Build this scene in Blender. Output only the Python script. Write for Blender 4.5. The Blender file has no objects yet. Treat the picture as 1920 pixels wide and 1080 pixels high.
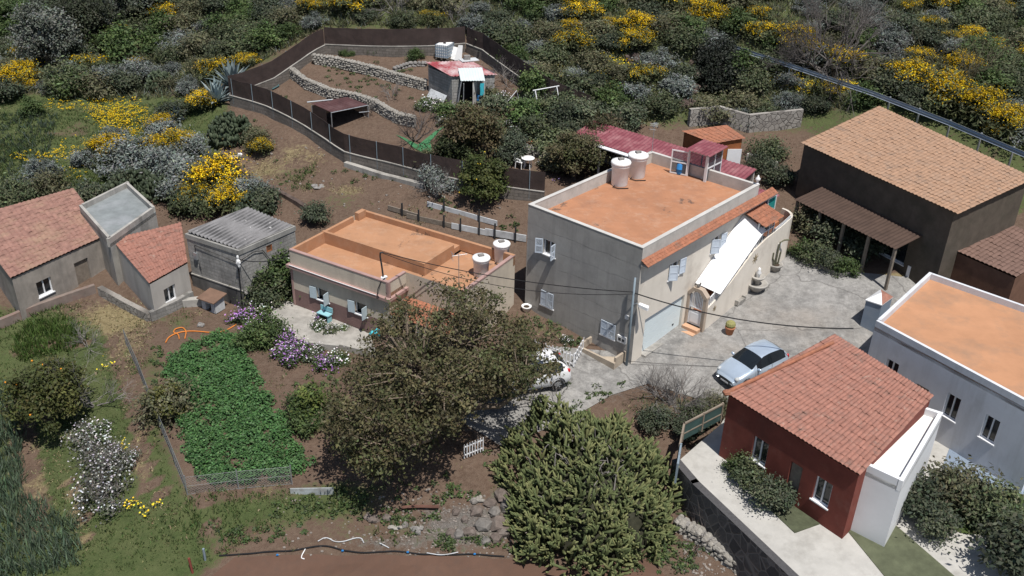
import bpy, math, random
import numpy as np
from mathutils import Matrix
R=math.radians
random.seed(7); rng=np.random.default_rng(11)
SC=bpy.context.scene; COL=SC.collection
# ------------------------------------------------------------ camera
FPX=1750.0; TH=R(28.855); RL=R(1.658); CAM=np.array([0,0,25.756])
_fw=np.array([0,math.cos(TH),-math.sin(TH)]); _up=np.array([0,math.sin(TH),math.cos(TH)]); _rt=np.array([1.,0,0])
RT=_rt*math.cos(RL)+_up*math.sin(RL); UP=-_rt*math.sin(RL)+_up*math.cos(RL)
cd=bpy.data.cameras.new('camera'); cam=bpy.data.objects.new('camera',cd); COL.objects.link(cam)
cd.sensor_width=36; cd.lens=36*FPX/1920; cd.clip_end=2000; cd.clip_start=.5
cam.matrix_world=Matrix([[RT[0],UP[0],-_fw[0],CAM[0]],[RT[1],UP[1],-_fw[1],CAM[1]],[RT[2],UP[2],-_fw[2],CAM[2]],[0,0,0,1]])
SC.camera=cam
# ------------------------------------------------------------ light
SUN_EL=R(67); SUN_AZ=math.atan2(.563,-1.026)
wd=bpy.data.worlds.new('World'); SC.world=wd; wd.use_nodes=True
nt=wd.node_tree; bg=nt.nodes['Background']; sky=nt.nodes.new('ShaderNodeTexSky')
sky.sky_type='NISHITA'; sky.sun_disc=False; sky.sun_elevation=SUN_EL; sky.sun_rotation=SUN_AZ
nt.links.new(sky.outputs[0],bg.inputs[0]); bg.inputs[1].default_value=.078
sl=bpy.data.lights.new('sun','SUN'); sl.energy=5.0; sl.angle=R(.53); sl.color=(1,.955,.89)
so=bpy.data.objects.new('sun',sl); COL.objects.link(so)
_d=np.array([math.cos(SUN_EL)*math.sin(SUN_AZ),math.cos(SUN_EL)*math.cos(SUN_AZ),math.sin(SUN_EL)])
from mathutils import Vector
so.rotation_euler=Vector(_d).to_track_quat('Z','Y').to_euler(); so.location=(20,-20,60)
SC.view_settings.view_transform='Standard'; SC.view_settings.look='None'
SC.view_settings.exposure=.08; SC.view_settings.gamma=1.0
# ------------------------------------------------------------ geometry from pixels of the 1920 frame
def ray(px,py):
    return _fw+RT*(px-960)/FPX-UP*(py-540)/FPX
def G(px,py,z):
    d=ray(px,py); return CAM+(z-CAM[2])/d[2]*d
def PX(P):
    q=np.asarray(P,float)-CAM; d=q@_fw
    d=np.where(d<1,1,d)
    return np.stack([960+FPX*(q@RT)/d,540-FPX*(q@UP)/d],-1)
# ------------------------------------------------------------ terrain
CP=[(0,1080,-2.1),(200,1080,-2.0),(400,1080,-1.9),(700,1080,-1.9),(960,1080,-2.0),(1200,1080,-2.4),(1380,1078,-2.8),
(355,935,-1.0),(560,905,-.9),(250,650,-.3),(100,700,-1.0),(0,850,-1.9),(0,620,-.5),(150,900,-1.5),(640,820,-.45),(900,825,-.3),(1160,700,-.08),
(1183,684,0),(1345,725,-.05),(1240,770,-.5),(1110,1000,-1.9),(950,960,-1.5),(600,1000,-1.5),(950,880,-.9),(1280,850,-1.3),(1290,930,-2.2),
(300,600,-.05),(365,560,.1),(450,592,-.25),(560,590,.25),(690,690,.0),(520,620,.2),(480,690,-.2),(300,760,-.5),(500,850,-.6),
(983,578,.45),(1275,615,.3),(1325,625,.25),(1400,560,.65),(1478,478,1.55),(1560,510,1.45),(1690,520,1.6),(1600,600,.65),(1500,650,.25),(1400,660,.15),(1740,505,1.7),
(797,342,3.2),(648,305,3.3),(574,253,3.8),(461,210,4.2),(978,380,3.3),(620,385,2.2),(560,330,2.6),(500,270,3.4),(850,405,2.3),(960,430,1.7),(700,330,2.8),
(440,275,3.2),(330,290,2.2),(200,230,2.3),(50,250,2.2),(0,350,1.3),(150,350,1.2),(420,375,1.6),(250,330,1.5),(0,440,.6),(433,180,4.4),(300,130,3.8),(100,150,3.4),
(0,100,3.8),(0,20,5.2),(300,20,6.3),(480,60,6.4),(600,25,8.2),(564,129,6.1),(609,101,6.5),(826,104,6.8),(875,104,6.8),(960,160,6.2),(1028,205,5.6),(700,20,8.6),
(640,215,4.5),(780,255,4.5),(650,150,5.7),(800,180,5.5),(880,190,5.4),(985,320,3.9),(900,290,4.2),(1040,250,4.4),(1110,320,3.4),(1150,260,3.9),(1200,240,4.6),
(1340,200,5.5),(1260,200,5.7),(1150,130,7.3),(1000,90,7.7),(960,5,9.4),(1200,15,9.8),(1300,62,8.0),(1500,128,7.2),(1640,182,6.6),(1780,234,6.1),(1900,285,5.6),
(1900,10,10),(1600,10,10.5),(1400,10,10.2),(1450,236,4.8),(1400,275,4.0),(1350,310,3.6),(1480,470,1.7),(1900,430,1.9),(1700,470,1.8),(1400,950,-1.7),(1600,1000,-1.9),(1800,800,-1.),(1600,750,-.8),(1900,950,-1.6)]
pts=[G(*p) for p in CP]
for e in [(-120,160,9),(0,170,18),(120,170,34),(-90,60,-1),(-70,20,-3),(70,20,-1.5),(75,60,7),(0,8,-3),(35,24,-1.5),(60,100,16),(-100,110,3),(38,30,-1.5),(24,40,-.7),(31,44,-.2)]: pts.append(np.array(e,float))
pts=np.array(pts)
def _phi(r): return r*r*np.log(r+1e-9)
_n=len(pts); _D=np.linalg.norm(pts[:,None,:2]-pts[None,:,:2],axis=-1)
_A=np.zeros((_n+3,_n+3)); _A[:_n,:_n]=_phi(_D)+np.eye(_n)*6.0
_P=np.c_[np.ones(_n),pts[:,:2]]; _A[:_n,_n:]=_P; _A[_n:,:_n]=_P.T
_w=np.linalg.solve(_A,np.r_[pts[:,2],0,0,0])
def _rbf(x,y):
    x=np.asarray(x,float).ravel(); y=np.asarray(y,float).ravel(); out=np.empty(len(x))
    for i in range(0,len(x),8000):
        d=np.sqrt((x[i:i+8000,None]-pts[None,:,0])**2+(y[i:i+8000,None]-pts[None,:,1])**2)
        out[i:i+8000]=_phi(d)@_w[:_n]+_w[_n]+_w[_n+1]*x[i:i+8000]+_w[_n+2]*y[i:i+8000]
    return out
X0,X1,Y0,Y1,ST=-92.,84.,16.,146.,.5
NX=int((X1-X0)/ST)+1; NY=int((Y1-Y0)/ST)+1
gx=X0+ST*np.arange(NX); gy=Y0+ST*np.arange(NY)
GX,GY=np.meshgrid(gx,gy)
GZ=_rbf(GX,GY).reshape(NY,NX)
def vnoise(x,y,s,seed):
    r=np.random.default_rng(seed).random((64,64)); u=np.asarray(x)/s; v=np.asarray(y)/s
    i=np.floor(u).astype(int); j=np.floor(v).astype(int); a=u-i; b=v-j; a=a*a*(3-2*a); b=b*b*(3-2*b)
    g=lambda p,q:r[q%64,p%64]
    return (g(i,j)*(1-a)+g(i+1,j)*a)*(1-b)+(g(i,j+1)*(1-a)+g(i+1,j+1)*a)*b
def inpoly(px,py,poly):
    px=np.asarray(px,float); py=np.asarray(py,float); c=np.zeros(px.shape,bool); n=len(poly)
    for i in range(n):
        x1,y1=poly[i][:2]; x2,y2=poly[(i+1)%n][:2]
        if y1==y2: continue
        t=((y1>py)!=(y2>py))&(px<(x2-x1)*(py-y1)/(y2-y1)+x1); c^=t
    return c
def polydist(px,py,poly,closed=True):
    px=np.asarray(px,float); py=np.asarray(py,float); d=np.full(px.shape,1e9); n=len(poly)
    for i in range(n if closed else n-1):
        x1,y1=poly[i][:2]; x2,y2=poly[(i+1)%n][:2]; L=(x2-x1)**2+(y2-y1)**2+1e-9
        t=np.clip(((px-x1)*(x2-x1)+(py-y1)*(y2-y1))/L,0,1)
        d=np.minimum(d,np.hypot(px-x1-t*(x2-x1),py-y1-t*(y2-y1)))
    return d
def sdf(px,py,poly):
    d=polydist(px,py,poly); return np.where(inpoly(px,py,poly),-d,d)
# yard slab and lane polygon (pixels), used to keep the ground smooth under it
YARD=[(940,838),(1060,790),(1145,742),(1215,720),(1345,762),(1440,770),(1620,700),(1800,560),(1760,512),(1690,520),(1610,512),(1560,500),(1515,482),(1484,472),(1330,520),(1150,560),(1150,660),(1040,650),(880,700),(860,790)]
GPX=PX(np.stack([GX,GY,GZ],-1))
_yd=sdf(GPX[...,0],GPX[...,1],YARD)
_rough=(vnoise(GX,GY,1.3,1)-.5)*.16+(vnoise(GX,GY,4.1,2)-.5)*.3+(vnoise(GX,GY,.55,8)-.5)*.05
_k=np.clip(_yd/60,0,1)
# earth bank with the hollow below the guard rail
GZ=GZ+_rough*_k
def lump(px,py,z,r,h):
    global GZ
    c=G(px,py,z); GZ=GZ+h*np.exp(-((GX-c[0])**2+(GY-c[1])**2)/(r*r))
lump(1345,155,6.4,2.4,-2.2); lump(1420,120,7.4,3,.6); lump(1230,110,7.4,2.2,.9); lump(480,285,3.3,1.2,-.7); lump(1290,110,7.4,2,1.)
def TZ(x,y):
    u=np.clip((np.asarray(x,float)-X0)/ST,0,NX-1.001); v=np.clip((np.asarray(y,float)-Y0)/ST,0,NY-1.001)
    i=u.astype(int); j=v.astype(int); a=u-i; b=v-j
    return (GZ[j,i]*(1-a)+GZ[j,i+1]*a)*(1-b)+(GZ[j+1,i]*(1-a)+GZ[j+1,i+1]*a)*b
_ss=np.arange(14,170,.12)
def T(px,py,dz=0.):
    d=ray(px,py); d=d/np.linalg.norm(d); q=CAM+_ss[:,None]*d; h=q[:,2]-TZ(q[:,0],q[:,1])
    k=int(np.argmax(h<0)) if (h<0).any() else len(_ss)-1
    k=max(k,1); t=h[k-1]/(h[k-1]-h[k]+1e-9); p=CAM+(_ss[k-1]+t*.12)*d
    p[2]=TZ(p[0],p[1])+dz; return p
def onT(x,y,dz=0.): return np.array([x,y,float(TZ(x,y))+dz])
# ------------------------------------------------------------ object helpers
LOC={}
class Fr:
    def __init__(s,o=(0,0,0),ang=0.,tilt=None):
        s.o=np.array(o,float); s.x=np.array([math.cos(ang),math.sin(ang),0]); s.y=np.array([-math.sin(ang),math.cos(ang),0]); s.z=np.array([0,0,1.]); s.ang=ang
    def W(s,p):
        p=np.asarray(p,float); return s.o+p[...,0:1]*s.x+p[...,1:2]*s.y+p[...,2:3]*s.z
    def at(s,x,y,z,ang=0.): return Fr(s.W(np.array([x,y,z])),s.ang+ang)
I0=Fr()
class MB:
    def __init__(s,fr=I0): s.v=[]; s.f=[]; s.fr=fr; s.n=0; s.cols=None
    def add(s,vs,fs,fr=None):
        vs=(fr or s.fr).W(np.asarray(vs,float).reshape(-1,3)); b=s.n; s.v.append(vs); s.n+=len(vs)
        s.f+= [tuple(b+i for i in f) for f in fs]; return s
    def box(s,x0,x1,y0,y1,z0,z1,fr=None):
        vs=[(x,y,z) for z in (z0,z1) for y in (y0,y1) for x in (x0,x1)]
        return s.add(vs,[(0,2,3,1),(4,5,7,6),(0,1,5,4),(2,6,7,3),(0,4,6,2),(1,3,7,5)],fr)
    def prism(s,poly,z0,z1,fr=None,zt=None):
        n=len(poly); zb=[z0]*n if np.isscalar(z0) else list(z0); zz=[z1]*n if np.isscalar(z1) else list(z1)
        vs=[(p[0],p[1],zb[i]) for i,p in enumerate(poly)]+[(p[0],p[1],zz[i]) for i,p in enumerate(poly)]
        return s.add(vs,[tuple(range(n))[::-1],tuple(range(n,2*n))]+[(i,(i+1)%n,n+(i+1)%n,n+i) for i in range(n)],fr)
    def quad(s,a,b,c,d,fr=None): return s.add([a,b,c,d],[(0,1,2,3)],fr)
    def tube(s,path,rad,k=6,fr=None,cap=True):
        P=np.asarray(path,float); n=len(P); rad=[rad]*n if np.isscalar(rad) else rad
        tg=np.gradient(P,axis=0); tg/=np.linalg.norm(tg,axis=1)[:,None]+1e-9
        ref=np.array([0,0,1.]) if abs(tg[0][2])<.9 else np.array([1.,0,0])
        vs=[]; a=np.arange(k)*2*math.pi/k
        for i in range(n):
            e=np.cross(tg[i],ref); e/=np.linalg.norm(e)+1e-9; g=np.cross(e,tg[i])
            vs.append(P[i]+rad[i]*(np.cos(a)[:,None]*e+np.sin(a)[:,None]*g))
        fs=[(i*k+j,i*k+(j+1)%k,(i+1)*k+(j+1)%k,(i+1)*k+j) for i in range(n-1) for j in range(k)]
        if cap: fs+=[tuple(range(k))[::-1],tuple(range((n-1)*k,n*k))]
        return s.add(np.concatenate(vs),fs,fr)
    def lathe(s,prof,k=16,c=(0,0,0),fr=None):
        vs=[(c[0]+r*math.cos(2*math.pi*j/k),c[1]+r*math.sin(2*math.pi*j/k),c[2]+z) for r,z in prof for j in range(k)]
        n=len(prof); fs=[(i*k+j,i*k+(j+1)%k,(i+1)*k+(j+1)%k,(i+1)*k+j) for i in range(n-1) for j in range(k)]
        fs+=[tuple(range(k))[::-1],tuple(range((n-1)*k,n*k))]
        return s.add(vs,fs,fr)
    def rock(s,c,r,seed=None,fr=None,sq=.7):
        rr=np.random.default_rng(int(abs(c[0]*917+c[1]*311+c[2]*77)*10) if seed is None else seed)
        t=[]; 
        for zz,q in ((-.9,.55),(-.25,1.),(.45,.85),(.9,.4)):
            for j in range(6):
                a=j*math.pi/3+rr.uniform(-.3,.3); m=q*rr.uniform(.8,1.15); t.append((c[0]+r[0]*m*math.cos(a),c[1]+r[1]*m*math.sin(a),c[2]+r[2]*(zz+rr.uniform(-.12,.12))))
        fs=[(i*6+j,i*6+(j+1)%6,(i+1)*6+(j+1)%6,(i+1)*6+j) for i in range(3) for j in range(6)]+[tuple(range(6))[::-1],tuple(range(18,24))]
        return s.add(t,fs,fr)
    def wave(s,c00,c10,c11,c01,n,amp,rows=1,step=0.,seg=6,thick=.012,fr=None):
        """corrugated or barrel-tiled sheet: waves run from the 0-edge to the 1-edge (c00-c10 is the low edge)"""
        c00,c10,c11,c01=[np.array(c,float) for c in (c00,c10,c11,c01)]
        nm=np.cross(c10-c00,c01-c00); nm/=np.linalg.norm(nm); nm=nm if nm[2]>0 else -nm
        us=np.linspace(0,1,n*seg+1); ws=[]; jr=np.random.default_rng(n*31+rows); jt=jr.normal(0,1,(2*rows+2,n+1)); js=jr.normal(0,.004,(2*rows+2,n+1))
        for r in range(rows): ws+= [(r/rows,step),((r+1)/rows,0.)] if step else [(r/rows,0)]
        if not step: ws.append((1,0))
        vs=[]
        for wi,(wv,st) in enumerate(ws):
            for q in us:
                p=(c00*(1-q)+c10*q)*(1-wv)+(c01*(1-q)+c11*q)*wv
                k_=min(int(q*n),n-1); p=p-nm*(.035*math.sin(math.pi*q)*math.sin(math.pi*min(wv,1)) if step else 0)+(c01-c00)*(js[wi//2,k_] if step and 0<wv<1 else 0)
                vs.append(p+nm*(amp*(1+.16*jt[wi//2,k_])*abs(math.sin(q*n*math.pi)) if step else amp*math.sin(q*n*2*math.pi))+nm*st)
        m=len(us); k=len(ws); N=len(vs); vs+= [p-nm*(thick) for p in vs]
        fs=[(i*m+j,i*m+j+1,(i+1)*m+j+1,(i+1)*m+j) for i in range(k-1) for j in range(m-1)]
        fs+=[tuple(N+q for q in f)[::-1] for f in fs]
        for i in range(k-1): fs+=[(i*m,(i+1)*m,N+(i+1)*m,N+i*m),(i*m+m-1,N+i*m+m-1,N+(i+1)*m+m-1,(i+1)*m+m-1)]
        for j in range(m-1): fs+=[(j,N+j,N+j+1,j+1),((k-1)*m+j,(k-1)*m+j+1,N+(k-1)*m+j+1,N+(k-1)*m+j)]
        return s.add(vs,fs,fr)
    def wall(s,a0,a1,z0,z1,holes,d,fr=None,y=0.):
        """vertical wall in local plane y, outward -y, with rectangular openings and reveals of depth d"""
        xs=sorted({a0,a1,*[h[0] for h in holes],*[h[1] for h in holes]}); zs=sorted({z0,z1,*[h[2] for h in holes],*[h[3] for h in holes]})
        for i in range(len(xs)-1):
            for j in range(len(zs)-1):
                cx=(xs[i]+xs[i+1])/2; cz=(zs[j]+zs[j+1])/2
                if any(h[0]<cx<h[1] and h[2]<cz<h[3] for h in holes): continue
                s.add([(xs[i],y,zs[j]),(xs[i+1],y,zs[j]),(xs[i+1],y,zs[j+1]),(xs[i],y,zs[j+1])],[(0,1,2,3)],fr)
        for h in holes:
            A,B,C,D=h[:4]
            s.add([(A,y,C),(B,y,C),(B,y,D),(A,y,D),(A,y+d,C),(B,y+d,C),(B,y+d,D),(A,y+d,D)],[(0,4,5,1),(1,5,6,2),(2,6,7,3),(3,7,4,0)],fr)
        return s
def mk(name,v,f,m,parent=None,smooth=False,col=None,loc=None):
    me=bpy.data.meshes.new(name); off=np.zeros(3)
    v=np.asarray(v,float).reshape(-1,3)
    if parent is not None: off=LOC[parent.name]
    elif loc is not None: off=np.array(loc,float)
    elif len(v): off=np.array([v[:,0].mean(),v[:,1].mean(),v[:,2].min()])
    v=v-off
    if isinstance(f,np.ndarray):
        k=f.shape[1]; me.vertices.add(len(v)); me.vertices.foreach_set('co',v.astype(np.float32).ravel())
        me.loops.add(f.size); me.loops.foreach_set('vertex_index',f.astype(np.int32).ravel())
        me.polygons.add(len(f)); me.polygons.foreach_set('loop_start',np.arange(0,f.size,k,dtype=np.int32))
        try: me.polygons.foreach_set('loop_total',np.full(len(f),k,np.int32))
        except Exception: pass
        me.update(calc_edges=True); me.validate()
    else: me.from_pydata(v.tolist(),[],f)
    if col is not None:
        a=me.color_attributes.new('col','FLOAT_COLOR','POINT'); c=np.ones((len(v),4),np.float32); c[:,:3]=col; a.data.foreach_set('color',c.ravel())
    if smooth: me.polygons.foreach_set('use_smooth',np.ones(len(me.polygons),bool))
    me.materials.append(m); o=bpy.data.objects.new(name,me); COL.objects.link(o)
    if parent is not None: o.parent=parent; LOC[o.name]=off
    else: o.location=off; LOC[o.name]=off
    return o
def obj(name,mb,m,parent=None,smooth=False,label=None):
    if not mb.v: return None
    o=mk(name,np.concatenate(mb.v),mb.f,m,parent,smooth)
    if label: o['label']=label
    return o
def tag(o,label,cat,group=None,kind=None):
    if label: o['label']=label
    if cat: o['category']=cat
    if group: o['group']=group
    if kind: o['kind']=kind
    return o
def thing(name,label,cat,loc,group=None):
    o=bpy.data.objects.new(name,None); COL.objects.link(o); o.location=tuple(loc); LOC[o.name]=np.array(loc,float)
    o.empty_display_size=.2
    return tag(o,label,cat,group)
def dup(root,loc,rz=0.,sc=1.,label=None,group=None,szf=1.):
    def cp(o,par):
        c=o.copy(); COL.objects.link(c)
        if par is not None: c.parent=par
        for ch in o.children: cp(ch,c)
        return c
    c=cp(root,None); c.location=tuple(loc); c.rotation_euler=(0,0,rz); c.scale=(sc,sc,sc*szf)
    if label: c['label']=label
    if group: c['group']=group
    return c
# ------------------------------------------------------------ materials
class NT:
    def __init__(s,name):
        s.m=bpy.data.materials.new(name); s.m.use_nodes=True; s.t=s.m.node_tree; s.b=s.t.nodes['Principled BSDF']; s.out=s.t.nodes['Material Output']
    def n(s,ty,**k):
        x=s.t.nodes.new('ShaderNode'+ty)
        for a,b in k.items(): setattr(x,a,b)
        return x
    def l(s,a,b): s.t.links.new(a,b)
    def noise(s,scale,detail=4,rough=.6,vec=None):
        x=s.n('TexNoise'); x.inputs['Scale'].default_value=scale; x.inputs['Detail'].default_value=detail; x.inputs['Roughness'].default_value=rough
        if vec is not None: s.l(vec,x.inputs['Vector'])
        return x.outputs[0]
    def ramp(s,fac,a,b,ca=(0,0,0,1),cb=(1,1,1,1)):
        x=s.n('ValToRGB'); x.color_ramp.elements[0].position=a; x.color_ramp.elements[1].position=b
        x.color_ramp.elements[0].color=ca; x.color_ramp.elements[1].color=cb; s.l(fac,x.inputs[0]); return x.outputs[0]
    def mix(s,fac,a,b,mode='MIX'):
        x=s.n('MixRGB',blend_type=mode)
        for i,q in ((0,fac),(1,a),(2,b)):
            if hasattr(q,'links'): s.l(q,x.inputs[i])
            elif i==0: x.inputs[0].default_value=q
            else: x.inputs[i].default_value=(*q[:3],1)
        return x.outputs[0]
    def math(s,op,a,b=0.):
        x=s.n('Math',operation=op)
        for i,q in ((0,a),(1,b)):
            if hasattr(q,'links'): s.l(q,x.inputs[i])
            else: x.inputs[i].default_value=q
        return x.outputs[0]
    def pos(s): return s.n('NewGeometry').outputs['Position']
    def wallvec(s):
        g=s.n('NewGeometry'); c=s.n('VectorMath',operation='CROSS_PRODUCT'); s.l(g.outputs['True Normal'],c.inputs[0]); c.inputs[1].default_value=(0,0,1)
        d=s.n('VectorMath',operation='DOT_PRODUCT'); s.l(g.outputs['Position'],d.inputs[0]); s.l(c.outputs[0],d.inputs[1])
        x=s.n('SeparateXYZ'); s.l(g.outputs['Position'],x.inputs[0]); o=s.n('CombineXYZ'); s.l(d.outputs['Value'],o.inputs[0]); s.l(x.outputs[2],o.inputs[1]); return o.outputs[0]
    def bump(s,h,st=.3,dist=.02):
        x=s.n('Bump'); x.inputs['Strength'].default_value=st; x.inputs['Distance'].default_value=dist; s.l(h,x.inputs['Height']); s.l(x.outputs[0],s.b.inputs['Normal'])
def lin(h):
    c=[int(h[i:i+2],16)/255 for i in (0,2,4)]; return tuple(x/12.92 if x<.04045 else ((x+.055)/1.055)**2.4 for x in c)
def mul(c,k): return tuple(min(1,x*k) for x in c)
def M(name,col,rough=.85,var=.25,scale=1.5,bump=.25,bscale=25,dirt=None,damt=.5,dscale=.8,dlo=.48,dhi=.7,metal=0.,streak=False,spec=.3,d2=None):
    s=NT(name); P=s.pos(); c=s.mix(s.ramp(s.noise(scale,6,.65,P),.3,.72),mul(col,1-var),mul(col,1+var))
    if dirt is not None:
        V=P
        if streak:
            mp=s.n('Mapping'); s.l(P,mp.inputs[0]); mp.inputs['Scale'].default_value=(1,1,.18); V=mp.outputs[0]
        f=s.ramp(s.noise(dscale,7,.68,V),dlo,dhi); f=s.math('MULTIPLY',f,damt); c=s.mix(f,c,dirt)
    if d2:
        for cc,am,sc,lo,hi in d2: c=s.mix(s.math('MULTIPLY',s.ramp(s.noise(sc,6,.72,P),lo,hi),am),c,cc)
    s.l(c,s.b.inputs['Base Color']); s.b.inputs['Roughness'].default_value=rough; s.b.inputs['Metallic'].default_value=metal
    s.b.inputs['Specular IOR Level'].default_value=spec
    if bump: s.bump(s.noise(bscale,5,.7,P),bump,.02)
    return s.m
def Mblock(name,c1,c2,mortar,bw=.5,bh=.2,ms=.012,dirt=(.05,.05,.05),damt=.5,dscale=.7,bump=.5):
    s=NT(name); V=s.wallvec(); P=s.pos(); b=s.n('TexBrick'); s.l(V,b.inputs['Vector'])
    b.inputs['Scale'].default_value=1; b.inputs['Brick Width'].default_value=bw; b.inputs['Row Height'].default_value=bh; b.inputs['Mortar Size'].default_value=ms; b.inputs['Bias'].default_value=-.1
    b.inputs['Color1'].default_value=(*c1,1); b.inputs['Color2'].default_value=(*c2,1); b.inputs['Mortar'].default_value=(*mortar,1)
    c=s.mix(.6,b.outputs[0],s.ramp(s.noise(6,6,.7,P),.25,.75,(.35,.35,.35,1),(1.2,1.2,1.2,1)),'MULTIPLY')
    mp=s.n('Mapping'); s.l(P,mp.inputs[0]); mp.inputs['Scale'].default_value=(1,1,.3)
    c=s.mix(s.math('MULTIPLY',s.ramp(s.noise(dscale,7,.7,mp.outputs[0]),.45,.7),damt),c,dirt)
    s.l(c,s.b.inputs['Base Color']); s.b.inputs['Roughness'].default_value=.92
    h=s.math('ADD',s.math('MULTIPLY',b.outputs['Fac'],-1.),s.noise(30,4,.7,P)); s.bump(h,bump,.015)
    return s.m
def Mleaf(name,rough=.6,trans=.25,spec=.25):
    s=NT(name); a=s.n('Attribute'); a.attribute_name='col'
    oi=s.n('ObjectInfo'); k=s.math('ADD',s.math('MULTIPLY',oi.outputs['Random'],.5),.75)
    cc=s.n('CombineXYZ'); [s.l(k,cc.inputs[i]) for i in range(3)]
    c=s.mix(1.,a.outputs['Color'],cc.outputs[0],'MULTIPLY')
    s.l(c,s.b.inputs['Base Color']); s.b.inputs['Roughness'].default_value=rough; s.b.inputs['Specular IOR Level'].default_value=spec
    t=s.n('BsdfTranslucent'); s.l(c,t.inputs[0]); mx=s.n('MixShader'); mx.inputs[0].default_value=trans
    s.l(s.b.outputs[0],mx.inputs[1]); s.l(t.outputs[0],mx.inputs[2]); s.l(mx.outputs[0],s.out.inputs[0]); return s.m
def PLN(px,py,fr,y=0.):
    """a pixel on the vertical plane y of a frame -> its (x,z) there"""
    d=ray(px,py); o=fr.o+fr.y*y; t=((o-CAM)@fr.y)/(d@fr.y); p=CAM+t*d-fr.o; return float(p@fr.x),float(p[2])
z1=lambda x,y:(960+x*.29167,230+y*.29167)
z2=lambda x,y:(960+x*.29167,430+y*.29167)
z3=lambda x,y:(330+x*.3491,350+y*.3491)
z4=lambda x,y:(380+x*.3231,40+y*.3231)
z5=lambda x,y:(740+x*.2398,60+y*.2398)
# ------------------------------------------------------------ palette
mt={}
mt['render_grey']=M('grey_render',(.42,.4,.375),var=.1,scale=.8,dirt=(.2,.19,.175),damt=.5,dscale=.8,streak=True,bump=.35,bscale=40)
mt['render_cream']=M('cream_render',(.66,.61,.54),var=.07,scale=.7,dirt=(.4,.36,.31),damt=.5,dscale=.5,streak=True,bump=.3,bscale=45,d2=[((.33,.28,.23),.5,.45,.55,.75),((.75,.71,.65),.3,2.2,.55,.7)])
mt['render_wall']=None
mt['parapet']=M('parapet_render',(.47,.455,.43),var=.12,dirt=(.25,.24,.22),damt=.5,dscale=1.2,bump=.3)
mt['roof_orange']=M('terracotta_roof_paint',(.375,.18,.1),var=.13,scale=.6,dirt=(.25,.13,.085),damt=.6,dscale=.75,dlo=.5,dhi=.72,bump=.2,bscale=14,rough=.85,d2=[((.07,.055,.05),.75,.55,.615,.66),((.5,.36,.27),.35,1.6,.5,.75),((.13,.08,.06),.5,5,.62,.72)])
mt['roof_apricot']=M('apricot_roof_paint',(.385,.205,.115),var=.12,scale=.7,dirt=(.2,.13,.09),damt=.6,dscale=.6,dlo=.56,dhi=.74,bump=.2,bscale=16,d2=[((.07,.055,.05),.75,.55,.615,.66),((.5,.36,.27),.35,1.6,.5,.75),((.13,.08,.06),.5,5,.62,.72)])
mt['tile']=M('terracotta_tile',(.31,.13,.078),var=.3,scale=5,dirt=(.16,.085,.06),damt=.5,dscale=2,bump=.25,d2=[((.14,.11,.09),.6,1.5,.56,.68)])
mt['tile_pink']=M('faded_pink_tile',(.3,.145,.11),var=.25,scale=4,dirt=(.2,.12,.1),damt=.4,dscale=1.5,d2=[((.13,.1,.085),.7,1.1,.56,.68),((.4,.36,.3),.5,2.5,.6,.72)])
mt['apricot_far']=M('faded_apricot_roof',(.43,.225,.125),var=.12,scale=.7,dirt=(.25,.17,.12),damt=.6,dscale=.6)
mt['tile_tan']=M('tan_roof_tile',(.33,.205,.135),var=.22,scale=4,dirt=(.26,.2,.16),damt=.4,dscale=1.2,d2=[((.15,.12,.1),.6,.9,.56,.68),((.45,.42,.36),.4,2.5,.6,.72)])
mt['white']=M('white_paint',(.72,.73,.75),var=.04,rough=.5,bump=.05)
mt['plastic']=M('white_plastic',(.78,.785,.79),var=.05,rough=.65,bump=.04,dirt=(.45,.44,.42),damt=.4,dscale=3)
mt['garage']=M('white_garage_panel',(.62,.7,.73),var=.03,rough=.45,bump=.05)
mt['awning']=M('white_awning_fabric',(.82,.82,.82),var=.02,rough=.9,bump=.05)
mt['bluegrey']=M('pale_blue_shutter_paint',(.42,.5,.55),var=.08,rough=.5,bump=.05)
mt['shutter']=M('white_shutter_paint',(.5,.56,.64),var=.06,rough=.5,bump=.05)
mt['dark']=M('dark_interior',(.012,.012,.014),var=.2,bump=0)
mt['metal']=M('galvanised_metal',(.4,.42,.44),var=.15,rough=.45,metal=.6,bump=.08)
mt['metal_dark']=M('dark_metal',(.05,.055,.06),var=.2,rough=.5,metal=.4,bump=.05)
mt['cable']=M('black_cable',(.015,.015,.017),var=.1,bump=0)
mt['steel_blue']=M('blue_grey_pole_paint',(.2,.25,.29),var=.1,rough=.5,bump=.05)
mt['magenta']=M('maroon_sheet_metal',(.2,.055,.07),var=.18,scale=1.2,rough=.65,dirt=(.33,.19,.19),damt=.55,dscale=1.2,bump=.06)
mt['red_sheet']=M('faded_red_sheet',(.3,.055,.065),var=.15,scale=1.5,rough=.6,dirt=(.55,.46,.46),damt=.85,dscale=.9,dlo=.4,dhi=.62,bump=.06)
mt['white_sheet']=M('pale_sheet_metal',(.55,.62,.63),var=.1,rough=.5,dirt=(.4,.4,.38),damt=.5,dscale=3,bump=.06)
mt['fibre']=M('grey_fibre_cement',(.27,.265,.27),var=.22,scale=2.5,dirt=(.1,.1,.1),damt=.7,dscale=1.6,bump=.3)
mt['wood']=M('orange_stained_wood',(.3,.105,.04),var=.25,scale=3,bump=.2)
mt['wood_grey']=M('weathered_board',(.2,.17,.14),var=.3,scale=4,bump=.3)
mt['wood_white']=M('whitewashed_board',(.5,.52,.54),var=.15,scale=3,dirt=(.25,.25,.24),damt=.6,dscale=2,bump=.15)
mt['brown_net']=None
mt['terracotta']=M('terracotta_clay',(.38,.16,.085),var=.12,scale=3,bump=.15)
mt['stone_grey']=M('grey_stone',(.22,.21,.2),var=.35,scale=5,bump=.5,bscale=12)
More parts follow.
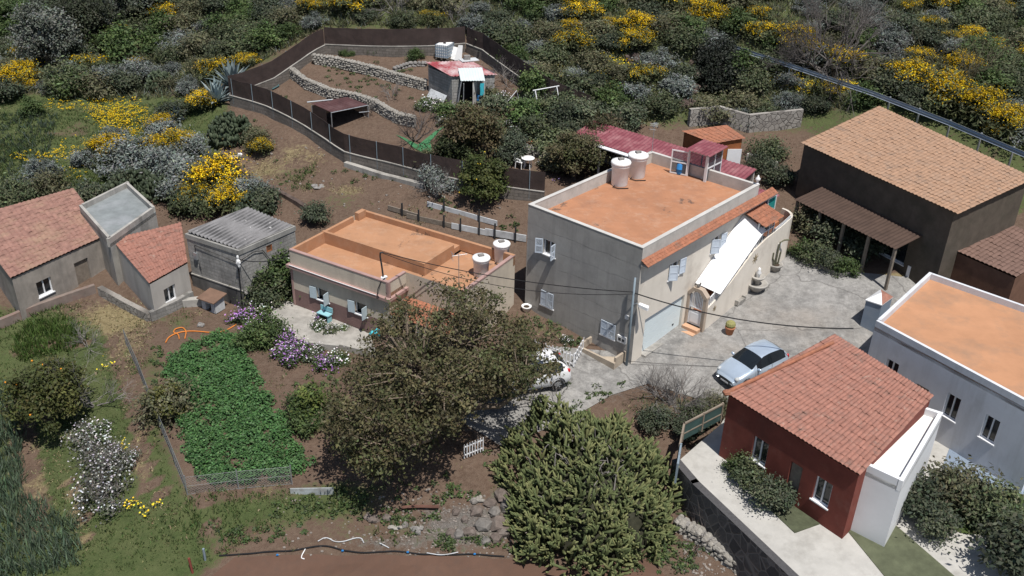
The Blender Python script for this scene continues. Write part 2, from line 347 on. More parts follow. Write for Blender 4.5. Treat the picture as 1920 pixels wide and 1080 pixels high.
mt['stone_white']=M('pale_stone',(.28,.265,.24),var=.3,scale=4,bump=.5,bscale=14,dirt=(.2,.18,.15),damt=.6,dscale=2.5)
mt['stone_dark']=M('dark_basalt',(.085,.085,.09),var=.35,scale=2.2,bump=.6,bscale=9)
mt['rock_red']=M('reddish_rock',(.095,.07,.06),var=.5,scale=1.8,bump=.9,bscale=5)
mt['rubber']=M('tyre_rubber',(.015,.015,.016),var=.1,bump=.1)
mt['blue']=M('blue_plastic',(.03,.2,.5),var=.15,rough=.5,bump=.05)
mt['cyan']=M('turquoise_plastic',(.06,.48,.58),var=.1,rough=.5,bump=.05)
mt['green_sheet']=M('green_tarpaulin',(.03,.16,.12),var=.2,rough=.6,bump=.1)
mt['orange_plastic']=M('orange_plastic',(.6,.2,.04),var=.1,rough=.5,bump=.03)
mt['red']=M('red_lamp_plastic',(.5,.01,.015),var=.05,rough=.2,bump=0,spec=.5)
mt['mauve']=M('mauve_render',(.2,.125,.115),var=.1,dirt=(.13,.085,.08),damt=.5,dscale=.8,streak=True,bump=.3,bscale=40)
mt['mauve_trim']=M('mauve_trim_paint',(.36,.235,.215),var=.1,dirt=(.2,.15,.14),damt=.4,bump=.2)
mt['beige']=M('beige_render',(.52,.46,.38),var=.08,dirt=(.3,.26,.22),damt=.5,dscale=.9,streak=True,bump=.3,bscale=40)
mt['red_wall']=M('dark_red_render',(.17,.045,.033),var=.2,dirt=(.1,.035,.028),damt=.6,streak=True,bump=.25,d2=[((.22,.1,.08),.4,1.2,.55,.7)])
mt['slab']=M('pale_patio_paving',(.42,.41,.385),var=.12,scale=1.2,dirt=(.25,.24,.22),damt=.6,dscale=1,bump=.3)
mt['slab_blue']=M('blue_grey_paving',(.2,.25,.32),var=.1,scale=1,dirt=(.3,.31,.33),damt=.5,dscale=.7,bump=.25)
mt['concrete_old']=M('old_cast_concrete',(.36,.345,.32),var=.2,scale=1.5,dirt=(.13,.125,.115),damt=.75,dscale=.9,streak=True,bump=.5,bscale=20)
mt['block']=Mblock('grey_concrete_block',(.3,.29,.275),(.235,.23,.22),(.17,.165,.155),damt=.65,dirt=(.07,.068,.065))
mt['block_brown']=Mblock('weathered_block',(.21,.185,.165),(.15,.135,.12),(.09,.08,.072),damt=.5,dirt=(.075,.06,.05))
mt['block_shed']=Mblock('shed_block',(.39,.38,.365),(.29,.285,.275),(.2,.195,.185),damt=.7,dirt=(.055,.055,.055),dscale=.55)
def glass(name,col=(.012,.016,.02)):
    s=NT(name); s.b.inputs['Base Color'].default_value=(*col,1); s.b.inputs['Roughness'].default_value=.08; s.b.inputs['Specular IOR Level'].default_value=.6; return s.m
mt['glass']=glass('dark_window_glass')
def clear(name,tint,a):
    s=NT(name); s.b.inputs['Base Color'].default_value=(*tint,1); s.b.inputs['Roughness'].default_value=.1
    t=s.n('BsdfTransparent'); m=s.n('MixShader'); m.inputs[0].default_value=a; s.l(t.outputs[0],m.inputs[1]); s.l(s.b.outputs[0],m.inputs[2]); s.l(m.outputs[0],s.out.inputs[0]); return s.m
mt['glass_clear']=clear('hut_glass',(.1,.12,.14),.45)
mt['glass_teal']=glass('teal_glass',(.03,.25,.24))
# raw rendered gable wall: faint day-joint lines
def gable():
    s=NT('grey_render_gable'); V=s.wallvec(); P=s.pos()
    c=s.mix(s.ramp(s.noise(.9,7,.7,P),.3,.72),(.27,.262,.25),(.385,.372,.355))
    mp=s.n('Mapping'); s.l(V,mp.inputs[0]); w=s.noise(.55,3,.5,V)
    x=s.n('SeparateXYZ'); s.l(V,x.inputs[0])
    h=s.math('ADD',x.outputs[1],s.math('MULTIPLY',w,.5)); h=s.math('FRACT',s.math('MULTIPLY',h,1.05)); l1=s.ramp(h,.0,.03,(1,1,1,1),(0,0,0,1))
    q=s.math('FRACT',s.math('MULTIPLY',s.math('ADD',x.outputs[0],s.math('MULTIPLY',w,.12)),.72)); l2=s.ramp(q,.0,.022,(1,1,1,1),(0,0,0,1))
    c=s.mix(s.math('MULTIPLY',l1,s.ramp(s.noise(1.3,3,.6,P),.42,.66)),c,(.15,.145,.14)); c=s.mix(s.math('MULTIPLY',l2,.22),c,(.5,.49,.47))
    m2=s.n('Mapping'); s.l(P,m2.inputs[0]); m2.inputs['Scale'].default_value=(1.5,1.5,.15)
    c=s.mix(s.math('MULTIPLY',s.ramp(s.noise(1.2,6,.7,m2.outputs[0]),.5,.75),.45),c,(.17,.165,.16))
    s.l(c,s.b.inputs['Base Color']); s.b.inputs['Roughness'].default_value=.95; s.bump(s.math('ADD',s.noise(26,6,.75,P),s.math('MULTIPLY',l1,-.6)),.5,.02); return s.m
mt['gable']=gable()
def net():
    s=NT('brown_shade_netting'); P=s.pos(); V=s.wallvec(); x=s.n('SeparateXYZ'); s.l(V,x.inputs[0])
    st=s.ramp(s.math('FRACT',s.math('MULTIPLY',x.outputs[0],.5)),.0,.03,(1,1,1,1),(0,0,0,1))
    c=s.mix(s.ramp(s.noise(1.6,5,.6,P),.3,.7),(.034,.022,.02),(.06,.04,.036)); c=s.mix(s.math('MULTIPLY',st,.35),c,(.012,.008,.008))
    s.l(c,s.b.inputs['Base Color']); s.b.inputs['Roughness'].default_value=.8
    t=s.n('BsdfTransparent'); m=s.n('MixShader'); m.inputs[0].default_value=.9; s.l(t.outputs[0],m.inputs[1]); s.l(s.b.outputs[0],m.inputs[2]); s.l(m.outputs[0],s.out.inputs[0])
    s.bump(s.noise(3,4,.6,P),.6,.05); return s.m
mt['brown_net']=net()
def rubble(name,c1,c2,mor,sc=2.6):
    s=NT(name); V=s.wallvec(); P=s.pos(); v=s.n('TexVoronoi'); v.feature='DISTANCE_TO_EDGE'; s.l(V,v.inputs['Vector']); v.inputs['Scale'].default_value=sc
    w=s.n('TexVoronoi'); s.l(V,w.inputs['Vector']); w.inputs['Scale'].default_value=sc
    x=s.n('SeparateColor'); s.l(w.outputs['Color'],x.inputs[0]); c=s.mix(x.outputs[0],c1,c2); c=s.mix(.5,c,s.ramp(s.noise(9,5,.7,P),.3,.7,(.4,.4,.4,1),(1.3,1.3,1.3,1)),'MULTIPLY')
    e=s.ramp(v.outputs['Distance'],.02,.07); c=s.mix(e,mor,c); s.l(c,s.b.inputs['Base Color']); s.b.inputs['Roughness'].default_value=.9
    s.bump(s.math('ADD',e,s.math('MULTIPLY',s.noise(14,4,.7,P),.6)),.7,.04); return s.m
mt['rubble']=rubble('dark_rubble_masonry',(.055,.055,.06),(.12,.115,.115),(.17,.16,.155),1.9)
mt['rubble_pale']=rubble('pale_rubble_masonry',(.24,.22,.2),(.36,.34,.31),(.12,.11,.1),3.)
# ------------------------------------------------------------ ground
def blob(px,py,cx,cy,rx,ry): return np.clip(1.25-np.hypot((px-cx)/rx,(py-cy)/ry),0,1)
LEAFY_LEFT=[(-300,560),(130,585),(236,640),(300,800),(350,938),(640,915),(700,960),(480,990),(430,1030),(385,1085),(-300,1400)]
FIELD=[(-400,170),(410,175),(430,210),(400,330),(330,372),(230,352),(130,372),(-400,520)]
ENC=[(433,195),(609,95),(875,95),(1030,200),(1240,250),(1420,300),(1000,385),(797,340),(574,253)]
PLOT=[(430,215),(574,256),(797,343),(985,385),(1000,440),(700,400),(560,420),(450,345),(420,290)]
HILL=[(-900,-900),(3000,-900),(3000,420),(1900,400),(1500,250),(1250,240),(1030,200),(875,62),(600,62),(420,165),(-400,170)]
SOILF=[(380,1085),(420,1045),(960,1050),(1130,1065),(1220,1000),(1350,1080),(1500,1300),(300,1300)]
TRACKS=[([(205,585),(215,640),(238,720),(255,800),(272,870),(300,930)],9,.5),([(25,770),(48,840),(62,910),(60,985)],20,.45),([(128,900),(150,960),(160,1010)],9,.9),([(30,660),(90,650),(160,640)],7,.6),([(385,940),(395,1000),(400,1035)],7,.3),([(962,842),(1010,815),(1070,782),(1150,748)],9,.2)]
def zones(P):
    p=PX(P); px=p[...,0]; py=p[...,1]
    inf=lambda poly,s:np.clip(.5-sdf(px,py,poly)/(2*s),0,1)
    g=np.maximum.reduce([inf(LEAFY_LEFT,25)*.85,inf(FIELD,20)*.95,inf(HILL,15)*.62])
    for b,wt in [((770,1000,330,45),.35),((620,930,160,40),.6),((1000,920,120,60),.45),((1200,1040,110,50),.6),((330,600,90,40),.35),((280,690,40,60),.45),((700,680,80,40),.3),((560,640,60,40),.4),((620,285,50,20),.2),((640,385,80,30),.35),((540,330,90,30),.3),((850,400,60,20),.25),((930,240,120,50),.45),((1000,330,60,30),.3),((1720,515,60,12),.3),((640,170,90,30),.15),((1250,760,90,50),.4),((1100,760,70,25),.35)]:
        g=np.maximum(g,blob(px,py,*b)*wt)
    for b,wt in [((150,240,50,22),.5),((100,250,60,10),.5),((62,970,35,70),.9),((42,830,25,100),.85),((262,830,16,150),1.),((215,650,20,80),.5),((420,1010,30,30),.5),((470,640,50,40),.3)]: g=g*(1-blob(px,py,*b)*wt)
    g=g*(1-inf(SOILF,10)*.9)
    st=np.zeros_like(px)
    for line,w,sv in TRACKS:
        d=polydist(px,py,line,False); k=np.clip(1.35-d/w,0,1); g=g*(1-k)-.35*k; st=np.maximum(st,np.clip(1.2-abs(d-w*1.15)/(w*.8),0,1)*sv)
    for b,wt in [((210,600,90,40),.95),((110,830,35,150),.75),((262,830,20,160),.5),((150,1000,40,60),.6),((300,960,60,30),.5),((80,910,40,60),.6),((330,1010,40,50),.4),((240,640,45,60),.6),((150,960,40,90),.5),((90,620,60,20),.4),((560,290,90,40),.5),((500,320,60,40),.6),((650,355,60,18),.5),((1675,518,60,10),1.),((110,95,60,25),.5),((40,60,50,20),.5),((640,190,60,20),.35),((420,250,40,40),.4),((510,930,80,30),.4),((490,905,80,15),.5),((840,400,70,25),.3),((130,455,200,20),.2),((1330,205,70,12),.4)]:
        st=np.maximum(st,blob(px,py,*b)*wt)
    gr=np.zeros_like(px)
    for b,wt in [((860,985,130,55),.9),((740,1020,130,30),.7),((560,1010,120,30),.35),((950,940,70,50),.6),((1320,1040,80,50),.4),((920,810,120,60),.6),((300,600,70,18),.4),((640,310,200,20),.2),((1330,180,90,60),.5),((1230,780,80,40),.4),((1180,110,60,60),.4),((1120,735,90,30),.6)]:
        gr=np.maximum(gr,blob(px,py,*b)*wt)
    return np.stack([g,st,gr],-1)
def ground_mat():
    s=NT('earth_and_grass'); P=s.pos(); a=s.n('Attribute'); a.attribute_name='col'; x=s.n('SeparateColor'); s.l(a.outputs['Color'],x.inputs[0])
    n1=s.noise(.7,8,.72,P); n2=s.noise(4.5,6,.75,P); n3=s.noise(16,4,.7,P)
    soil=s.mix(s.ramp(n1,.3,.7),(.085,.057,.042),(.14,.094,.07)); soil=s.mix(s.ramp(n2,.35,.75),soil,(.175,.128,.097)); soil=s.mix(s.ramp(n3,.6,.75),soil,(.19,.145,.115))
    gc=s.mix(s.ramp(n2,.3,.7),(.035,.055,.02),(.085,.115,.042)); gc=s.mix(s.ramp(n1,.35,.65),gc,(.1,.115,.05)); 
    stc=s.mix(s.ramp(n2,.3,.7),(.16,.125,.065),(.29,.24,.14)); grc=s.mix(s.ramp(n3,.3,.7),(.09,.08,.072),(.22,.205,.19))
    nn=s.math('ADD',s.math('MULTIPLY',s.math('SUBTRACT',n1,.5),1.2),s.math('MULTIPLY',s.math('SUBTRACT',n2,.5),1.1))
    def f(ch,lo=.3,hi=.62): return s.ramp(s.math('ADD',ch,nn),lo,hi)
    c=s.mix(f(x.outputs[2],.42,.75),soil,grc); c=s.mix(f(x.outputs[1],.38,.68),c,stc); c=s.mix(f(x.outputs[0]),c,gc)
    s.l(c,s.b.inputs['Base Color']); s.b.inputs['Roughness'].default_value=.95; s.b.inputs['Specular IOR Level'].default_value=.1
    s.bump(s.math('ADD',n2,s.math('MULTIPLY',n3,.5)),.9,.12); return s.m
mt['ground']=ground_mat()
_V=np.stack([GX,GY,GZ],-1).reshape(-1,3); _i=np.arange(NX*NY).reshape(NY,NX)
_F=np.stack([_i[:-1,:-1],_i[:-1,1:],_i[1:,1:],_i[1:,:-1]],-1).reshape(-1,4)
tag(mk('ground',_V,_F,mt['ground'],None,True,zones(_V)),'uneven hillside ground of brown soil, grass and straw','ground',None,'structure')
# far skirt so that the land runs on to the horizon
s_=MB()
for a,b,c,d in [((-1500,-900,-12),(1500,-900,-12),(1500,18,-9),(-1500,18,-9)),((-1500,140,-2),(1500,140,6),(1500,1500,160),(-1500,1500,120)),((-1500,18,-9),(-90,18,-9),(-90,140,-2),(-1500,140,-2)),((82,18,-6),(1500,18,-6),(1500,140,6),(82,140,6))]: s_.quad(a,b,c,d)
o=obj('terrain',s_,M('far_land',(.05,.06,.03),var=.4,scale=.05)); tag(o,'far land around the hillside','terrain',None,'structure')
import bmesh
def sheet(name,poly,dz,m,label,step=.5,thick=0.,cat=None,col=None):
    bm=bmesh.new(); vs=[bm.verts.new((p[0],p[1],0)) for p in poly]; bm.faces.new(vs)
    xs=[p[0] for p in poly]; ys=[p[1] for p in poly]
    for ax,lo,hi,b0 in ((0,min(xs),max(xs),X0),(1,min(ys),max(ys),Y0)):
        k=math.ceil((lo-b0)/step)
        while b0+k*step<hi:
            co=[0,0,0]; co[ax]=b0+k*step; no=[0,0,0]; no[ax]=1
            bmesh.ops.bisect_plane(bm,geom=bm.verts[:]+bm.edges[:]+bm.faces[:],plane_co=co,plane_no=no,dist=1e-5); k+=1
    bmesh.ops.triangulate(bm,faces=[f for f in bm.faces if len(f.verts)>4])
    for v in bm.verts: v.co.z=float(TZ(v.co.x,v.co.y))+dz
    for f in bm.faces:
        if f.normal.z<0: f.normal_flip()
    if thick:
        r=bmesh.ops.extrude_face_region(bm,geom=bm.faces[:])
        for v in [g for g in r['geom'] if isinstance(g,bmesh.types.BMVert)]: pass
        for v in [g for g in r['geom'] if isinstance(g,bmesh.types.BMVert)]: v.co.z+=0
        low=[v for v in bm.verts if v not in set(g for g in r['geom'] if isinstance(g,bmesh.types.BMVert))]
        for v in low: v.co.z-=thick
        bmesh.ops.recalc_face_normals(bm,faces=bm.faces[:])
    me=bpy.data.meshes.new(name); bm.to_mesh(me); bm.free(); me.materials.append(m)
    o=bpy.data.objects.new(name,me); COL.objects.link(o); LOC[o.name]=np.zeros(3)
    return tag(o,label,cat or name,None,'structure')
def Tp(l): return [T(*p) for p in l]
def road_mat():
    s=NT('worn_concrete_paving'); P=s.pos(); n1=s.noise(.32,8,.75,P); n2=s.noise(2.2,7,.8,P); n3=s.noise(25,4,.7,P)
    c=s.mix(s.ramp(n1,.3,.7),(.13,.127,.123),(.27,.262,.25)); c=s.mix(s.ramp(n2,.4,.66),c,(.37,.36,.345)); c=s.mix(s.math('MULTIPLY',s.ramp(s.noise(6,6,.85,P),.48,.6),.45),c,(.42,.41,.39)); c=s.mix(s.math('MULTIPLY',s.ramp(s.noise(.9,8,.8,P),.5,.68),.7),c,(.085,.082,.078))
    c=s.mix(s.math('MULTIPLY',s.ramp(s.noise(.25,3,.5,P),.5,.7),.4),c,(.3,.245,.19))
    v=s.n('TexVoronoi'); v.feature='DISTANCE_TO_EDGE'; v.inputs['Scale'].default_value=.16; w=s.n('VectorMath',operation='ADD'); s.l(P,w.inputs[0])
    nz=s.n('TexNoise'); nz.inputs['Scale'].default_value=.8; nz.inputs['Detail'].default_value=5; s.l(P,nz.inputs['Vector']); s.l(nz.outputs['Color'],w.inputs[1]); s.l(w.outputs[0],v.inputs['Vector'])
    e=s.ramp(v.outputs['Distance'],.0,.006,(1,1,1,1),(0,0,0,1)); c=s.mix(s.math('MULTIPLY',e,.75),c,(.06,.055,.05))
    c=s.mix(s.math('MULTIPLY',s.ramp(s.noise(.6,8,.85,P),.46,.62),.5),c,(.13,.128,.125)); c=s.mix(s.math('MULTIPLY',n3,.4),c,(.1,.1,.1)); s.l(c,s.b.inputs['Base Color']); s.b.inputs['Roughness'].default_value=.9
    s.bump(s.math('ADD',n2,s.math('MULTIPLY',n3,.5)),.5,.03); return s.m
mt['road']=road_mat()
sheet('road',Tp(YARD),.035,mt['road'],'worn grey concrete lane and yard between the houses')
# ------------------------------------------------------------ window, shutter, shared house pieces
def shutter(parent,fr,w,h,m,slats=True,solid=False):
    b=MB(fr); t=.035
    if solid: b.box(0,w,-t/2,t/2,0,h)
    else:
        e=.055
        b.box(0,e,-t/2,t/2,0,h).box(w-e,w,-t/2,t/2,0,h).box(e,w-e,-t/2,t/2,0,e).box(e,w-e,-t/2,t/2,h-e,h).box(e,w-e,-t/2,t/2,h/2-.02,h/2+.02)
        k=int((h-2*e)/.055)
        for i in range(k):
            z=e+(i+.5)*(h-2*e)/k; b.add([(e,-.012,z-.022),(w-e,-.012,z-.022),(w-e,.012,z+.022),(e,.012,z+.022),(e,-.006,z-.026),(w-e,-.006,z-.026),(w-e,.018,z+.018),(e,.018,z+.018)],[(0,1,2,3),(7,6,5,4),(0,4,5,1),(3,2,6,7),(0,3,7,4),(1,5,6,2)])
    return obj('shutter',b,m,parent)
def window(parent,fr,a0,a1,z0,z1,depth=.12,sh=None,m=None,sm=None,solid=False,mid=True):
    b=MB(fr); e=.06; m=m or mt['white']; y0,y1=depth-.05,depth
    b.box(a0,a0+e,y0,y1,z0,z1).box(a1-e,a1,y0,y1,z0,z1).box(a0+e,a1-e,y0,y1,z0,z0+e).box(a0+e,a1-e,y0,y1,z1-e,z1)
    if mid: b.box((a0+a1)/2-.03,(a0+a1)/2+.03,y0,y1,z0+e,z1-e)
    w=obj('window',b,m,parent)
    obj('pane',MB(fr).box(a0+.01,a1-.01,depth+.004,depth+.02,z0+.01,z1-.01),mt['glass'],w)
    obj('sill',MB(fr).box(a0-.05,a1+.05,-.06,depth-.055,z0-.05,z0+.004),m,w)
    if sh:
        hw=(a1-a0)/2
        if sh[0] is not None: shutter(w,fr.at(a0+.0,-.04,z0,-R(sh[0])),hw,z1-z0,sm or mt['shutter'],solid=solid)
        if sh[1] is not None: shutter(w,fr.at(a1-.0,-.04,z0,math.pi+R(sh[1])),hw,z1-z0,sm or mt['shutter'],solid=solid)
    return w
# ------------------------------------------------------------ the two-storey house
YAW=R(-41.28); Bc=np.array([6.058,39.139,0]); U=np.array([math.cos(YAW),math.sin(YAW),0]); NV=np.array([-U[1],U[0],0]); W_=7.11; L_=10.99; HT=6.5; RZ=5.88
H=Fr(Bc,YAW)                     # local x = u (towards the yard), y = n (away from the camera)
FA=Fr(Bc-W_*U,YAW)               # gable wall: x from its left end
FB=Fr(Bc,YAW+math.pi/2)          # yard facade: x = n, outward -y = +u
hs=thing('two_storey_house','grey two-storey house with orange flat roof, grey parapet and white garage door','house',H.W(np.array([-3.5,5.5,0])))
o=obj('gable_wall',MB(FA).wall(0,W_,-.6,HT,[(1.11,1.92,4.12,4.95),(1.12,1.98,1.1,2.0),(5.12,6.02,.98,1.84)],.16),mt['gable'],hs)
f=MB(FB); f.wall(0,L_,-.6,5.9,[(.88,4.45,.2,2.25),(2.55,3.5,3.8,4.65),(6.5,7.45,3.9,4.72)],.22); obj('yard_wall',f,mt['render_cream'],hs)
b=MB(H); b.quad((-W_,0,-.6),(-W_,L_,-.6),(-W_,L_,HT),(-W_,0,HT)); b.quad((-W_,L_,-.6),(0,L_,-.6),(0,L_,HT),(-W_,L_,HT)); obj('rear_wall',b,mt['render_grey'],hs)
obj('roof',MB(H).box(-W_+.18,-.18,.18,L_-.18,RZ-.2,RZ),mt['roof_orange'],hs)
t=.19; b=MB(H); b.box(-W_+.002,-.002,.002,t,RZ-.25,HT).box(-W_+.002,-W_+t,t,L_-t,RZ-.25,HT).box(-W_+.002,-.002,L_-t,L_-.002,RZ-.25,HT).box(-t,.004,t,L_-t,5.88,HT); b.box(-t,.004,.006,t,5.89,HT-.003)
obj('parapet',b,mt['parapet'],hs)
b=MB(H); b.box(-W_-.015,.015,-.015,t+.015,HT,HT+.03).box(-W_-.015,-W_+t+.015,t+.015,L_-t,HT,HT+.03).box(-W_-.015,.015,L_-t,L_+.015,HT,HT+.03).box(-t-.015,.015,t+.015,L_-t,HT,HT+.03); obj('coping',b,M('pale_coping',(.5,.49,.47),var=.1,dirt=(.3,.29,.27),damt=.4),hs)
b=MB(H); b.wave((.44,-.06,5.66),(.44,12.6,5.66),(.01,12.6,5.9),(.01,-.06,5.9),64,.035,3,.02); obj('eave_tiles',b,mt['tile'],hs)
obj('eave_soffit',MB(H).box(.012,.4,-.03,12.55,5.58,5.625),mt['render_cream'],hs)
window(hs,FA,1.11,1.92,4.12,4.95,.14,(150,98)); window(hs,FA,1.12,1.98,1.1,2.0,.14,(2,2)); window(hs,FA,5.12,6.02,.98,1.84,.14,(2,2))
window(hs,FB,2.55,3.5,3.8,4.65,.14,(38,172)); window(hs,FB,6.5,7.45,3.9,4.72,.14,(38,172))
g=MB(FB)
for i in range(5): g.box(.88+.01,4.45-.01,.13,.17,.24+i*.4,.24+i*.4+.385)
gd=obj('garage_door',g,mt['garage'],hs); obj('handle',MB(FB).box(3.75,3.87,.10,.13,.62,.7),mt['metal_dark'],gd); obj('threshold',MB(FB).box(.86,4.47,-.25,.2,.05,.235),mt['concrete_old'],hs)
# stair wing along the facade
SW=1.12
tops=[(4.72,1.55),(5.5,1.75),(7.2,2.35),(9.3,3.45),(10.6,3.75),(12.4,3.95),(13.3,4.1)]
b=MB(H)
for (a,za),(c,zc) in zip(tops,tops[1:]):
    b.add([(SW-.15,a,-.3),(SW,a,-.3),(SW,c,-.3),(SW-.15,c,-.3),(SW-.15,a,za),(SW,a,za),(SW,c,zc),(SW-.15,c,zc)],[(1,2,6,5),(4,5,6,7),(3,0,4,7),(0,1,5,4),(2,3,7,6)])
b.prism([(SW,13.3),(SW-.15,13.3)]+[(SW-.15-.9+.9*math.cos(a),13.3+.9*math.sin(a)) for a in np.linspace(0,1.57,7)]+[(SW-1.05+1.05*math.cos(a),13.3+1.05*math.sin(a)) for a in np.linspace(1.57,0,7)][:-1],-.3,4.1)
sw=obj('stair_wall',b,mt['render_cream'],hs)
b=MB(H)
for i in range(16): b.box(.02,SW-.15,5.+i*.28,9.5,.45+i*.18,.45+(i+1)*.18)
b.box(.02,SW-.16,9.5,13.3,.3,3.3); b.box(-3,SW-1.06,11.2,14.3,2.,3.3); obj('stairs',b,mt['terracotta'],hs)
b=MB(H); b.box(.15,1.0,4.05,4.35,.1,.32).box(.12,1.04,4.35,4.7,.1,.5); obj('steps',b,M('peach_step',(.5,.31,.2),var=.1),hs)
# gate in its little gabled porch
GF=Fr(H.W(np.array([.02,4.72,.5])),YAW)
b=MB(GF); b.box(0,.12,0,.22,-.5,1.75).box(.95,SW+.02,0,.22,-.5,1.75)
b.prism([(0,1.75),(.12,1.75),(.12,1.75),(.53,2.12),(.95,1.75),(SW+.02,1.75),(SW+.02,1.85),(.53,2.3),(0,1.85)],0,.22,Fr(GF.W(np.array([0,0,0])),GF.ang)) if False else None
arch=[(.12,1.75),(.36,2.02),(.53,2.03),(.7,2.02),(.95,1.75),(SW+.03,1.75),(SW+.03,1.86),(.8,2.2),(.53,2.22),(.26,2.2),(-.01,1.86),(-.01,1.75)]
n_=len(arch); b.add([(x,-.02,z) for x,z in arch]+[(x,.3,z) for x,z in arch],[tuple(range(n_)),tuple(range(n_,2*n_))[::-1]]+[(i,n_+i,n_+(i+1)%n_,(i+1)%n_) for i in range(n_)])
obj('gate_porch',b,M('grey_peach_render',(.42,.345,.28),var=.1,dirt=(.28,.22,.17),damt=.4),hs)
b=MB(GF); b.box(.13,.18,.08,.13,.02,1.74).box(.89,.94,.08,.13,.02,1.74).box(.18,.89,.09,.12,.02,.8).box(.18,.89,.08,.13,1.,1.06).box(.18,.89,.08,.13,.8,.84).box(.26,.8,.075,.09,.14,.7)
for i in range(8): b.box(.2+i*.09,.25+i*.09,.09,.12,1.06,1.7+.28*math.sin((i+.7)/8*math.pi))
ga=obj('gate',b,mt['white'],hs); obj('handle',MB(GF).box(.2,.24,.04,.08,.88,.98),mt['metal_dark'],ga)
b=MB(GF); b.rock((.5,.1,2.36),(.12,.09,.09),5).rock((.6,.1,2.5),(.06,.06,.07),6).rock((.38,.12,2.36),(.06,.04,.05),8); tag(obj('animal_figurine',b,mt['stone_grey']),'small grey animal figurine on top of the arched gate porch','figurine')
# white awning over the stairs
aw=np.array([H.W(np.array(p)) for p in [(.03,5.35,2.62),(1.32,5.75,2.28),(1.30,9.85,4.62),(.03,9.6,5.2)]])
b=MB(); N=14; rows=[]
for i in range(N+1):
    for j in range(5):
        s=i/N; q=j/4; p=(aw[0]*(1-q)+aw[1]*q)*(1-s)+(aw[3]*(1-q)+aw[2]*q)*s; p=p-np.array([0,0,.05*math.sin(math.pi*s)*math.sin(math.pi*q)]); rows.append(p)
m_=len(rows); b.add(rows+[p-np.array([0,0,.015]) for p in rows],[(i*5+j,i*5+j+1,i*5+j+6,i*5+j+5) for i in range(N) for j in range(4)]+[(m_+i*5+j,m_+i*5+j+5,m_+i*5+j+6,m_+i*5+j+1) for i in range(N) for j in range(4)])
awo=obj('awning',b,mt['awning'],hs)
b=MB(); b.tube([aw[1],aw[2]],.03).tube([aw[0],aw[1]],.02); 
for k in np.linspace(.05,.95,9): p=aw[1]*(1-k)+aw[2]*k; q=H.W(np.array([SW-.07,5.75+(9.85-5.75)*k,np.interp(5.75+4.1*k,[t_[0] for t_ in tops],[t_[1] for t_ in tops])])); b.tube([p,q],.018)
obj('awning_frame',b,mt['white'],hs)
b=MB(H)
for a,c in zip(np.arange(4.8,7.5,.16),np.arange(4.8,7.5,.16)):
    zz=np.interp(a,[t_[0] for t_ in tops],[t_[1] for t_ in tops]); b.box(SW-.1,SW-.05,a,a+.04,zz,zz+.42)
b.tube([(SW-.075,4.75,2.0),(SW-.075,7.5,2.9)],.03); obj('balustrade',b,mt['white'],hs)
# upper porch with its tiled roof
b=MB(H); b.wave((1.5,9.45,4.92),(1.5,11.5,4.92),(.0,11.5,5.42),(.0,9.45,5.42),12,.04,5,.03); obj('porch_roof',b,mt['tile'],hs)
b=MB(H)
for a in (9.6,10.2,10.85,11.4): b.box(SW-.12,SW-.06,a-.03,a+.03,3.4,4.98)
b.box(SW-.125,SW-.055,9.6,11.4,4.2,4.26).box(SW-.125,SW-.055,9.6,11.4,4.9,4.98); pf=obj('porch_frame',b,mt['white'],hs); obj('pane',MB(H).box(SW-.1,SW-.08,9.62,11.38,3.5,4.9),mt['glass_clear'],pf)
b=MB(H); b.box(.2,.26,11.9,11.96,3.3,5.55).box(.2,.26,12.8,12.86,3.3,5.55).box(.2,.26,11.96,12.8,5.4,5.5); tf=obj('terrace_screen_frame',b,mt['white'],hs); obj('pane',MB(H).box(.22,.24,11.96,12.8,3.6,5.4),mt['glass_teal'],tf)
b=MB(H); b.wave((.45,11.0,5.64),(.45,13.0,5.64),(-1.6,13.0,5.75),(-1.6,11.0,5.75),10,.03,4,.02); 
b=MB(H); 
for i in range(14): a=11.6+i*.13; b.box(SW-.12,SW-.03,a,a+.06,np.interp(a,[t_[0] for t_ in tops],[t_[1] for t_ in tops])-.02,np.interp(a,[t_[0] for t_ in tops],[t_[1] for t_ in tops])+.14)
obj('trellis_blocks',b,mt['white'],hs)
# rooftop stair hut
b=MB(H); hu0,hu1,hn0,hn1=-4.35,-3.05,10.55,12.1
for uu in (hu0,hu1-.06):
    for nn in (hn0,hn1-.06): b.box(uu,uu+.06,nn,nn+.06,RZ-.5,RZ+1.5)
b.box(hu0,hu1,hn0,hn0+.06,RZ+1.5,RZ+1.58).box(hu0,hu1,hn1-.06,hn1,RZ+1.5,RZ+1.58).box(hu0,hu0+.06,hn0+.06,hn1-.06,RZ+1.5,RZ+1.58).box(hu1-.06,hu1,hn0+.06,hn1-.06,RZ+1.5,RZ+1.58)
b.box(hu1-.06,hu1,hn0+.06,hn1-.06,RZ+.75,RZ+.82).box(hu1-.06,hu1,(hn0+hn1)/2-.03,(hn0+hn1)/2+.03,RZ+.02,RZ+1.5).box(hu1-.14,hu1+.02,hn0-.05,hn0+.0,RZ,RZ+1.5).box(hu0+.06,hu0+.1,hn0,hn0+.05,RZ,RZ+1.5)
hf=obj('stair_hut_frame',b,mt['white'],hs)
b=MB(H); b.box(hu1-.04,hu1-.02,hn0+.06,hn1-.06,RZ,RZ+1.5).box(hu0+.02,hu0+.04,hn0+.06,hn1-.06,RZ,RZ+1.5).box(hu0+.06,hu1-.06,hn1-.04,hn1-.02,RZ,RZ+1.5); obj('pane',b,mt['glass_clear'],hf)
b=MB(H); b.wave((hu0-.15,hn0-.2,RZ+1.62),(hu1+.2,hn0-.2,RZ+1.62),(hu1+.2,hn1+.2,RZ+1.72),(hu0-.15,hn1+.2,RZ+1.72),7,.02); obj('stair_hut_roof',b,mt['magenta'],hs)
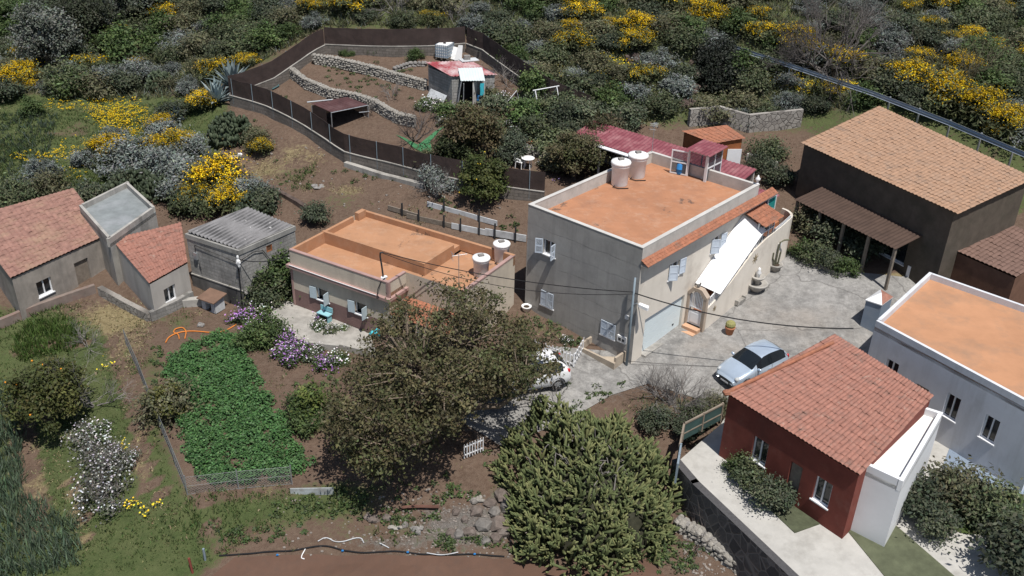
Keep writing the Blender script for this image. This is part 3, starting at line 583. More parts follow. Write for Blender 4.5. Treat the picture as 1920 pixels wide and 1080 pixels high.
df=H.at(hu0+.05,hn0-.03,RZ+.03,R(196)); b=MB(df); b.box(0,.07,-.02,.02,0,1.42).box(.93,1.0,-.02,.02,0,1.42).box(.07,.93,-.02,.02,0,.07).box(.07,.93,-.02,.02,1.35,1.42).box(.07,.93,-.02,.02,.68,.75)
do=obj('stair_hut_door',b,mt['white'],hs); obj('pane',MB(df).box(.07,.93,-.006,.006,.07,1.35),mt['glass_clear'],do)
# ------------------------------------------------------------ the low house with apricot roofs
FL=Fr((-11.75,43.7,0),R(-30.6))
oh=thing('low_house','low beige and mauve house with stepped apricot flat roofs and pale blue shutters','house',FL.W(np.array([5.,3.,.2])))
ZP=3.6; XB=6.55; XR=10.15; YB=6.15; YN=1.42
holes=[(1.72,2.55,1.18,1.86),(4.3,5.1,1.16,1.84)]
obj('wall',MB(FL).wall(0,XB,1.27,2.6,[(h[0],h[1],1.27,h[3]) for h in holes],.15).add([(0,0,1.27),(0,YB,1.27),(0,YB,ZP),(0,0,ZP)],[(0,1,2,3)]).add([(XB,0,1.27),(XB,YN,1.27),(XB,YN,ZP),(XB,0,ZP)],[(0,1,2,3)]).wall(XB,XR,-.5,ZP-.02,[],.1,None,YN).add([(XR,YN,-.5),(XR,YB,-.5),(XR,YB,ZP),(XR,YN,ZP)],[(0,1,2,3)]).add([(0,YB,-.5),(XR,YB,-.5),(XR,YB,ZP),(0,YB,ZP)],[(3,2,1,0)]).box(.01,XB-.01,-.0,.14,2.76,ZP-.04),mt['beige'],oh)
lw=MB(FL).wall(0,XB,-.6,1.27,[(h[0],h[1],h[2],1.27) for h in holes],.15).add([(0,0,-.6),(0,YB,-.6),(0,YB,1.27),(0,0,1.27)],[(0,1,2,3)]).add([(XB,0,-.6),(XB,YN,-.6),(XB,YN,1.27),(XB,0,1.27)],[(0,1,2,3)])
obj('painted_dado',lw,mt['mauve'],oh)
obj('cornice',MB(FL).box(-.16,XB+.16,-.2,.0,2.6,2.76).box(XB,XB+.16,0,YN,2.6,2.76).box(-.03,.1,-.03,-.001,-.5,2.6).box(XB-.14,XB+.02,-.025,.0,2.76,ZP-.04).box(XB,XB+.025,-.0,.14,2.76,ZP-.04).box(-.16,0,0,.6,2.6,2.76),mt['mauve_trim'],oh)
b=MB(FL); b.box(-.02,XB+.02,-.02,.17,ZP-.04,ZP+.02).box(XB-.15,XB+.02,.17,YN,ZP-.04,ZP+.02).box(XR-.17,XR+.02,YN-.02,YB,ZP-.06,ZP+.02); obj('coping',b,mt['mauve_trim'],oh)
b=MB(FL)
b.box(.0,.16,.17,2.55,2.7,ZP+.02)                    # left parapet of the front strip
b.box(.0,XB+.16,2.55,2.72,2.7,ZP+.06)                # step between the strips
b.box(.02,.19,2.72,5.0,3.,ZP+.04).box(.02,.3,5.3,5.95,3.,ZP+.16).box(.0,XR,YB-.19,YB-.002,3.,ZP+.03)
b.box(XB+.16,XB+.33,2.55,5.25,2.7,ZP+.05).box(XR-.17,XR-.02,YN,YB-.2,2.7,ZP-.02).box(XB,XR-.17,YN+.005,YN+.16,2.3,ZP-.03)
obj('roof_parapet',b,mt['roof_apricot'],oh)
b=MB(FL); b.box(.02,XB-.0,.14,2.56,2.7,2.96).box(.02,XB+.2,2.7,YB-.1,3.,3.3).box(XB+.3,XR-.1,2.5,YB-.15,2.6,2.95).box(XB-.02,XR-.1,YN+.1,2.56,2.6,2.945); obj('roof',b,mt['roof_apricot'],oh)
for i,(h,s) in enumerate(zip(holes,((172,95),(172,92)))): window(oh,FL,*h,.13,s,mt['white'],mt['bluegrey'],solid=True,mid=False)
b=MB(FL); b.wave((XB+.03,-.1,1.85),(XR+.2,-.1,1.85),(XR+.2,YN-.02,2.2),(XB+.03,YN-.02,2.2),18,.035,6,.02); obj('porch_roof',b,mt['tile'],oh)
for x in (XB+.15,8.3,XR): obj('porch_post',MB(FL).box(x-.05,x+.05,-.08,.02,-.4,1.82),mt['white'],oh)
obj('cable_clip_line',MB(FL).tube([(.1,-.21,2.8),(3,-.21,2.79),(5.9,-.21,2.8)],.018),mt['white'],oh)
def tank(px,py,z,r,h,label,name='water_tank',fr=None,rim='round'):
    p=G(px,py,z); t=thing(name,label,'water tank',p,'white water tanks on the flat roofs')
    obj('tank_body',MB(Fr(p)).lathe([(r*.86,0),(r*.9,.05),(r*.98,h*.72),(r*1.04,h*.74),(r*1.04,h*.8),(r*1.02,h*.83)],28),mt['plastic'],t,True)
    l=obj('lid',MB(Fr(p)).lathe([(r*1.1,h*.83),(r*1.12,h*.86),(r*1.12,h*.9),(r*1.04,h*.94),(r*.6,h*.97),(r*.1,h*.98)],28),mt['plastic'],t,True)
    obj('lid_weight',MB(Fr(p,.4)).box(-.16,.14,-.1,.12,h*.95,h*1.05),mt['stone_grey'],l)
    obj('outlet_pipe',MB(Fr(p)).tube([(-r*.6,-r*.7,.06),(-r*.8,-r*1.0,.06),(-r*.2,-r*1.35,.04),(r*.9,-r*1.2,.04)],.025,6),mt['cable'],t)
    return t
tank(1161,346,RZ,.5,1.5,'nearer white round water tank, stone on its lid, on the big orange roof'); tank(1193,331,RZ,.52,1.45,'white round water tank behind the other on the big orange roof')
tank(902,516,2.95,.42,1.15,'white water tank behind the tree on the low apricot roof'); tank(940,489,2.95,.42,1.15,'white water tank at the back right corner of the low apricot roof')
# electric mast and aerials
p=FL.W(np.array([6.1,.2,ZP])); t=thing('electricity_mast','bent dark electricity mast on the front parapet of the low house','mast',p)
obj('mast_tube',MB(Fr(p)).tube([(0,0,-.0),(-.06,.02,.7),(-.12,.03,1.25),(-.1,.0,1.45),(.05,-.03,1.48)],.045),mt['metal_dark'],t); obj('clamp',MB(Fr(p)).box(-.12,.12,-.1,.1,0,.12).rock((.1,0,.12),(.12,.08,.08),3),mt['plastic'],t)
obj('wire_loop',MB(Fr(p)).tube([(.1,-.1,.1),(-.1,-.2,-.05),(-.25,-.33,-.4),(-.3,-.35,-.75),(-.2,-.34,-.85),(-.35,-.34,-.82)],.025),mt['cable'],t)
MASTTOP=p+np.array([.05,-.03,1.48])
def aerial(p,h,label,cat='aerial',hd=0.):
    t=thing('tv_aerial',label,cat,p); obj('mast',MB(Fr(p)).tube([(0,0,0),(0,0,h)],.02),mt['metal'],t)
    b=MB(Fr(p,hd)); b.tube([(-.35,0,h-.08),(.45,0,h-.08)],.012,4)
    for i in range(6): b.tube([(-.3+i*.14,-.25+i*.02,h-.08),(-.3+i*.14,.25-i*.02,h-.08)],.008,4)
    b.tube([(-.35,-.2,h-.25),(-.35,.2,h-.25)],.01,4).tube([(-.35,-.2,h+.1),(-.35,.2,h+.1)],.01,4).tube([(-.35,0,h-.25),(-.35,0,h+.1)],.012,4); obj('aerial_elements',b,mt['metal'],t)
aerial(FL.W(np.array([8.85,2.8,2.95])),1.75,'spindly tv aerial on the low apricot roof',hd=.4); aerial(H.W(np.array([-W_+.1,L_-.1,HT])),1.75,'tall thin tv aerial at the back corner of the big house',hd=1.2)
p=G(1274,326,RZ); t=thing('plastic_drum','bright blue plastic drum beside the open hut door on the roof','drum',p); obj('drum_body',MB(Fr(p)).lathe([(.2,0),(.22,.1),(.22,.3),(.24,.32),(.22,.34),(.22,.62),(.15,.7)],16),mt['blue'],t,True); obj('drum_lid',MB(Fr(p)).lathe([(.16,.7),(.17,.74),(.05,.75)],16),mt['blue'],t)
p=H.W(np.array([-.1,L_-.1,HT+.03])); tag(obj('finial',MB(Fr(p)).lathe([(.1,0),(.1,.05),(.05,.1),(.05,.16),(.13,.26),(.14,.34),(.06,.42),(.04,.5),(.01,.54)],12),mt['plastic'],None,True),'small pale urn finial on the far parapet corner','finial')
# wall ornaments
for (n0,z0,r,lab) in [(5.75,1.35,.19,'small metal flower ornament low on the stair wall'),(9.6,2.9,.34,'larger metal star ornament high on the stair wall')]:
    b=MB(Fr(H.W(np.array([SW+.012,n0,z0])),YAW+math.pi/2)); a=[(r*(1 if i%2==0 else .28)*math.cos(i*math.pi/8+.2),r*(1 if i%2==0 else .28)*math.sin(i*math.pi/8+.2)) for i in range(16)]
    b.add([(x,-.012,z) for x,z in a]+[(x,.0,z) for x,z in a],[tuple(range(16)),tuple(range(16,32))[::-1]]+[(i,16+i,16+(i+1)%16,(i+1)%16) for i in range(16)])
    tag(obj('star_ornament',b,M('bronze_star'+str(int(n0)),(.3,.24,.15),metal=.4,rough=.5)),lab,'ornament')
b=MB(FB); b.box(12.2,12.6,-SW-.03,-SW-.003,2.65,2.9); tag(obj('wall_sign',b,mt['plastic']),'small pale plaque on the curved end of the stair wall','plaque')
# street lamp pole, boxes, planter trough
p=T(1181,686); p=np.array([*(Bc+(-.12)*U-.22*NV)[:2],float(TZ(Bc[0],Bc[1]-.2))-.05]); t=thing('lamp_pole','tall blue-grey pole with street lamp at the corner of the grey gable wall','lamp pole',p)
POLE=p+np.array([0,0,4.75])
obj('pole',MB(Fr(p)).tube([(0,0,0),(0,0,2.5),(0,0,5.05)],[.07,.06,.05],10),mt['steel_blue'],t,True)
lf=Fr(p,R(-25)); obj('lamp_arm',MB(lf).tube([(0,0,3.55),(.2,0,3.72),(.4,0,3.68)],.025),mt['metal'],t); obj('lamp_head',MB(lf).prism([(.32,-.1),(.78,-.13),(.82,0),(.78,.13),(.32,.1)],[3.6,3.5,3.49,3.5,3.6],[3.74,3.66,3.62,3.66,3.74]),mt['plastic'],t)
b=MB(FA); b.box(6.55,6.72,-.12,-.005,2.5,2.68); tag(obj('junction_box',b,mt['plastic']),'small white junction box on the gable wall beside the pole','junction box')
b=MB(FA); b.box(6.2,6.72,-.1,-.005,1.05,1.42); mb_=obj('meter_box',b,mt['plastic']); tag(mb_,'white meter box low on the gable wall','meter box'); obj('meter_window',MB(FA).box(6.28,6.44,-.112,-.1,1.16,1.32).box(6.5,6.64,-.112,-.1,1.16,1.3),mt['metal_dark'],mb_)
b=MB(FA); z0=float(TZ(*(FA.W(np.array([5.6,-.6,0]))[:2])))
b.box(4.5,6.75,-.95,-.83,-.8,.35).box(4.5,4.62,-.83,-.0,-.8,.55).box(6.63,6.75,-.83,-.0,-.8,.62).box(4.62,6.63,-.83,-.02,-.8,.1); tag(obj('planter_trough',b,M('weathered_trough',(.4,.34,.27),var=.15,dirt=(.25,.2,.16),damt=.6,dscale=1.2)),'empty rendered planter trough at the foot of the gable wall','planter')
# cables
def cable(a,c,sag,label,r=.022,n=16):
    s=np.linspace(0,1,n)[:,None]; P=a*(1-s)+c*s; P[:,2]-=(4*s*(1-s))[:,0]*sag; tag(obj('overhead_cable',MB().tube(P,r,5),mt['cable']),label,'cable')
PT=p+np.array([0,0,4.2])
cable(MASTTOP,PT+np.array([-.03,-.05,.1]),.35,'upper black overhead cable from the low house mast to the lamp pole'); cable(MASTTOP+np.array([0,0,-.05]),PT+np.array([-.03,-.05,0]),.75,'lower sagging black cable from the low house mast to the lamp pole',.016)
cable(PT+np.array([.05,-.06,.05]),G(1600,616,3.2),.5,'twisted black cable from the lamp pole over the yard',.03)
SHF=np.array([-14.41,43.68,0]); SHL=np.array([-17.77,45.5,0]); SHR=np.array([-12.16,46.84,0]); SHB=np.array([-15.3,49.0,0])
cable(FL.W(np.array([.0,-.1,3.3])),SHF+np.array([-.0,-.12,3.0]),.25,'short dark cable from the low house to the block hut',.025)
cable(POLE-np.array([0,0,4.4]),G(1400,690,.2)*0+G(1352,687,.15),.05,'thin dark cable lying across the yard towards the silver car',.012)
# ------------------------------------------------------------ block hut with corrugated roof
aLh=math.atan2((SHF-SHL)[1],(SHF-SHL)[0]); aRh=math.atan2((SHR-SHF)[1],(SHR-SHF)[0]); SL=Fr(SHL,aLh); SR=Fr(SHF,aRh); lL=np.linalg.norm(SHF-SHL); lR=np.linalg.norm(SHR-SHF)
sh=thing('block_hut','two-level grey concrete block hut with a corrugated sheet roof','hut',(SHF+SHB)/2)
b=MB(SL).wall(0,lL,1.03,3.2,[],.1); b.fr=SR; b.wall(0,lR,.98,3.2,[(1.8,2.2,2.62,3.02)],.1); b.fr=I0
for a,c in ((SHR,SHB),(SHB,SHL)): b.add([a+(0,0,-.8),c+(0,0,-.8),c+(0,0,3.4),a+(0,0,3.4)],[(0,1,2,3)])
obj('block_wall',b,mt['block_shed'],sh)
b=MB(SL).wall(-.02,lL+.0,-1.,1.0,[],.1,None,-.03); b.fr=SR; b.wall(0,lR,-1.,.86,[],.1,None,.06); obj('base_wall',b,M('blackened_concrete',(.15,.145,.14),var=.3,dirt=(.035,.035,.037),damt=.85,dscale=.7,streak=True,dlo=.42,dhi=.62,bump=.5),sh)
b=MB(); 
def ring(z0,z1,o):
    c=(SHF+SHL+SHR+SHB)/4; q=[]; 
    for p in (SHF,SHR,SHB,SHL): d=(p-c); q.append((c+d*(1+o/np.linalg.norm(d)))[:2])
    b.prism(q,z0,z1)
ring(3.2,3.46,.06); obj('ring_beam',b,M('cast_ring_beam',(.27,.265,.25),var=.2,dirt=(.06,.06,.06),damt=.8,dscale=1.1,streak=True,bump=.5),sh)
b=MB(SR); b.box(.0,lR+.1,-.14,.055,.86,.975); b.fr=SL; b.box(-.02,lL+.02,-.06,-.0,1.0,1.06); obj('ledge',b,mt['concrete_old'],sh)
up=np.array([0,0,3.5]); ins=lambda p:(p+((SHF+SHB)/2-p)*.03)
b=MB(); b.wave(ins(SHF)+up,ins(SHR)+up,ins(SHB)+up+(0,0,.12),ins(SHL)+up+(0,0,.12),1,.0) if False else b.wave(ins(SHL)+up+(0,0,.1),ins(SHF)+up,ins(SHR)+up,ins(SHB)+up+(0,0,.1),13,.06); 
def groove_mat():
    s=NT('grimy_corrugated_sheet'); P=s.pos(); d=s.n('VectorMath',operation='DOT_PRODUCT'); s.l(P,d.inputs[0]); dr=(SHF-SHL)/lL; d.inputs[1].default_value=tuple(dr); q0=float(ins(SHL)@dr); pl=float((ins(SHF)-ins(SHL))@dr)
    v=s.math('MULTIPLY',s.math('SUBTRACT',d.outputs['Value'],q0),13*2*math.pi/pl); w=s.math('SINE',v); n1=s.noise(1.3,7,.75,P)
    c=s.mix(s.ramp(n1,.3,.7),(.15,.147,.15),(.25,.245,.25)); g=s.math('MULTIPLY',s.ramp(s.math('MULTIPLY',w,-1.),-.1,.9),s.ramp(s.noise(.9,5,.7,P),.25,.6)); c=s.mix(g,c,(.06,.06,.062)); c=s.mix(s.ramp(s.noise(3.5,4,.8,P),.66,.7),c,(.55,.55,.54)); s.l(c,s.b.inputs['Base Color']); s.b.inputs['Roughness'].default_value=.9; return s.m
obj('corrugated_roof',b,groove_mat(),sh)
b=MB(SR); b.box(1.8,1.86,.02,.08,2.62,3.02).box(2.14,2.2,.02,.08,2.62,3.02).box(1.86,2.14,.02,.08,2.62,2.68).box(1.86,2.14,.02,.08,2.96,3.02); w=obj('window',b,mt['wood'],sh); obj('shutter',MB(SR).box(1.86,2.14,.05,.07,2.68,2.96),M('brown_board',(.13,.07,.04)),w)
b=MB(SR); b.tube([(2.3,-.08,1.3),(2.35,-.08,1.75),(3.5,-.08,1.8),(3.9,-.1,1.85)],.045); obj('drain_pipe',b,mt['plastic'],sh)
b=MB(SL); b.box(.5,.72,-.14,-.005,2.1,2.5); obj('fuse_box',b,mt['metal'],sh)
b=MB(SL); b.tube([(.6,-.06,2.5),(.62,-.06,2.95),(3.7,-.06,2.72),(3.79,-.1,2.9)],.022).tube([(.75,-.06,1.9),(.85,-.06,1.5)],.02).tube([(3.74,-.1,2.8),(3.72,-.1,1.2),(3.66,-.1,-.2)],.035); b.fr=SR; b.tube([(0,-.08,2.9),(.9,-.07,3.05),(1.5,-.07,2.9),(1.9,-.07,2.2),(2.0,-.07,1.4)],.02); obj('wiring',b,mt['cable'],sh)
p=SL.W(np.array([3.85,-.16,2.85])); b=MB(Fr(p)); b.rock((0,0,0),(.14,.12,.2),4).rock((.02,0,-.2),(.08,.08,.14),6).rock((.0,0,.3),(.07,.07,.12),8); obj('wall_lamp',b,mt['plastic'],sh)
# kennel
p=T(392,584); kf=Fr(p,R(-28)); t=thing('dog_kennel','little white kennel with a brown lean-to roof before the block hut','kennel',p)
obj('kennel_wall',MB(kf).wall(-.5,.5,0,.7,[(-.2,.2,0,.5)],.3).box(-.5,-.46,.0,.7,0,.75).box(.46,.5,.0,.7,0,.75).box(-.46,.46,.66,.7,0,.8),mt['wood_white'],t); obj('kennel_roof',MB(kf).prism([(-.62,-.18),(.62,-.18),(.62,.85),(-.62,.85)],[.7,.7,.85,.85],[.75,.75,.9,.9]),M('kennel_roof_board',(.17,.105,.075),var=.2),t)
p=T(362,572); tag(obj('stone_slab',MB(Fr(p,.3)).prism([(-.5,-.15),(.5,-.2),(.5,.2),(-.5,.2)],-.1,.4),mt['concrete_old']),'low concrete block between the kennel and the pink roofed house','block')
# patio terrace of the low house
pp=[G(*z3(*q),.25)[:2] for q in [(478,735),(560,605),(640,625),(830,705),(1040,790),(1080,900),(880,850),(700,828),(600,800)]]
o=obj('patio',MB().prism(pp,-1.2,.27),M('pale_patio_concrete',(.33,.315,.29),var=.2,dirt=(.17,.16,.145),damt=.7,dscale=1.,bump=.3)); tag(o,'raised grey concrete patio in front of the low house','patio',None,'structure')
b=MB(); q=[G(*z3(*c),.25) for c in [(510,745),(600,800),(700,835),(880,856)]]; 
for a,c in zip(q,q[1:]): 
    fr=Fr((a[0],a[1],0),math.atan2(c[1]-a[1],c[0]-a[0])); b.box(0,np.linalg.norm((c-a)[:2]),-.17,-.02,-1,.36,fr)
tag(obj('kerb_wall',b,mt['concrete_old']),'low grey edging wall in front of the patio flowers','wall')
b=MB(); q=[G(*z3(*c),-.1) for c in [(505,825),(640,870),(760,905)]]
for a,c in zip(q,q[1:]): b.box(0,np.linalg.norm((c-a)[:2]),-.1,.1,-1,.2,Fr((a[0],a[1],0),math.atan2(c[1]-a[1],c[0]-a[0])))
tag(obj('kerb_wall',b,mt['concrete_old']),'lower concrete edging between the purple flower beds','wall')
def bench(p,ang,label,m,L=1.1):
    t=thing('garden_bench',label,'bench',p); f=Fr(p,ang)
    obj('seat',MB(f).box(-L/2,L/2,-.18,.18,.4,.44),m,t); obj('backrest',MB(f).box(-L/2,L/2,.18,.22,.48,.75),m,t)
    for x in (-L/2+.08,L/2-.08): obj('leg',MB(f).box(x-.03,x+.03,-.15,.15,0,.4),m,t)
bench(np.array([*G(*z3(800,715),.3)[:2],.27]),R(-30),'turquoise painted bench against the mauve wall',M('pale_turquoise_paint',(.25,.47,.52),var=.1),.8)
p=np.array([*G(*z3(1085,800),.3)[:2],.27]); b=MB(Fr(p)); b.rock((0,0,.2),(.25,.2,.22),4).rock((.3,.1,.15),(.2,.2,.16),5).rock((-.3,.1,.12),(.2,.15,.14),6); tag(obj('bucket_pile',b,mt['cyan']),'heap of turquoise buckets beside the patio under the tree','buckets')
# ------------------------------------------------------------ boards of the dirt plot behind the low house
def plank(a,c,h,t,m,label,posts=2):
    A=T(*a); Cc=T(*c); th_=thing('board_fence',label,'fence',A,'plank barriers behind the low house'); fr=Fr(A,math.atan2(Cc[1]-A[1],Cc[0]-A[0])); L=np.linalg.norm((Cc-A)[:2]); dz=Cc[2]-A[2]
    obj('plank',MB(fr).add([(x,y,zz+dz*(x>0)) for x in (0,L) for y in (-t/2,t/2) for zz in (.05,.05+h)],[(0,1,3,2),(4,6,7,5),(0,4,5,1),(2,3,7,6),(0,2,6,4),(1,5,7,3)]),m,th_)
    for i in range(posts): x=L*(i+.5)/posts; obj('post',MB(fr).box(x-.04,x+.04,-t/2-.09,-t/2-.005,-.3+dz*x/L,.5+h+dz*x/L),mt['metal_dark'],th_)
plank(z3(1350,110),z3(1725,215),.33,.06,mt['wood_white'],'long white plank barrier lying highest on the dirt plot',2); plank(z3(1140,128),z3(1300,175),.3,.08,mt['wood_grey'],'weathered brown board barrier nearest the left end of the dirt plot',1); plank(z3(1240,172),z3(1510,232),.3,.06,mt['wood_grey'],'dark plank barrier with a pale top edge behind the roof',2)
plank(z3(1480,228),z3(1680,268),.36,.06,mt['wood_white'],'white plank barrier just behind the low house roof',2); plank(z3(1660,262),z3(1880,300),.42,.06,mt['wood_white'],'tall white board barrier close to the grey gable wall',2)
# ------------------------------------------------------------ netted garden fence on block wall
GC=G(760,190,5.4)[:2]
def netfence(px,wh,nh,label,wallm=None,dz=0.,base=.5):
    P=[T(*q) for q in px]; Q=[]
    for a,c in zip(P,P[1:]):
        n=max(1,int(np.linalg.norm((c-a)[:2])/.8))
        for i in range(n): s=i/n; Q.append(a*(1-s)+c*s)
    Q.append(P[-1]); Q=np.array(Q); Q[:,2]=TZ(Q[:,0],Q[:,1])
    k=np.ones(5)/5; zz=np.r_[[Q[0,2]]*2,Q[:,2],[Q[-1,2]]*2]; Q[:,2]=np.convolve(zz,k,'valid')
    t=thing('netting_fence',label,'fence',Q[0])
    tg=np.gradient(Q[:,:2],axis=0); tg/=np.linalg.norm(tg,axis=1)[:,None]; nr=np.c_[-tg[:,1],tg[:,0]]
    def strip(z0,z1,th,off=0.,wob=0.):
        vs=[]; m=len(Q)
        for i in range(m):
            w=wob*(vnoise(np.array([i*.9]),np.array([off*7+1.3]),1.,3)[0]-.5)
            for s,z in ((-1,z0),(1,z0),(1,z1),(-1,z1)):
                vs.append((*(Q[i,:2]+nr[i]*(off+s*th/2+(w if z==z1 else 0))),Q[i,2]+z+(w*.5 if z==z1 else 0)))
        fs=[(i*4+j,i*4+(j+1)%4,i*4+4+(j+1)%4,i*4+4+j) for i in range(m-1) for j in range(4)]+[(0,3,2,1),(m*4-4,m*4-3,m*4-2,m*4-1)]
        return MB().add(vs,fs)
    wh=wh; obj('block_wall',strip(-base,wh,.16),wallm or mt['block_brown'],t)
    obj('wall_cap',strip(wh,wh+.05,.2),mt['concrete_old'],t)
    obj('net',strip(wh+.05,wh+nh,.02,.0,.12),mt['brown_net'],t)
    L=np.r_[0,np.cumsum(np.linalg.norm(np.diff(Q[:,:2],axis=0),axis=1))]; d=0.4
    sgn=1
    while d<L[-1]:
        x=np.array([np.interp(d,L,Q[:,i]) for i in range(3)]); i=min(int(np.searchsorted(L,d)),len(Q)-1)
        y=nr[i]; c=x[:2]+y*.06*(1 if (y@(x[:2]-GC))>0 else -1); obj('post',MB().tube([(c[0],c[1],x[2]+wh*.2),(c[0],c[1],x[2]+wh+nh+.03)],.025,6),mt['steel_blue'],t); d+=2.1
    return t
netfence([z4(165,487),z4(240,505),z4(380,548),z4(500,605),z4(600,660),z4(720,748),z4(830,822),(720,322),(797,343),(860,357),(978,374),(1020,381)],.72,1.25,'long brown shade netting on a block wall, nearest side of the upper garden')
netfence([z4(165,487),(515,166),(564,129),z4(710,188)],.72,1.25,'brown netting on a block wall, left side of the upper garden by the agave')
netfence([z4(712,187),z4(1100,205),z4(1380,200),(872,97)],.72,1.3,'brown netting on a block wall, far side of the upper garden behind the water cube')
netfence([(875,98),(905,112),(935,135),(980,168),(1030,199),(1080,222),(1105,238)],.72,1.25,'brown netting on a block wall, right side of the upper garden below the broom')
# dry stone terrace walls
def stonewall(px,h,label,m,w=.35,r=.13,n=1.):
    P=[T(*q) for q in px]; b=MB(); rr=random.Random(len(label)); tot=0
    core=MB()
    for a,c in zip(P,P[1:]):
        L=np.linalg.norm((c-a)[:2]); fr=Fr((a[0],a[1],0),math.atan2(c[1]-a[1],c[0]-a[0])); z=lambda x:a[2]+(c[2]-a[2])*x/L
        core.add([(x,y,z(x)+q) for x in (0,L) for y in (-w*.3,w*.3) for q in (-.3,h*.85)],[(0,1,3,2),(4,6,7,5),(0,4,5,1),(2,3,7,6),(0,2,6,4),(1,5,7,3)],fr)
        rows=int(h/(r*1.25))+1
        for k in range(rows):
            x=rr.uniform(0,r)
            while x<L:
                q=r*rr.uniform(.75,1.35)
                for y in ((-w*.42,) if k<rows-1 else (-w*.4,-.02,w*.3)):
                    b.rock((x+rr.uniform(-.02,.02),y+rr.uniform(-.03,.03),z(x)+.02+k*r*1.25+rr.uniform(-.02,.02)),(q,r*.9,r*rr.uniform(.6,.85)),rr.randint(0,10**6),fr)
                x+=q*1.65
    t=thing('dry_stone_wall',label,'wall',P[0],'dry stone walls of the upper garden'); obj('stones',b,m,t); obj('core',core,mt['stone_grey'],t)
stonewall([z4(650,245),z4(780,262),z4(980,310),z4(1150,360),z4(1300,398)],.7,'upper pale dry stone wall running to the red roofed shed',mt['stone_white'])
stonewall([z4(505,310),z4(600,385),z4(740,445),z4(900,475),z4(1000,510),z4(1130,585),z4(1235,610)],.75,'lower pale dry stone wall ending behind the bare fruit tree',mt['stone_white'])
stonewall([z4(1105,290),z4(1200,258),z4(1300,255)],.25,'short low row of loose blocks above the upper stone wall',mt['stone_grey'],.25,.16)
stonewall([z5(1020,945),z5(1110,965),z5(1200,1000)],.5,'short stone edging between pots and garden table',mt['stone_white'])
# garden shed
gz=float(T(*z5(447,510))[2]); rz=gz+1.95
g1,g2,g3=[G(*z5(*q),rz) for q in [(262,268),(447,343),(782,332)]]; gu=(g3-g2); gu[2]=0; gb=g1+gu
gs=thing('garden_shed','small block garden shed with a faded red sheet roof','shed',(g1+g3)/2*np.array([1,1,0])+np.array([0,0,gz]))
a1=math.atan2((g2-g1)[1],(g2-g1)[0]); a2=math.atan2(gu[1],gu[0]); l1=np.linalg.norm((g2-g1)[:2]); l2=np.linalg.norm(gu[:2]); S1=Fr((g1[0],g1[1],gz),a1); S2=Fr((g2[0],g2[1],gz),a2)
b=MB(S1).wall(0,l1,-.6,1.9,[],.12); b.fr=S2; b.wall(0,l2,-.6,1.9,[(.55,1.75,-.6,1.7)],.3); b.fr=I0
for a,c in ((g3,gb),(gb,g1)): b.add([(a[0],a[1],gz-.6),(c[0],c[1],gz-.6),(c[0],c[1],gz+2.15),(a[0],a[1],gz+2.15)],[(0,1,2,3)])
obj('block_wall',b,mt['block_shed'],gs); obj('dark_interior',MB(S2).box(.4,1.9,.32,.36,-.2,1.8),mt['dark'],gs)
off=lambda p,k,z:np.array([*(p[:2]+k),z]); v1=-(g2-g1)/l1*.12; v2=gu/l2*.12
b=MB(); b.wave(off(g2,-v1[:2]-v2[:2],rz),off(g3,-v1[:2]+v2[:2],rz+.02),off(gb,v1[:2]+v2[:2],rz+.3),off(g1,v1[:2]-v2[:2],rz+.28),14,.022); obj('sheet_roof',b,mt['red_sheet'],gs)
b=MB(S2); b.wave((.5,-.75,1.8),(2.2,-.75,1.76),(2.25,.75,2.26),(.55,.75,2.26),9,.015); obj('lean_to_sheet',b,mt['white_sheet'],gs)
b=MB(S2); b.tube([(.35,-.3,0),(.55,-.72,1.78)],.04).tube([(2.15,-.7,0),(2.15,-.72,1.74)],.035).tube([(.75,-.35,0),(.72,-.7,1.6)],.03); obj('lean_to_post',b,mt['wood_white'],gs)
d=S2.at(1.75,-.0,.02,R(-118)); dd=obj('shed_door',MB(d).box(-.0,.82,-.025,.025,0,1.6),M('worn_white_door',(.6,.6,.58),dirt=(.35,.25,.18),damt=.7,dscale=2.5),gs); obj('handle',MB(d).box(.66,.74,.026,.06,.75,.9),mt['metal_dark'],dd)
def drum(px,py,label,m,r=.22,h=.6,name='water_barrel'):
    p=T(px,py); t=thing(name,label,'barrel',p); obj('barrel_body',MB(Fr(p)).lathe([(r*.9,0),(r,.06),(r,h*.35),(r*1.06,h*.37),(r,h*.4),(r,h*.7),(r*1.06,h*.72),(r,h*.75),(r*.95,h)],14),m,t,True); obj('barrel_rim',MB(Fr(p)).lathe([(r*.98,h),(r*1.02,h+.03),(r*.85,h+.02),(r*.8,h-.05)],14),m,t)
drum(*z5(487,530),'blue barrel left of the open shed door',mt['blue']); drum(*z5(664,552),'blue barrel right of the open shed door',mt['blue'])
p=T(*z5(540,535)); tag(obj('bucket',MB(Fr(p)).lathe([(.14,0),(.2,.28),(.21,.3),(.18,.28),(.13,.03)],12),mt['orange_plastic']),'orange bucket inside the shed doorway','bucket')
p=S2.W(np.array([1.98,-.78,.75])); tag(obj('hanging_cloth',MB(Fr(p,a2)).add([(x+.02*math.sin(z*9),-.03+.02*math.sin(x*40),z) for z in (0,.3,.6,.85) for x in (-.13,-.04,.05,.13)],[(r_*4+c,r_*4+c+1,r_*4+c+5,r_*4+c+4) for r_ in range(3) for c in range(3)]),mt['cyan']),'bright turquoise cloth hanging beside the shed door','cloth')
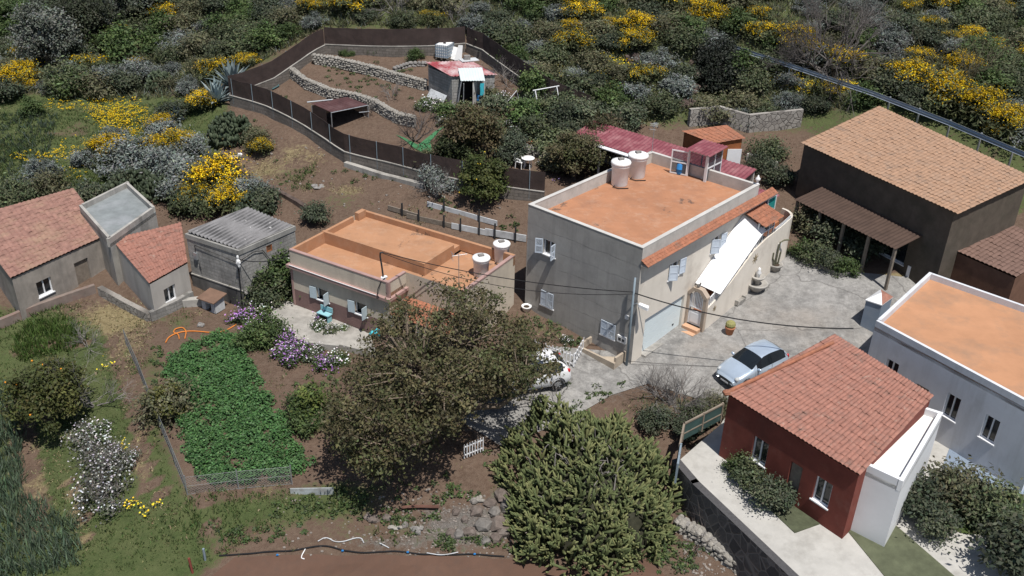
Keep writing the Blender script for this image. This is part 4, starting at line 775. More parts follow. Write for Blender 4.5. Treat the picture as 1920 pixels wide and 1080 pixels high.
p=T(*z5(375,500)); fr=S1.at(l1*.62,-.35,0,0); b=MB(S1); b.prism([(l1*.25,-.55),(l1*1.0,-.6),(l1*1.0,-.5),(l1*.25,-.45)],[0,0,.55,.55],[.03,.03,.58,.58]); b=MB(S1); b.add([(.6,-.6,0),(2.6,-.62,0),(2.6,-.25,.5),(.6,-.23,.5),(.6,-.57,.0),(2.6,-.59,0),(2.6,-.22,.52),(.6,-.2,.52)],[(0,1,2,3),(7,6,5,4),(0,4,5,1),(3,2,6,7),(0,3,7,4),(1,5,6,2)]); tag(obj('leaning_panel',b,mt['wood_white']),'pale panel leaning against the side of the block shed','panel')
rf=Fr((gb+g1)/2*np.array([1,1,0])+np.array([0,0,rz+.27]),a2); rc=G(*z5(580,217),rz+.33)
b=MB(Fr(rc,a2+.2)); b.box(-.65,.65,-.4,.4,-.02,.02); tag(obj('roof_panel',b,mt['wood_white']),'white board weighed down on the shed roof','board'); b=MB(Fr(rc,a2)).box(-.35,.1,-.1,.25,.025,.3); tag(obj('concrete_block',b,mt['stone_grey']),'grey block resting on the white board on the shed roof','block')
# water cube in its cage
p=T(*z4(1405,212)); f=Fr(p,R(-20)); t=thing('water_cube','white caged water cube on a pallet by the far netting','water container',p)
obj('pallet',MB(f).box(-.5,.5,-.6,.6,.1,.14).box(-.5,-.4,-.6,.6,0,.1).box(.4,.5,-.6,.6,0,.1).box(-.05,.05,-.6,.6,0,.1),mt['wood_grey'],t)
obj('tank_body',MB(f).box(-.46,.46,-.56,.56,.145,1.1),mt['plastic'],t); obj('tank_cap',MB(f).lathe([(.12,1.1),(.12,1.15),(.05,1.16)],12),mt['cable'],t)
b=MB(f)
for i in range(7): 
    x=-.5+i/6
    for y in (-.585,.585): b.box(x-.012,x+.012,y-.012,y+.012,.15,1.12)
    y=-.6+i*.2
    for x2 in (-.485,.485): b.box(x2-.012,x2+.012,y-.012,y+.012,.15,1.12)
for i in range(5):
    z=.2+i*.22; 
    for y in (-.61,.61): b.box(-.51,.51,y-.012,y+.012,z-.012,z+.012)
    for x in (-.51,.51): b.box(x-.012,x+.012,-.6,.6,z-.012,z+.012)
obj('cage',b,M('blue_grey_cage',(.22,.29,.36),rough=.5),t)
f=Fr(T(*z4(1460,215)),R(-35)); b=MB(f); b.add([(-.45,-.3,0),(.45,-.3,0),(.5,.25,.8),(-.4,.25,.8),(-.45,-.26,0),(.45,-.26,0),(.5,.29,.8),(-.4,.29,.8)],[(0,1,2,3),(7,6,5,4),(0,4,5,1),(3,2,6,7),(0,3,7,4),(1,5,6,2)]).add([(.3,-.4,0),(.8,-.1,0),(.75,.1,1.1),(.45,-.05,1.1),(.33,-.44,0),(.83,-.14,0),(.78,.06,1.1),(.48,-.09,1.1)],[(0,1,2,3),(7,6,5,4),(0,4,5,1),(3,2,6,7),(0,3,7,4),(1,5,6,2)])
tag(obj('scrap_panels',b,mt['plastic']),'white scrap panels leaning beside the water cube','panels')
# brown open shelter
p=T(*z4(760,590)); bz=float(T(*z4(755,598))[2]); zt=bz+1.3
c=[G(*z4(*q),zt) for q in [(745,522),(958,482),(838,446),(632,484)]]; t=thing('garden_shelter','open shelter with a dark brown sheet roof by the near netting','shelter',np.array([c[0][0],c[0][1],bz]))
b=MB(); b.wave(c[0]+(0,0,-.06),c[1]+(0,0,-.02),c[2]+(0,0,.1),c[3]+(0,0,.1),10,.02); obj('sheet_roof',b,M('dark_brown_sheet',(.075,.035,.035),var=.25,rough=.6,dirt=(.16,.1,.1),damt=.5,bump=.06),t)
b=MB()
for q in c: b.tube([(q[0],q[1],bz-.3),(q[0],q[1],zt-.05)],.035)
b.tube([c[0]+(0,0,-.1),c[1]+(0,0,-.06)],.035).tube([c[3]+(-.3,0,.17),c[3]*.4+c[2]*.6+(0,-.2,.15)],.05).tube([c[1]*.75+c[0]*.25+(0,0,-.45),c[1]+(.1,0,-.5)],.03); obj('frame',b,mt['metal'],t)
b=MB(); 
for a,d in ((c[3],c[2]),(c[2],c[1]),(c[3],c[0])):
    k=.75 if a is c[3] and d is c[0] else 1; e=a*(1-k)+d*k; b.add([(a[0],a[1],bz-.2),(e[0],e[1],bz-.2),(e[0],e[1],zt-.05),(a[0],a[1],zt-.05)],[(0,1,2,3)])
obj('side_netting',b,mt['brown_net'],t)
# maroon canopy behind the house
b=MB(H); b.wave((-13.9,12.0,5.5),(-1.9,12.0,5.5),(-1.9,14.3,5.95),(-13.9,14.3,5.95),46,.02); cs=thing('patio_canopy','long maroon sheet metal canopy behind the big house','canopy',H.W(np.array([-7.5,13,3.3]))); obj('sheet_roof',b,mt['magenta'],cs)
b=MB(H); b.wave((-1.75,11.9,4.95),(.1,11.9,4.95),(.1,13.6,5.15),(-1.75,13.6,5.15),8,.02); obj('lower_sheet_roof',b,mt['magenta'],cs)
b=MB(H); b.box(-14.1,-8.2,11.6,11.98,5.42,5.47).box(-14.0,-2,11.92,11.99,5.3,5.42); obj('fascia',b,mt['white'],cs)
for x in (-13.6,-11.6,-9.6,-7.6): obj('canopy_post',MB(H).box(x-.05,x+.05,12.0,12.1,2.5,5.28),mt['white'],cs)
obj('back_wall',MB(H).box(-13.9,-2,14.15,14.28,2.5,5.85),mt['render_grey'],cs)
# wooden cabin
cz=5.9; c=[G(*z1(*q),cz+(0.35 if i>=2 else 0)) for i,q in enumerate([(1085,55),(1290,135),(1500,100),(1380,15)])]
cb=thing('wooden_cabin','orange timber cabin with ridged terracotta roof and white door','cabin',np.array([c[1][0]+.3,c[1][1]+1,3.7]))
b=MB(); b.wave(c[0],c[1],c[2],c[3],18,.03,7,.02); obj('tiled_roof',b,mt['tile'],cb)
ci=[q*.9+sum(c)/4*.1 for q in c]; b=MB()
for a,d in ((0,1),(1,2),(2,3),(3,0)): b.add([(*ci[a][:2],2.8),(*ci[d][:2],2.8),(*ci[d][:2],ci[d][2]-.08),(*ci[a][:2],ci[a][2]-.08)],[(0,1,2,3)])
obj('timber_wall',b,mt['wood'],cb); fr=Fr((*ci[1][:2],0),math.atan2((ci[2]-ci[1])[1],(ci[2]-ci[1])[0])); obj('door',MB(fr).box(1.0,1.9,-.05,-.01,3.6,5.5),mt['white'],cb); obj('porch_post',MB(fr).box(-.15,.0,-.5,-.35,2.8,5.75),mt['wood'],cb)
# concrete retaining wall behind the cabin
def lowwall(px,h,t,label,m,cat='wall',name='retaining_wall',below=.6,grp=None):
    P=[T(*q) for q in px]; b=MB()
    for a,c in zip(P,P[1:]):
        L=np.linalg.norm((c-a)[:2]); fr=Fr((a[0],a[1],0),math.atan2(c[1]-a[1],c[0]-a[0])); b.add([(x,y,(a[2] if x==0 else c[2])+q) for x in (0,L) for y in (-t/2,t/2) for q in (-below,h)],[(0,1,3,2),(4,6,7,5),(0,4,5,1),(2,3,7,6),(0,2,6,4),(1,5,7,3)],fr)
    return tag(obj(name,b,m),label,cat,grp)
lowwall([(1290,236),(1345,230),(1400,246),(1500,236)],1.2,.3,'rough grey stone retaining wall under the earth bank behind the cabin',mt['rubble_pale'])
lowwall([(1400,300),(1455,318)],.5,.3,'pale low wall right of the wooden cabin',mt['parapet'])
lowwall([(500,352),(560,385),(600,412)],.3,.3,'crumbling earth brown stone edging across the dirt plot',mt['rock_red'],name='stone_edging')
lowwall([z4(830,835),z4(1050,905),z4(1290,965)],.25,.35,'low stone footing in front of the near netted wall',mt['concrete_old'],name='stone_footing')
# guard rail
P=[G(x,y,z) for x,y,z in [(1285,54,8.75),(1380,90,8.35),(1480,122,7.95),(1640,176,7.35),(1780,230,6.8),(1930,293,6.25)]]
gr=thing('guard_rail','long metal guard rail along the road above the right hand house','guard rail',P[0]); Q=[]
for a,c in zip(P,P[1:]):
    for i in range(5): Q.append(a*(1-i/5)+c*i/5)
Q.append(P[-1]); Q=np.array(Q); tg=np.gradient(Q,axis=0); tg/=np.linalg.norm(tg,axis=1)[:,None]; nr=np.c_[-tg[:,1],tg[:,0]]; prof=[(-.03,-.16),(.05,-.1),(-.01,0),(.05,.1),(-.03,.16),(-.06,.16),(0,.1),(-.05,0),(0,-.1),(-.06,-.16)]
vs=[(*(q[:2]+n*o_),q[2]+z) for q,n in zip(Q,nr) for o_,z in prof]; k=len(prof); obj('rail_beam',MB().add(vs,[(i*k+j,i*k+(j+1)%k,i*k+k+(j+1)%k,i*k+k+j) for i in range(len(Q)-1) for j in range(k)]),M('rail_galvanised',(.33,.37,.42),var=.12,rough=.45,metal=.35),gr)
for q,n in zip(Q[::2],nr[::2]): obj('rail_post',MB(Fr((*(q[:2]+n*.12),q[2]))).box(-.05,.05,-.05,.05,-1.3,.17),mt['metal'],gr)
p=G(1636,180,7.2)+np.array([-.3,-.9,0]); p[2]=float(TZ(p[0],p[1])); t=thing('utility_cabinet','small white utility cabinet on a post beside the guard rail','cabinet',p); obj('cabinet_box',MB(Fr(p,.5)).box(-.2,.2,-.15,.15,.35,.85),mt['white'],t); obj('cabinet_post',MB(Fr(p,.5)).box(-.06,.06,-.06,.06,-.4,.35),mt['metal'],t)
# fences of the field plot
mt['wire']=M('dull_wire',(.2,.21,.21),var=.1,bump=0)
def linkfence(px,h,label,post=1.7,wire=True,dx=.13,pm=None):
    P=[T(*q) for q in px]; t=thing('wire_fence',label,'fence',P[0]); b=MB(); pb=[]
    for a,c in zip(P,P[1:]):
        L=np.linalg.norm((c-a)[:2]); f=Fr(a,math.atan2(c[1]-a[1],c[0]-a[0])); sl=(c[2]-a[2])/L; n=int((L+h)/dx)
        S=lambda x,z:(x,0,z+sl*x)
        for i in range(n):
            x0=i*dx-h
            for sg in (1,-1):
                xa,xb=(x0,x0+h) if sg>0 else (x0+h,x0); za,zb=0.,h
                if xa>xb: xa,xb,za,zb=xb,xa,zb,za
                q0=max(xa,0); q1=min(xb,L)
                if q1-q0<.03: continue
                u0=za+(zb-za)*(q0-xa)/h; u1=za+(zb-za)*(q1-xa)/h; b.tube([S(q0,u0),S(q1,u1)],.004,3,f,False)
        for z in (.03,h/2,h): b.tube([S(0,z),S(L,z)],.009,4,f)
        k=max(1,round(L/post))
        for i in range(k+1): pb.append((f,S(L*i/k,0)))
    obj('wire_mesh',b,mt['wire'],t)
    for f,s in pb: obj('post',MB(f).tube([(s[0],s[1],s[2]-.3),(s[0],s[1]-.02,s[2]+h+.1)],.025,6),mt['metal'],t)
linkfence([(352,928),(448,917),(548,908)],.95,'slack wire mesh fence along the bottom of the potato field'); linkfence([(238,648),(262,702),(300,800),(330,874),(352,928)],.85,'sagging wire fence along the left edge of the potato field',2.2,dx=.16)
b=MB(Fr(T(550,922),R(4))); b.prism([(-.1,-.12),(1.7,-.12),(1.7,-.08),(-.1,-.08)],-.1,.27); tag(obj('metal_sheet',b,M('dull_sheet',(.36,.39,.4),dirt=(.2,.18,.16),damt=.7,dscale=2)),'pale metal sheet propped at the bottom corner of the potato field','sheet')
def picket(a,c,h,label,m,n=10):
    A=T(*a); Cc=T(*c); A[2]+=.04; t=thing('picket_gate',label,'gate',A); L=np.linalg.norm((Cc-A)[:2]); f=Fr(A,math.atan2(Cc[1]-A[1],Cc[0]-A[0])); s=(Cc[2]+.04-A[2])/L; b=MB(f)
    for z in (.2,h*.8): b.add([(x,y,z+w+s*x) for x in (0,L) for y in (-.015,.015) for w in (-.025,.025)],[(0,1,3,2),(4,6,7,5),(0,4,5,1),(2,3,7,6),(0,2,6,4),(1,5,7,3)])
    obj('rail',b,m,t)
    for i in range(n): x=L*i/(n-1); obj('picket',MB(f).box(x-.02,x+.02,-.04,-.016,.05+s*x,h+s*x),m,t)
picket((1003,664),(1075,690),.85,'white picket fence beside the white car at the foot of the grey gable wall',mt['white'],12); picket((1075,690),(1092,660),.85,'short white picket gate meeting the gable wall',mt['white'],6); picket((870,862),(905,848),.8,'small white picket gate at the bottom of the shaded drive',mt['white'],8)
picket(z5(1015,805),z5(1200,842),.4,'tiny white picket edging before the white garden daisies',mt['white'],14)
# garden furniture and frames
p=T(*z5(1040,1065)); t=thing('garden_table','round white plastic garden table','table',p); obj('table_top',MB(Fr(p)).lathe([(.4,.66),(.42,.68),(.42,.7),(.05,.71)],20),mt['plastic'],t); 
for i in range(4): a=i*math.pi/2+.5; obj('leg',MB(Fr(p)).tube([(.28*math.cos(a),.28*math.sin(a),0),(.2*math.cos(a),.2*math.sin(a),.66)],.03),mt['plastic'],t)
p=T(*z5(982,1062)); f=Fr(p,R(60)); t=thing('garden_chair','white plastic armchair beside the round garden table','chair',p); obj('seat',MB(f).box(-.24,.24,-.22,.24,.4,.44),mt['plastic'],t)
bb=MB(f); bb.add([(x,.24+.1*z+.06*(1-(x/.25)**2),.44+z*.45) for z in (0,.5,1) for x in (-.25,-.12,0,.12,.25)]+[(x,.27+.1*z+.06*(1-(x/.25)**2),.44+z*.45) for z in (0,.5,1) for x in (-.25,-.12,0,.12,.25)],[(r_*5+c_,r_*5+c_+1,r_*5+c_+6,r_*5+c_+5) for r_ in range(2) for c_ in range(4)]+[(15+r_*5+c_+5,15+r_*5+c_+6,15+r_*5+c_+1,15+r_*5+c_) for r_ in range(2) for c_ in range(4)]); obj('backrest',bb,mt['plastic'],t)
for x in (-.24,.24): obj('armrest',MB(f).tube([(x*1.1,.26,.68),(x*1.15,-.1,.66),(x*1.1,-.22,.42)],.025),mt['plastic'],t)
for x in (-.22,.22):
    for y in (-.2,.22): obj('leg',MB(f).tube([(x*1.1,y*1.1,0),(x,y,.4)],.025),mt['plastic'],t)
def swing(px,py,ang,label):
    p=T(px,py); f=Fr(p,ang); b=MB(f)
    for x in (-.9,.9): b.tube([(x,-.7,0),(x,0,1.8),(x,.7,0)],.035)
    b.tube([(-1.1,0,1.8),(1.1,0,1.8)],.035).tube([(-.9,-.35,.9),(-.9,.35,.9)],.03); tag(obj('pole_frame',b,mt['white']),label,'frame')
swing(*z5(1175,640),R(35),'white A-shaped swing frame among the garden trees by the netting'); p=T(*z5(950,580)); tag(obj('pole_frame',MB(Fr(p,R(20))).tube([(-.9,0,.1),(0,0,1.1),(.3,0,.0)],.03),mt['white']),'small white bent pole frame among the daisies','frame')
sheet('turf',Tp([z4(1120,660),z4(1230,740),z4(1340,790),z4(1320,700),z4(1420,600),z4(1400,590),z4(1290,680),z4(1190,690),z4(1130,640)][:5]+[z4(1250,720)]),.05,M('green_turf',(.05,.17,.075),var=.12),'bright green artificial turf path in the garden'); sheet('turf',Tp([z5(860,720),z5(940,690),z5(1010,740),z5(1040,775),z5(960,765)]),.05,M('green_lawn',(.045,.12,.03),var=.15),'little green lawn between the garden trees')
# ------------------------------------------------------------ cars
def paint(name,col,metal=.5,rough=.28):
    s=NT(name); P=s.pos(); s.l(s.mix(s.ramp(s.noise(1.5,4,.6,P),.3,.7),mul(col,.9),mul(col,1.05)),s.b.inputs['Base Color']); s.b.inputs['Metallic'].default_value=metal; s.b.inputs['Roughness'].default_value=rough; s.b.inputs['Coat Weight'].default_value=.5; s.b.inputs['Coat Roughness'].default_value=.08; return s.m
def car(p,ang,L,W,Ht,pm,label,suv=False):
    """nose towards local -x"""
    t=thing('parked_car',label,'car',p); f=Fr(p,ang)
    k=L/3.75; hs=Ht/1.5
    xs=np.unique(np.round(np.r_[np.linspace(0,.5,7),np.linspace(.5,1.05,5),np.linspace(1.05,1.85,9),np.linspace(1.85,3.05,8),np.linspace(3.05,3.6,7),np.linspace(3.6,3.75,4)],3))
    top=lambda x:np.interp(x,[0,.06,.2,.6,1.05,1.4,1.85,2.3,2.8,3.1,3.35,3.6,3.7,3.75],[.5,.66,.76,.88,.98,1.2,1.44,1.5,1.48,1.44,1.3,1.02,.9,.6])*hs
    belt=lambda x:np.interp(x,[0,.06,.2,.6,1.05,2.,3.,3.5,3.7,3.75],[.45,.6,.7,.8,.89,.95,1.0,.99,.85,.55])*hs
    wid=lambda x:np.interp(x,[0,.1,.35,.8,1.8,2.9,3.4,3.65,3.75],[.55,.68,.78,.83,.84,.84,.8,.72,.62])*W/1.68
    tw=lambda x:np.interp(x,[0,.2,.8,1.05,1.85,2.6,3.1,3.6,3.75],[.5,.6,.68,.68,.56,.56,.55,.6,.55])*W/1.68
    lo=lambda x:np.interp(x,[0,.15,.5,3.3,3.65,3.75],[.3,.22,.18,.18,.24,.36])
    sec=[]
    for x in xs:
        w,b,tp,q,l=wid(x),belt(x),top(x),tw(x),lo(x); tp=max(tp,b+.015); h=[(0,l),(w*.85,l),(w*.97,l+.1),(w*1.0,(l+b)/2),(w*.985,b-.08*hs),(w*.95,b),(w*.95*.35+q*.65,b+(tp-b)*.62),(q,b+(tp-b)*.93),(q*.8,tp),(q*.4,tp+.018),(0,tp+.024)]
        full=[(-a,z) for a,z in h[::-1]][:-1]+h; full=[(y,z) for y,z in full]
        sec.append([(x*k-L/2,y,z) for y,z in full])
    n=len(sec[0]); V=[q for s_ in sec for q in s_]; body=[]; ws=[]; sw_=[]; rw=[]
    mid=n//2
    for i in range(len(sec)-1):
        xm=(xs[i]+xs[i+1])/2
        for j in range(n-1):
            jj=j if j<mid else n-2-j    # 0=centre top ... 9=bottom
            fc=(i*n+j,i*n+j+1,(i+1)*n+j+1,(i+1)*n+j)
            ww=jj in (0,1) 
            if ww and 1.08<xm<1.78: ws.append(fc)
            elif ww and 3.12<xm<3.56: rw.append(fc)
            elif jj in (3,4) and 1.3<xm<3.3 and not (2.28<xm<2.36) : sw_.append(fc)
            elif jj==2 and 1.08<xm<1.75: ws.append(fc)
            else: body.append(fc)
    body+=[tuple(range(n)),tuple(range((len(sec)-1)*n,len(sec)*n))[::-1]]
    obj('car_body',MB(f).add(V,body),pm,t,True)
    def sub(nm,fs):
        u=sorted({i for q in fs for i in q}); mp={a:b for b,a in enumerate(u)}; obj(nm,MB(f).add([V[i] for i in u],[tuple(mp[i] for i in q) for q in fs]),mt['glass'],t,True)
    sub('windscreen',ws); sub('rear_window',rw)
    for sd in (0,1):
        for hf in (0,1): sub('side_window',[q for q in sw_ if ((q[0]%n)<mid)==bool(sd) and ((xs[q[0]//n]<2.3)==bool(hf))])
    r=.3*hs
    for x in (.68,3.08):
        for s in (-1,1):
            wf=f.at(x*k-L/2,s*(W/2-.1),r,0); pr=[(r*.62,-.09),(r*.95,-.09),(r,-.06),(r,.06),(r*.95,.09),(r*.62,.09)]
            vs=[(a*math.cos(u),z,a*math.sin(u)) for a,z in pr for u in np.arange(20)*math.pi/10]; kk=20; fs=[(i*kk+j,i*kk+(j+1)%kk,(i+1)*kk+(j+1)%kk,(i+1)*kk+j) for i in range(5) for j in range(kk)]
            wh=obj('wheel',MB(wf).add(vs,fs),mt['rubber'],t,True); b=MB(wf)
            for q in range(6): a=q*math.pi/3; b.add([(.03*math.cos(a+1.57),s*.085,.03*math.sin(a+1.57)),(-.03*math.cos(a+1.57),s*.085,-.03*math.sin(a+1.57)),(r*.62*math.cos(a)-.03*math.cos(a+1.57),s*.08,r*.62*math.sin(a)-.03*math.sin(a+1.57)),(r*.62*math.cos(a)+.03*math.cos(a+1.57),s*.08,r*.62*math.sin(a)+.03*math.sin(a+1.57))],[(0,1,2,3)])
            obj('rim',b,mt['metal'],wh); 
    b=MB(f)
    arch=MB(f)
    for s in (-1,1):
        obj('headlight',MB(f).rock((.22*k-L/2,s*.58*W/1.68,.68*hs),(.2,.13,.1),2),clear_lamp,t,True); obj('tail_light',MB(f).rock((3.58*k-L/2,s*.66*W/1.68,.88*hs),(.12,.09,.17),3),mt['red'],t,True); obj('wing_mirror',MB(f).rock((1.35*k-L/2,s*.885*W/1.68,.98*hs),(.07,.12,.08),4),pm,t,True)
    obj('grille',MB(f).prism([(-.012*k-L/2,-.35),(.03-L/2,-.35),(.03-L/2,.35),(-.012*k-L/2,.35)],.36*hs,.5*hs),mt['metal_dark'],t); obj('number_plate',MB(f).box(-L/2-.02,-L/2+.03,-.24,.24,.28,.36),mt['white'],t); obj('number_plate',MB(f).box(L/2-.03,L/2+.015,-.24,.24,.55,.65),mt['white'],t)
    for s in (-1,1):
        sm=MB(f)
        for x in ((1.2,2.32) if not suv else (1.25,2.3,3.15)):
            sm.tube([(x*k-L/2,s*(wid(x)*.987),lo(x)+.14),(x*k-L/2,s*(wid(x)*1.004),(lo(x)+belt(x))/2),(x*k-L/2,s*(wid(x)*.99),belt(x)-.08*hs),(x*k-L/2,s*(wid(x)*.955),belt(x))],.008,4)
        obj('door_seam',sm,mt['cable'],t); obj('door_handle',MB(f).box(2.05*k-L/2,2.22*k-L/2,s*wid(2.1)-.02,s*wid(2.1)+.02,.78*hs,.81*hs),pm,t)
        for x in (.68,3.08):
            a=np.linspace(.15,math.pi-.15,12); obj('wheel_arch',MB(f).tube([(x*k-L/2+(r+.06)*math.cos(q),s*(wid(x)*.985),r+(r+.06)*math.sin(q)) for q in a],.03,5),mt['rubber'],t)
    obj('bonnet_seam',MB(f).tube([(.12*k-L/2,-.62*W/1.68,top(.12)-.02),(1.02*k-L/2,-.7*W/1.68,top(1.02)-.02)],.008,4),mt['cable'],t); obj('bumper_grille',MB(f).box(-L/2-.005,-L/2+.06,-.45,.45,.24*hs,.33*hs),mt['metal_dark'],t)
    obj('wiper',MB(f).tube([(1.12*k-L/2,-.1,1.04*hs),(1.3*k-L/2,.4,1.13*hs)],.012),mt['cable'],t)
    for x in ((1.2,2.35),(2.35,3.3)): pass
    if suv:
        for s in (-1,1): obj('roof_rail',MB(f).tube([(1.95*k-L/2,s*.5*W/1.68,1.5*hs),(2.1*k-L/2,s*.5*W/1.68,1.56*hs),(2.9*k-L/2,s*.5*W/1.68,1.54*hs),(3.05*k-L/2,s*.5*W/1.68,1.47*hs)],.02),mt['metal'],t)
    return t
clear_lamp=glass('lamp_glass',(.45,.47,.48))
a=np.array([10.1,37.35]); c=np.array([13.55,39.75]); m_=(a+c)/2+np.array([.12,.05]); d=c-a
car(np.array([m_[0],m_[1],float(TZ(*m_))+.035]),math.atan2(d[1],d[0]),3.75,1.68,1.48,paint('silver_blue_paint',(.52,.62,.74),.45,.3),'silver blue hatchback parked in the concrete yard by the red roof')
a=G(905,728,.1); c=G(1066,703,.1); m_=(a+c)[:2]/2; d=c-a
car(np.array([m_[0],m_[1],float(TZ(*m_))+.035]),math.atan2(d[1],d[0]),4.1,1.78,1.5,paint('white_car_paint',(.75,.76,.77),0.,.25),'white car half hidden under the big brown tree',True)
# ------------------------------------------------------------ pots and yard pieces
def pot(p,r,h,label,m,name='flower_pot'): 
    t=thing(name,label,'pot',p); obj('pot_body',MB(Fr(p)).lathe([(r*.65,0),(r*.9,h*.75),(r,h*.78),(r,h),(r*.88,h),(r*.85,h*.86)],16),m,t,True); obj('soil',MB(Fr(p)).lathe([(r*.84,h*.82),(r*.83,h*.85),(.02,h*.88)],12),M('potting_soil',(.05,.035,.025)) if 'potting_soil' not in bpy.data.materials else bpy.data.materials['potting_soil'],t); return t
p=T(1367,627,.04); pot(p,.27,.45,'terracotta pot with a round spiny cactus alone in the yard',mt['terracotta'])
b=MB(Fr(p)); k=26; pr=[(.05,.38),(.2,.42),(.25,.55),(.22,.68),(.12,.77),(.03,.79)]; vs=[(r*(1+.09*(j%2))*math.cos(j*2*math.pi/k),r*(1+.09*(j%2))*math.sin(j*2*math.pi/k),z) for r,z in pr for j in range(k)]; b.add(vs,[(i*k+j,i*k+(j+1)%k,(i+1)*k+(j+1)%k,(i+1)*k+j) for i in range(5) for j in range(k)]+[tuple(range(5*k,6*k))]); tag(obj('barrel_cactus',b,M('spiny_cactus_green',(.26,.25,.1),var=.35,scale=30)),'round yellow green barrel cactus in the terracotta pot','cactus')
p=T(1417,545,.04); t=thing('tiered_planter','grey two-tier stone planter against the stair wall','planter',p); obj('lower_bowl',MB(Fr(p)).lathe([(.3,0),(.34,.1),(.55,.3),(.62,.42),(.62,.48),(.52,.48),(.46,.38)],20),mt['concrete_old'],t,True); obj('upper_bowl',MB(Fr(p)).lathe([(.14,.36),(.14,.6),(.3,.72),(.4,.84),(.4,.9),(.33,.9),(.28,.82)],20),mt['concrete_old'],t,True); obj('finial',MB(Fr(p)).lathe([(.1,.8),(.1,1.),(.16,1.1),(.07,1.25),(.1,1.32),(.02,1.42)],12),mt['plastic'],t,True)
p=T(1452,507,.04); pot(p,.42,.4,'wide grey bowl holding the tall arm cactus by the stair wall',mt['concrete_old']); b=MB(Fr(p))
for q in [[(0,0,.3),(0,0,1.3),(.05,0,1.75),(.3,.1,1.85),(.6,.25,1.8)],[(-.2,0,.3),(-.3,-.05,.9),(-.42,-.05,1.05),(-.42,-.05,1.55)],[(-.1,-.1,.3),(-.2,-.2,.7),(-.3,-.25,.85),(-.3,-.25,1.2)],[(.15,.1,.3),(.2,.1,1.1)]]: b.tube(q,.05,7)
tag(obj('arm_cactus',b,M('grey_green_cactus',(.12,.12,.08),var=.3,scale=9)),'tall grey branching arm cactus in a wide bowl','cactus')
p=T(1385,568,.04); tag(obj('stone_trough',MB(Fr(p,YAW+1.57)).box(-.4,.4,-.18,.18,0,.2).box(-.4,-.34,-.18,.18,.2,.28).box(.34,.4,-.18,.18,.2,.28),mt['concrete_old']),'small low stone trough at the foot of the stair wall','trough')
p=T(*z2(92,522)); pot(p,.28,.3,'white bowl pot at the left foot of the grey gable wall',mt['plastic'])
for x,y,l in [(1052,885,'terracotta pot with daisies behind the garden edging, left one'),(1112,905,'terracotta pot with daisies behind the garden edging, right one')]: pot(T(*z5(x,y)),.24,.35,l,mt['terracotta'])
# yard edge kerb and beds to the right
lowwall([(1505,487),(1535,500),(1570,518),(1592,516)],.22,.22,'low stone kerb along the yard bed at the foot of the curved stair wall',mt['stone_grey'],'kerb','stone_kerb')
# gate pillar hut with pyramid cap
c0=T(1640,585); zt=c0[2]+1.35; q=[G(*(1260+x*.3518,420+y*.3518),zt) for x,y in [(1030,403),(1112,348),(1180,388),(1120,432)]]; cc=sum(q)/4; t=thing('gate_pillar','white gate pillar with a pyramid cap half painted orange','pillar',np.array([cc[0],cc[1],c0[2]]))
b=MB(); qi=[p_*.93+cc*.07 for p_ in q]; b.prism([p_[:2] for p_ in qi],c0[2]-.5,zt-.001); obj('pillar_body',b,mt['slab_blue'],t)
ap=cc+(0,0,.3); b=MB(); b.add([q[0],q[1],ap],[(0,1,2)]).add([q[0],q[3],ap],[(0,2,1)]).add([q[0]-(0,0,.05),q[1]-(0,0,.05),q[2]-(0,0,.05),q[3]-(0,0,.05),*q],[(0,1,2,3),(0,4,5,1),(1,5,6,2),(2,6,7,3),(3,7,4,0)]); cp_=obj('pillar_cap',b,mt['white'],t); obj('orange_facet',MB().add([q[1],q[2],q[3],ap],[(0,1,3),(1,2,3)]),mt['tile_pink'],cp_)
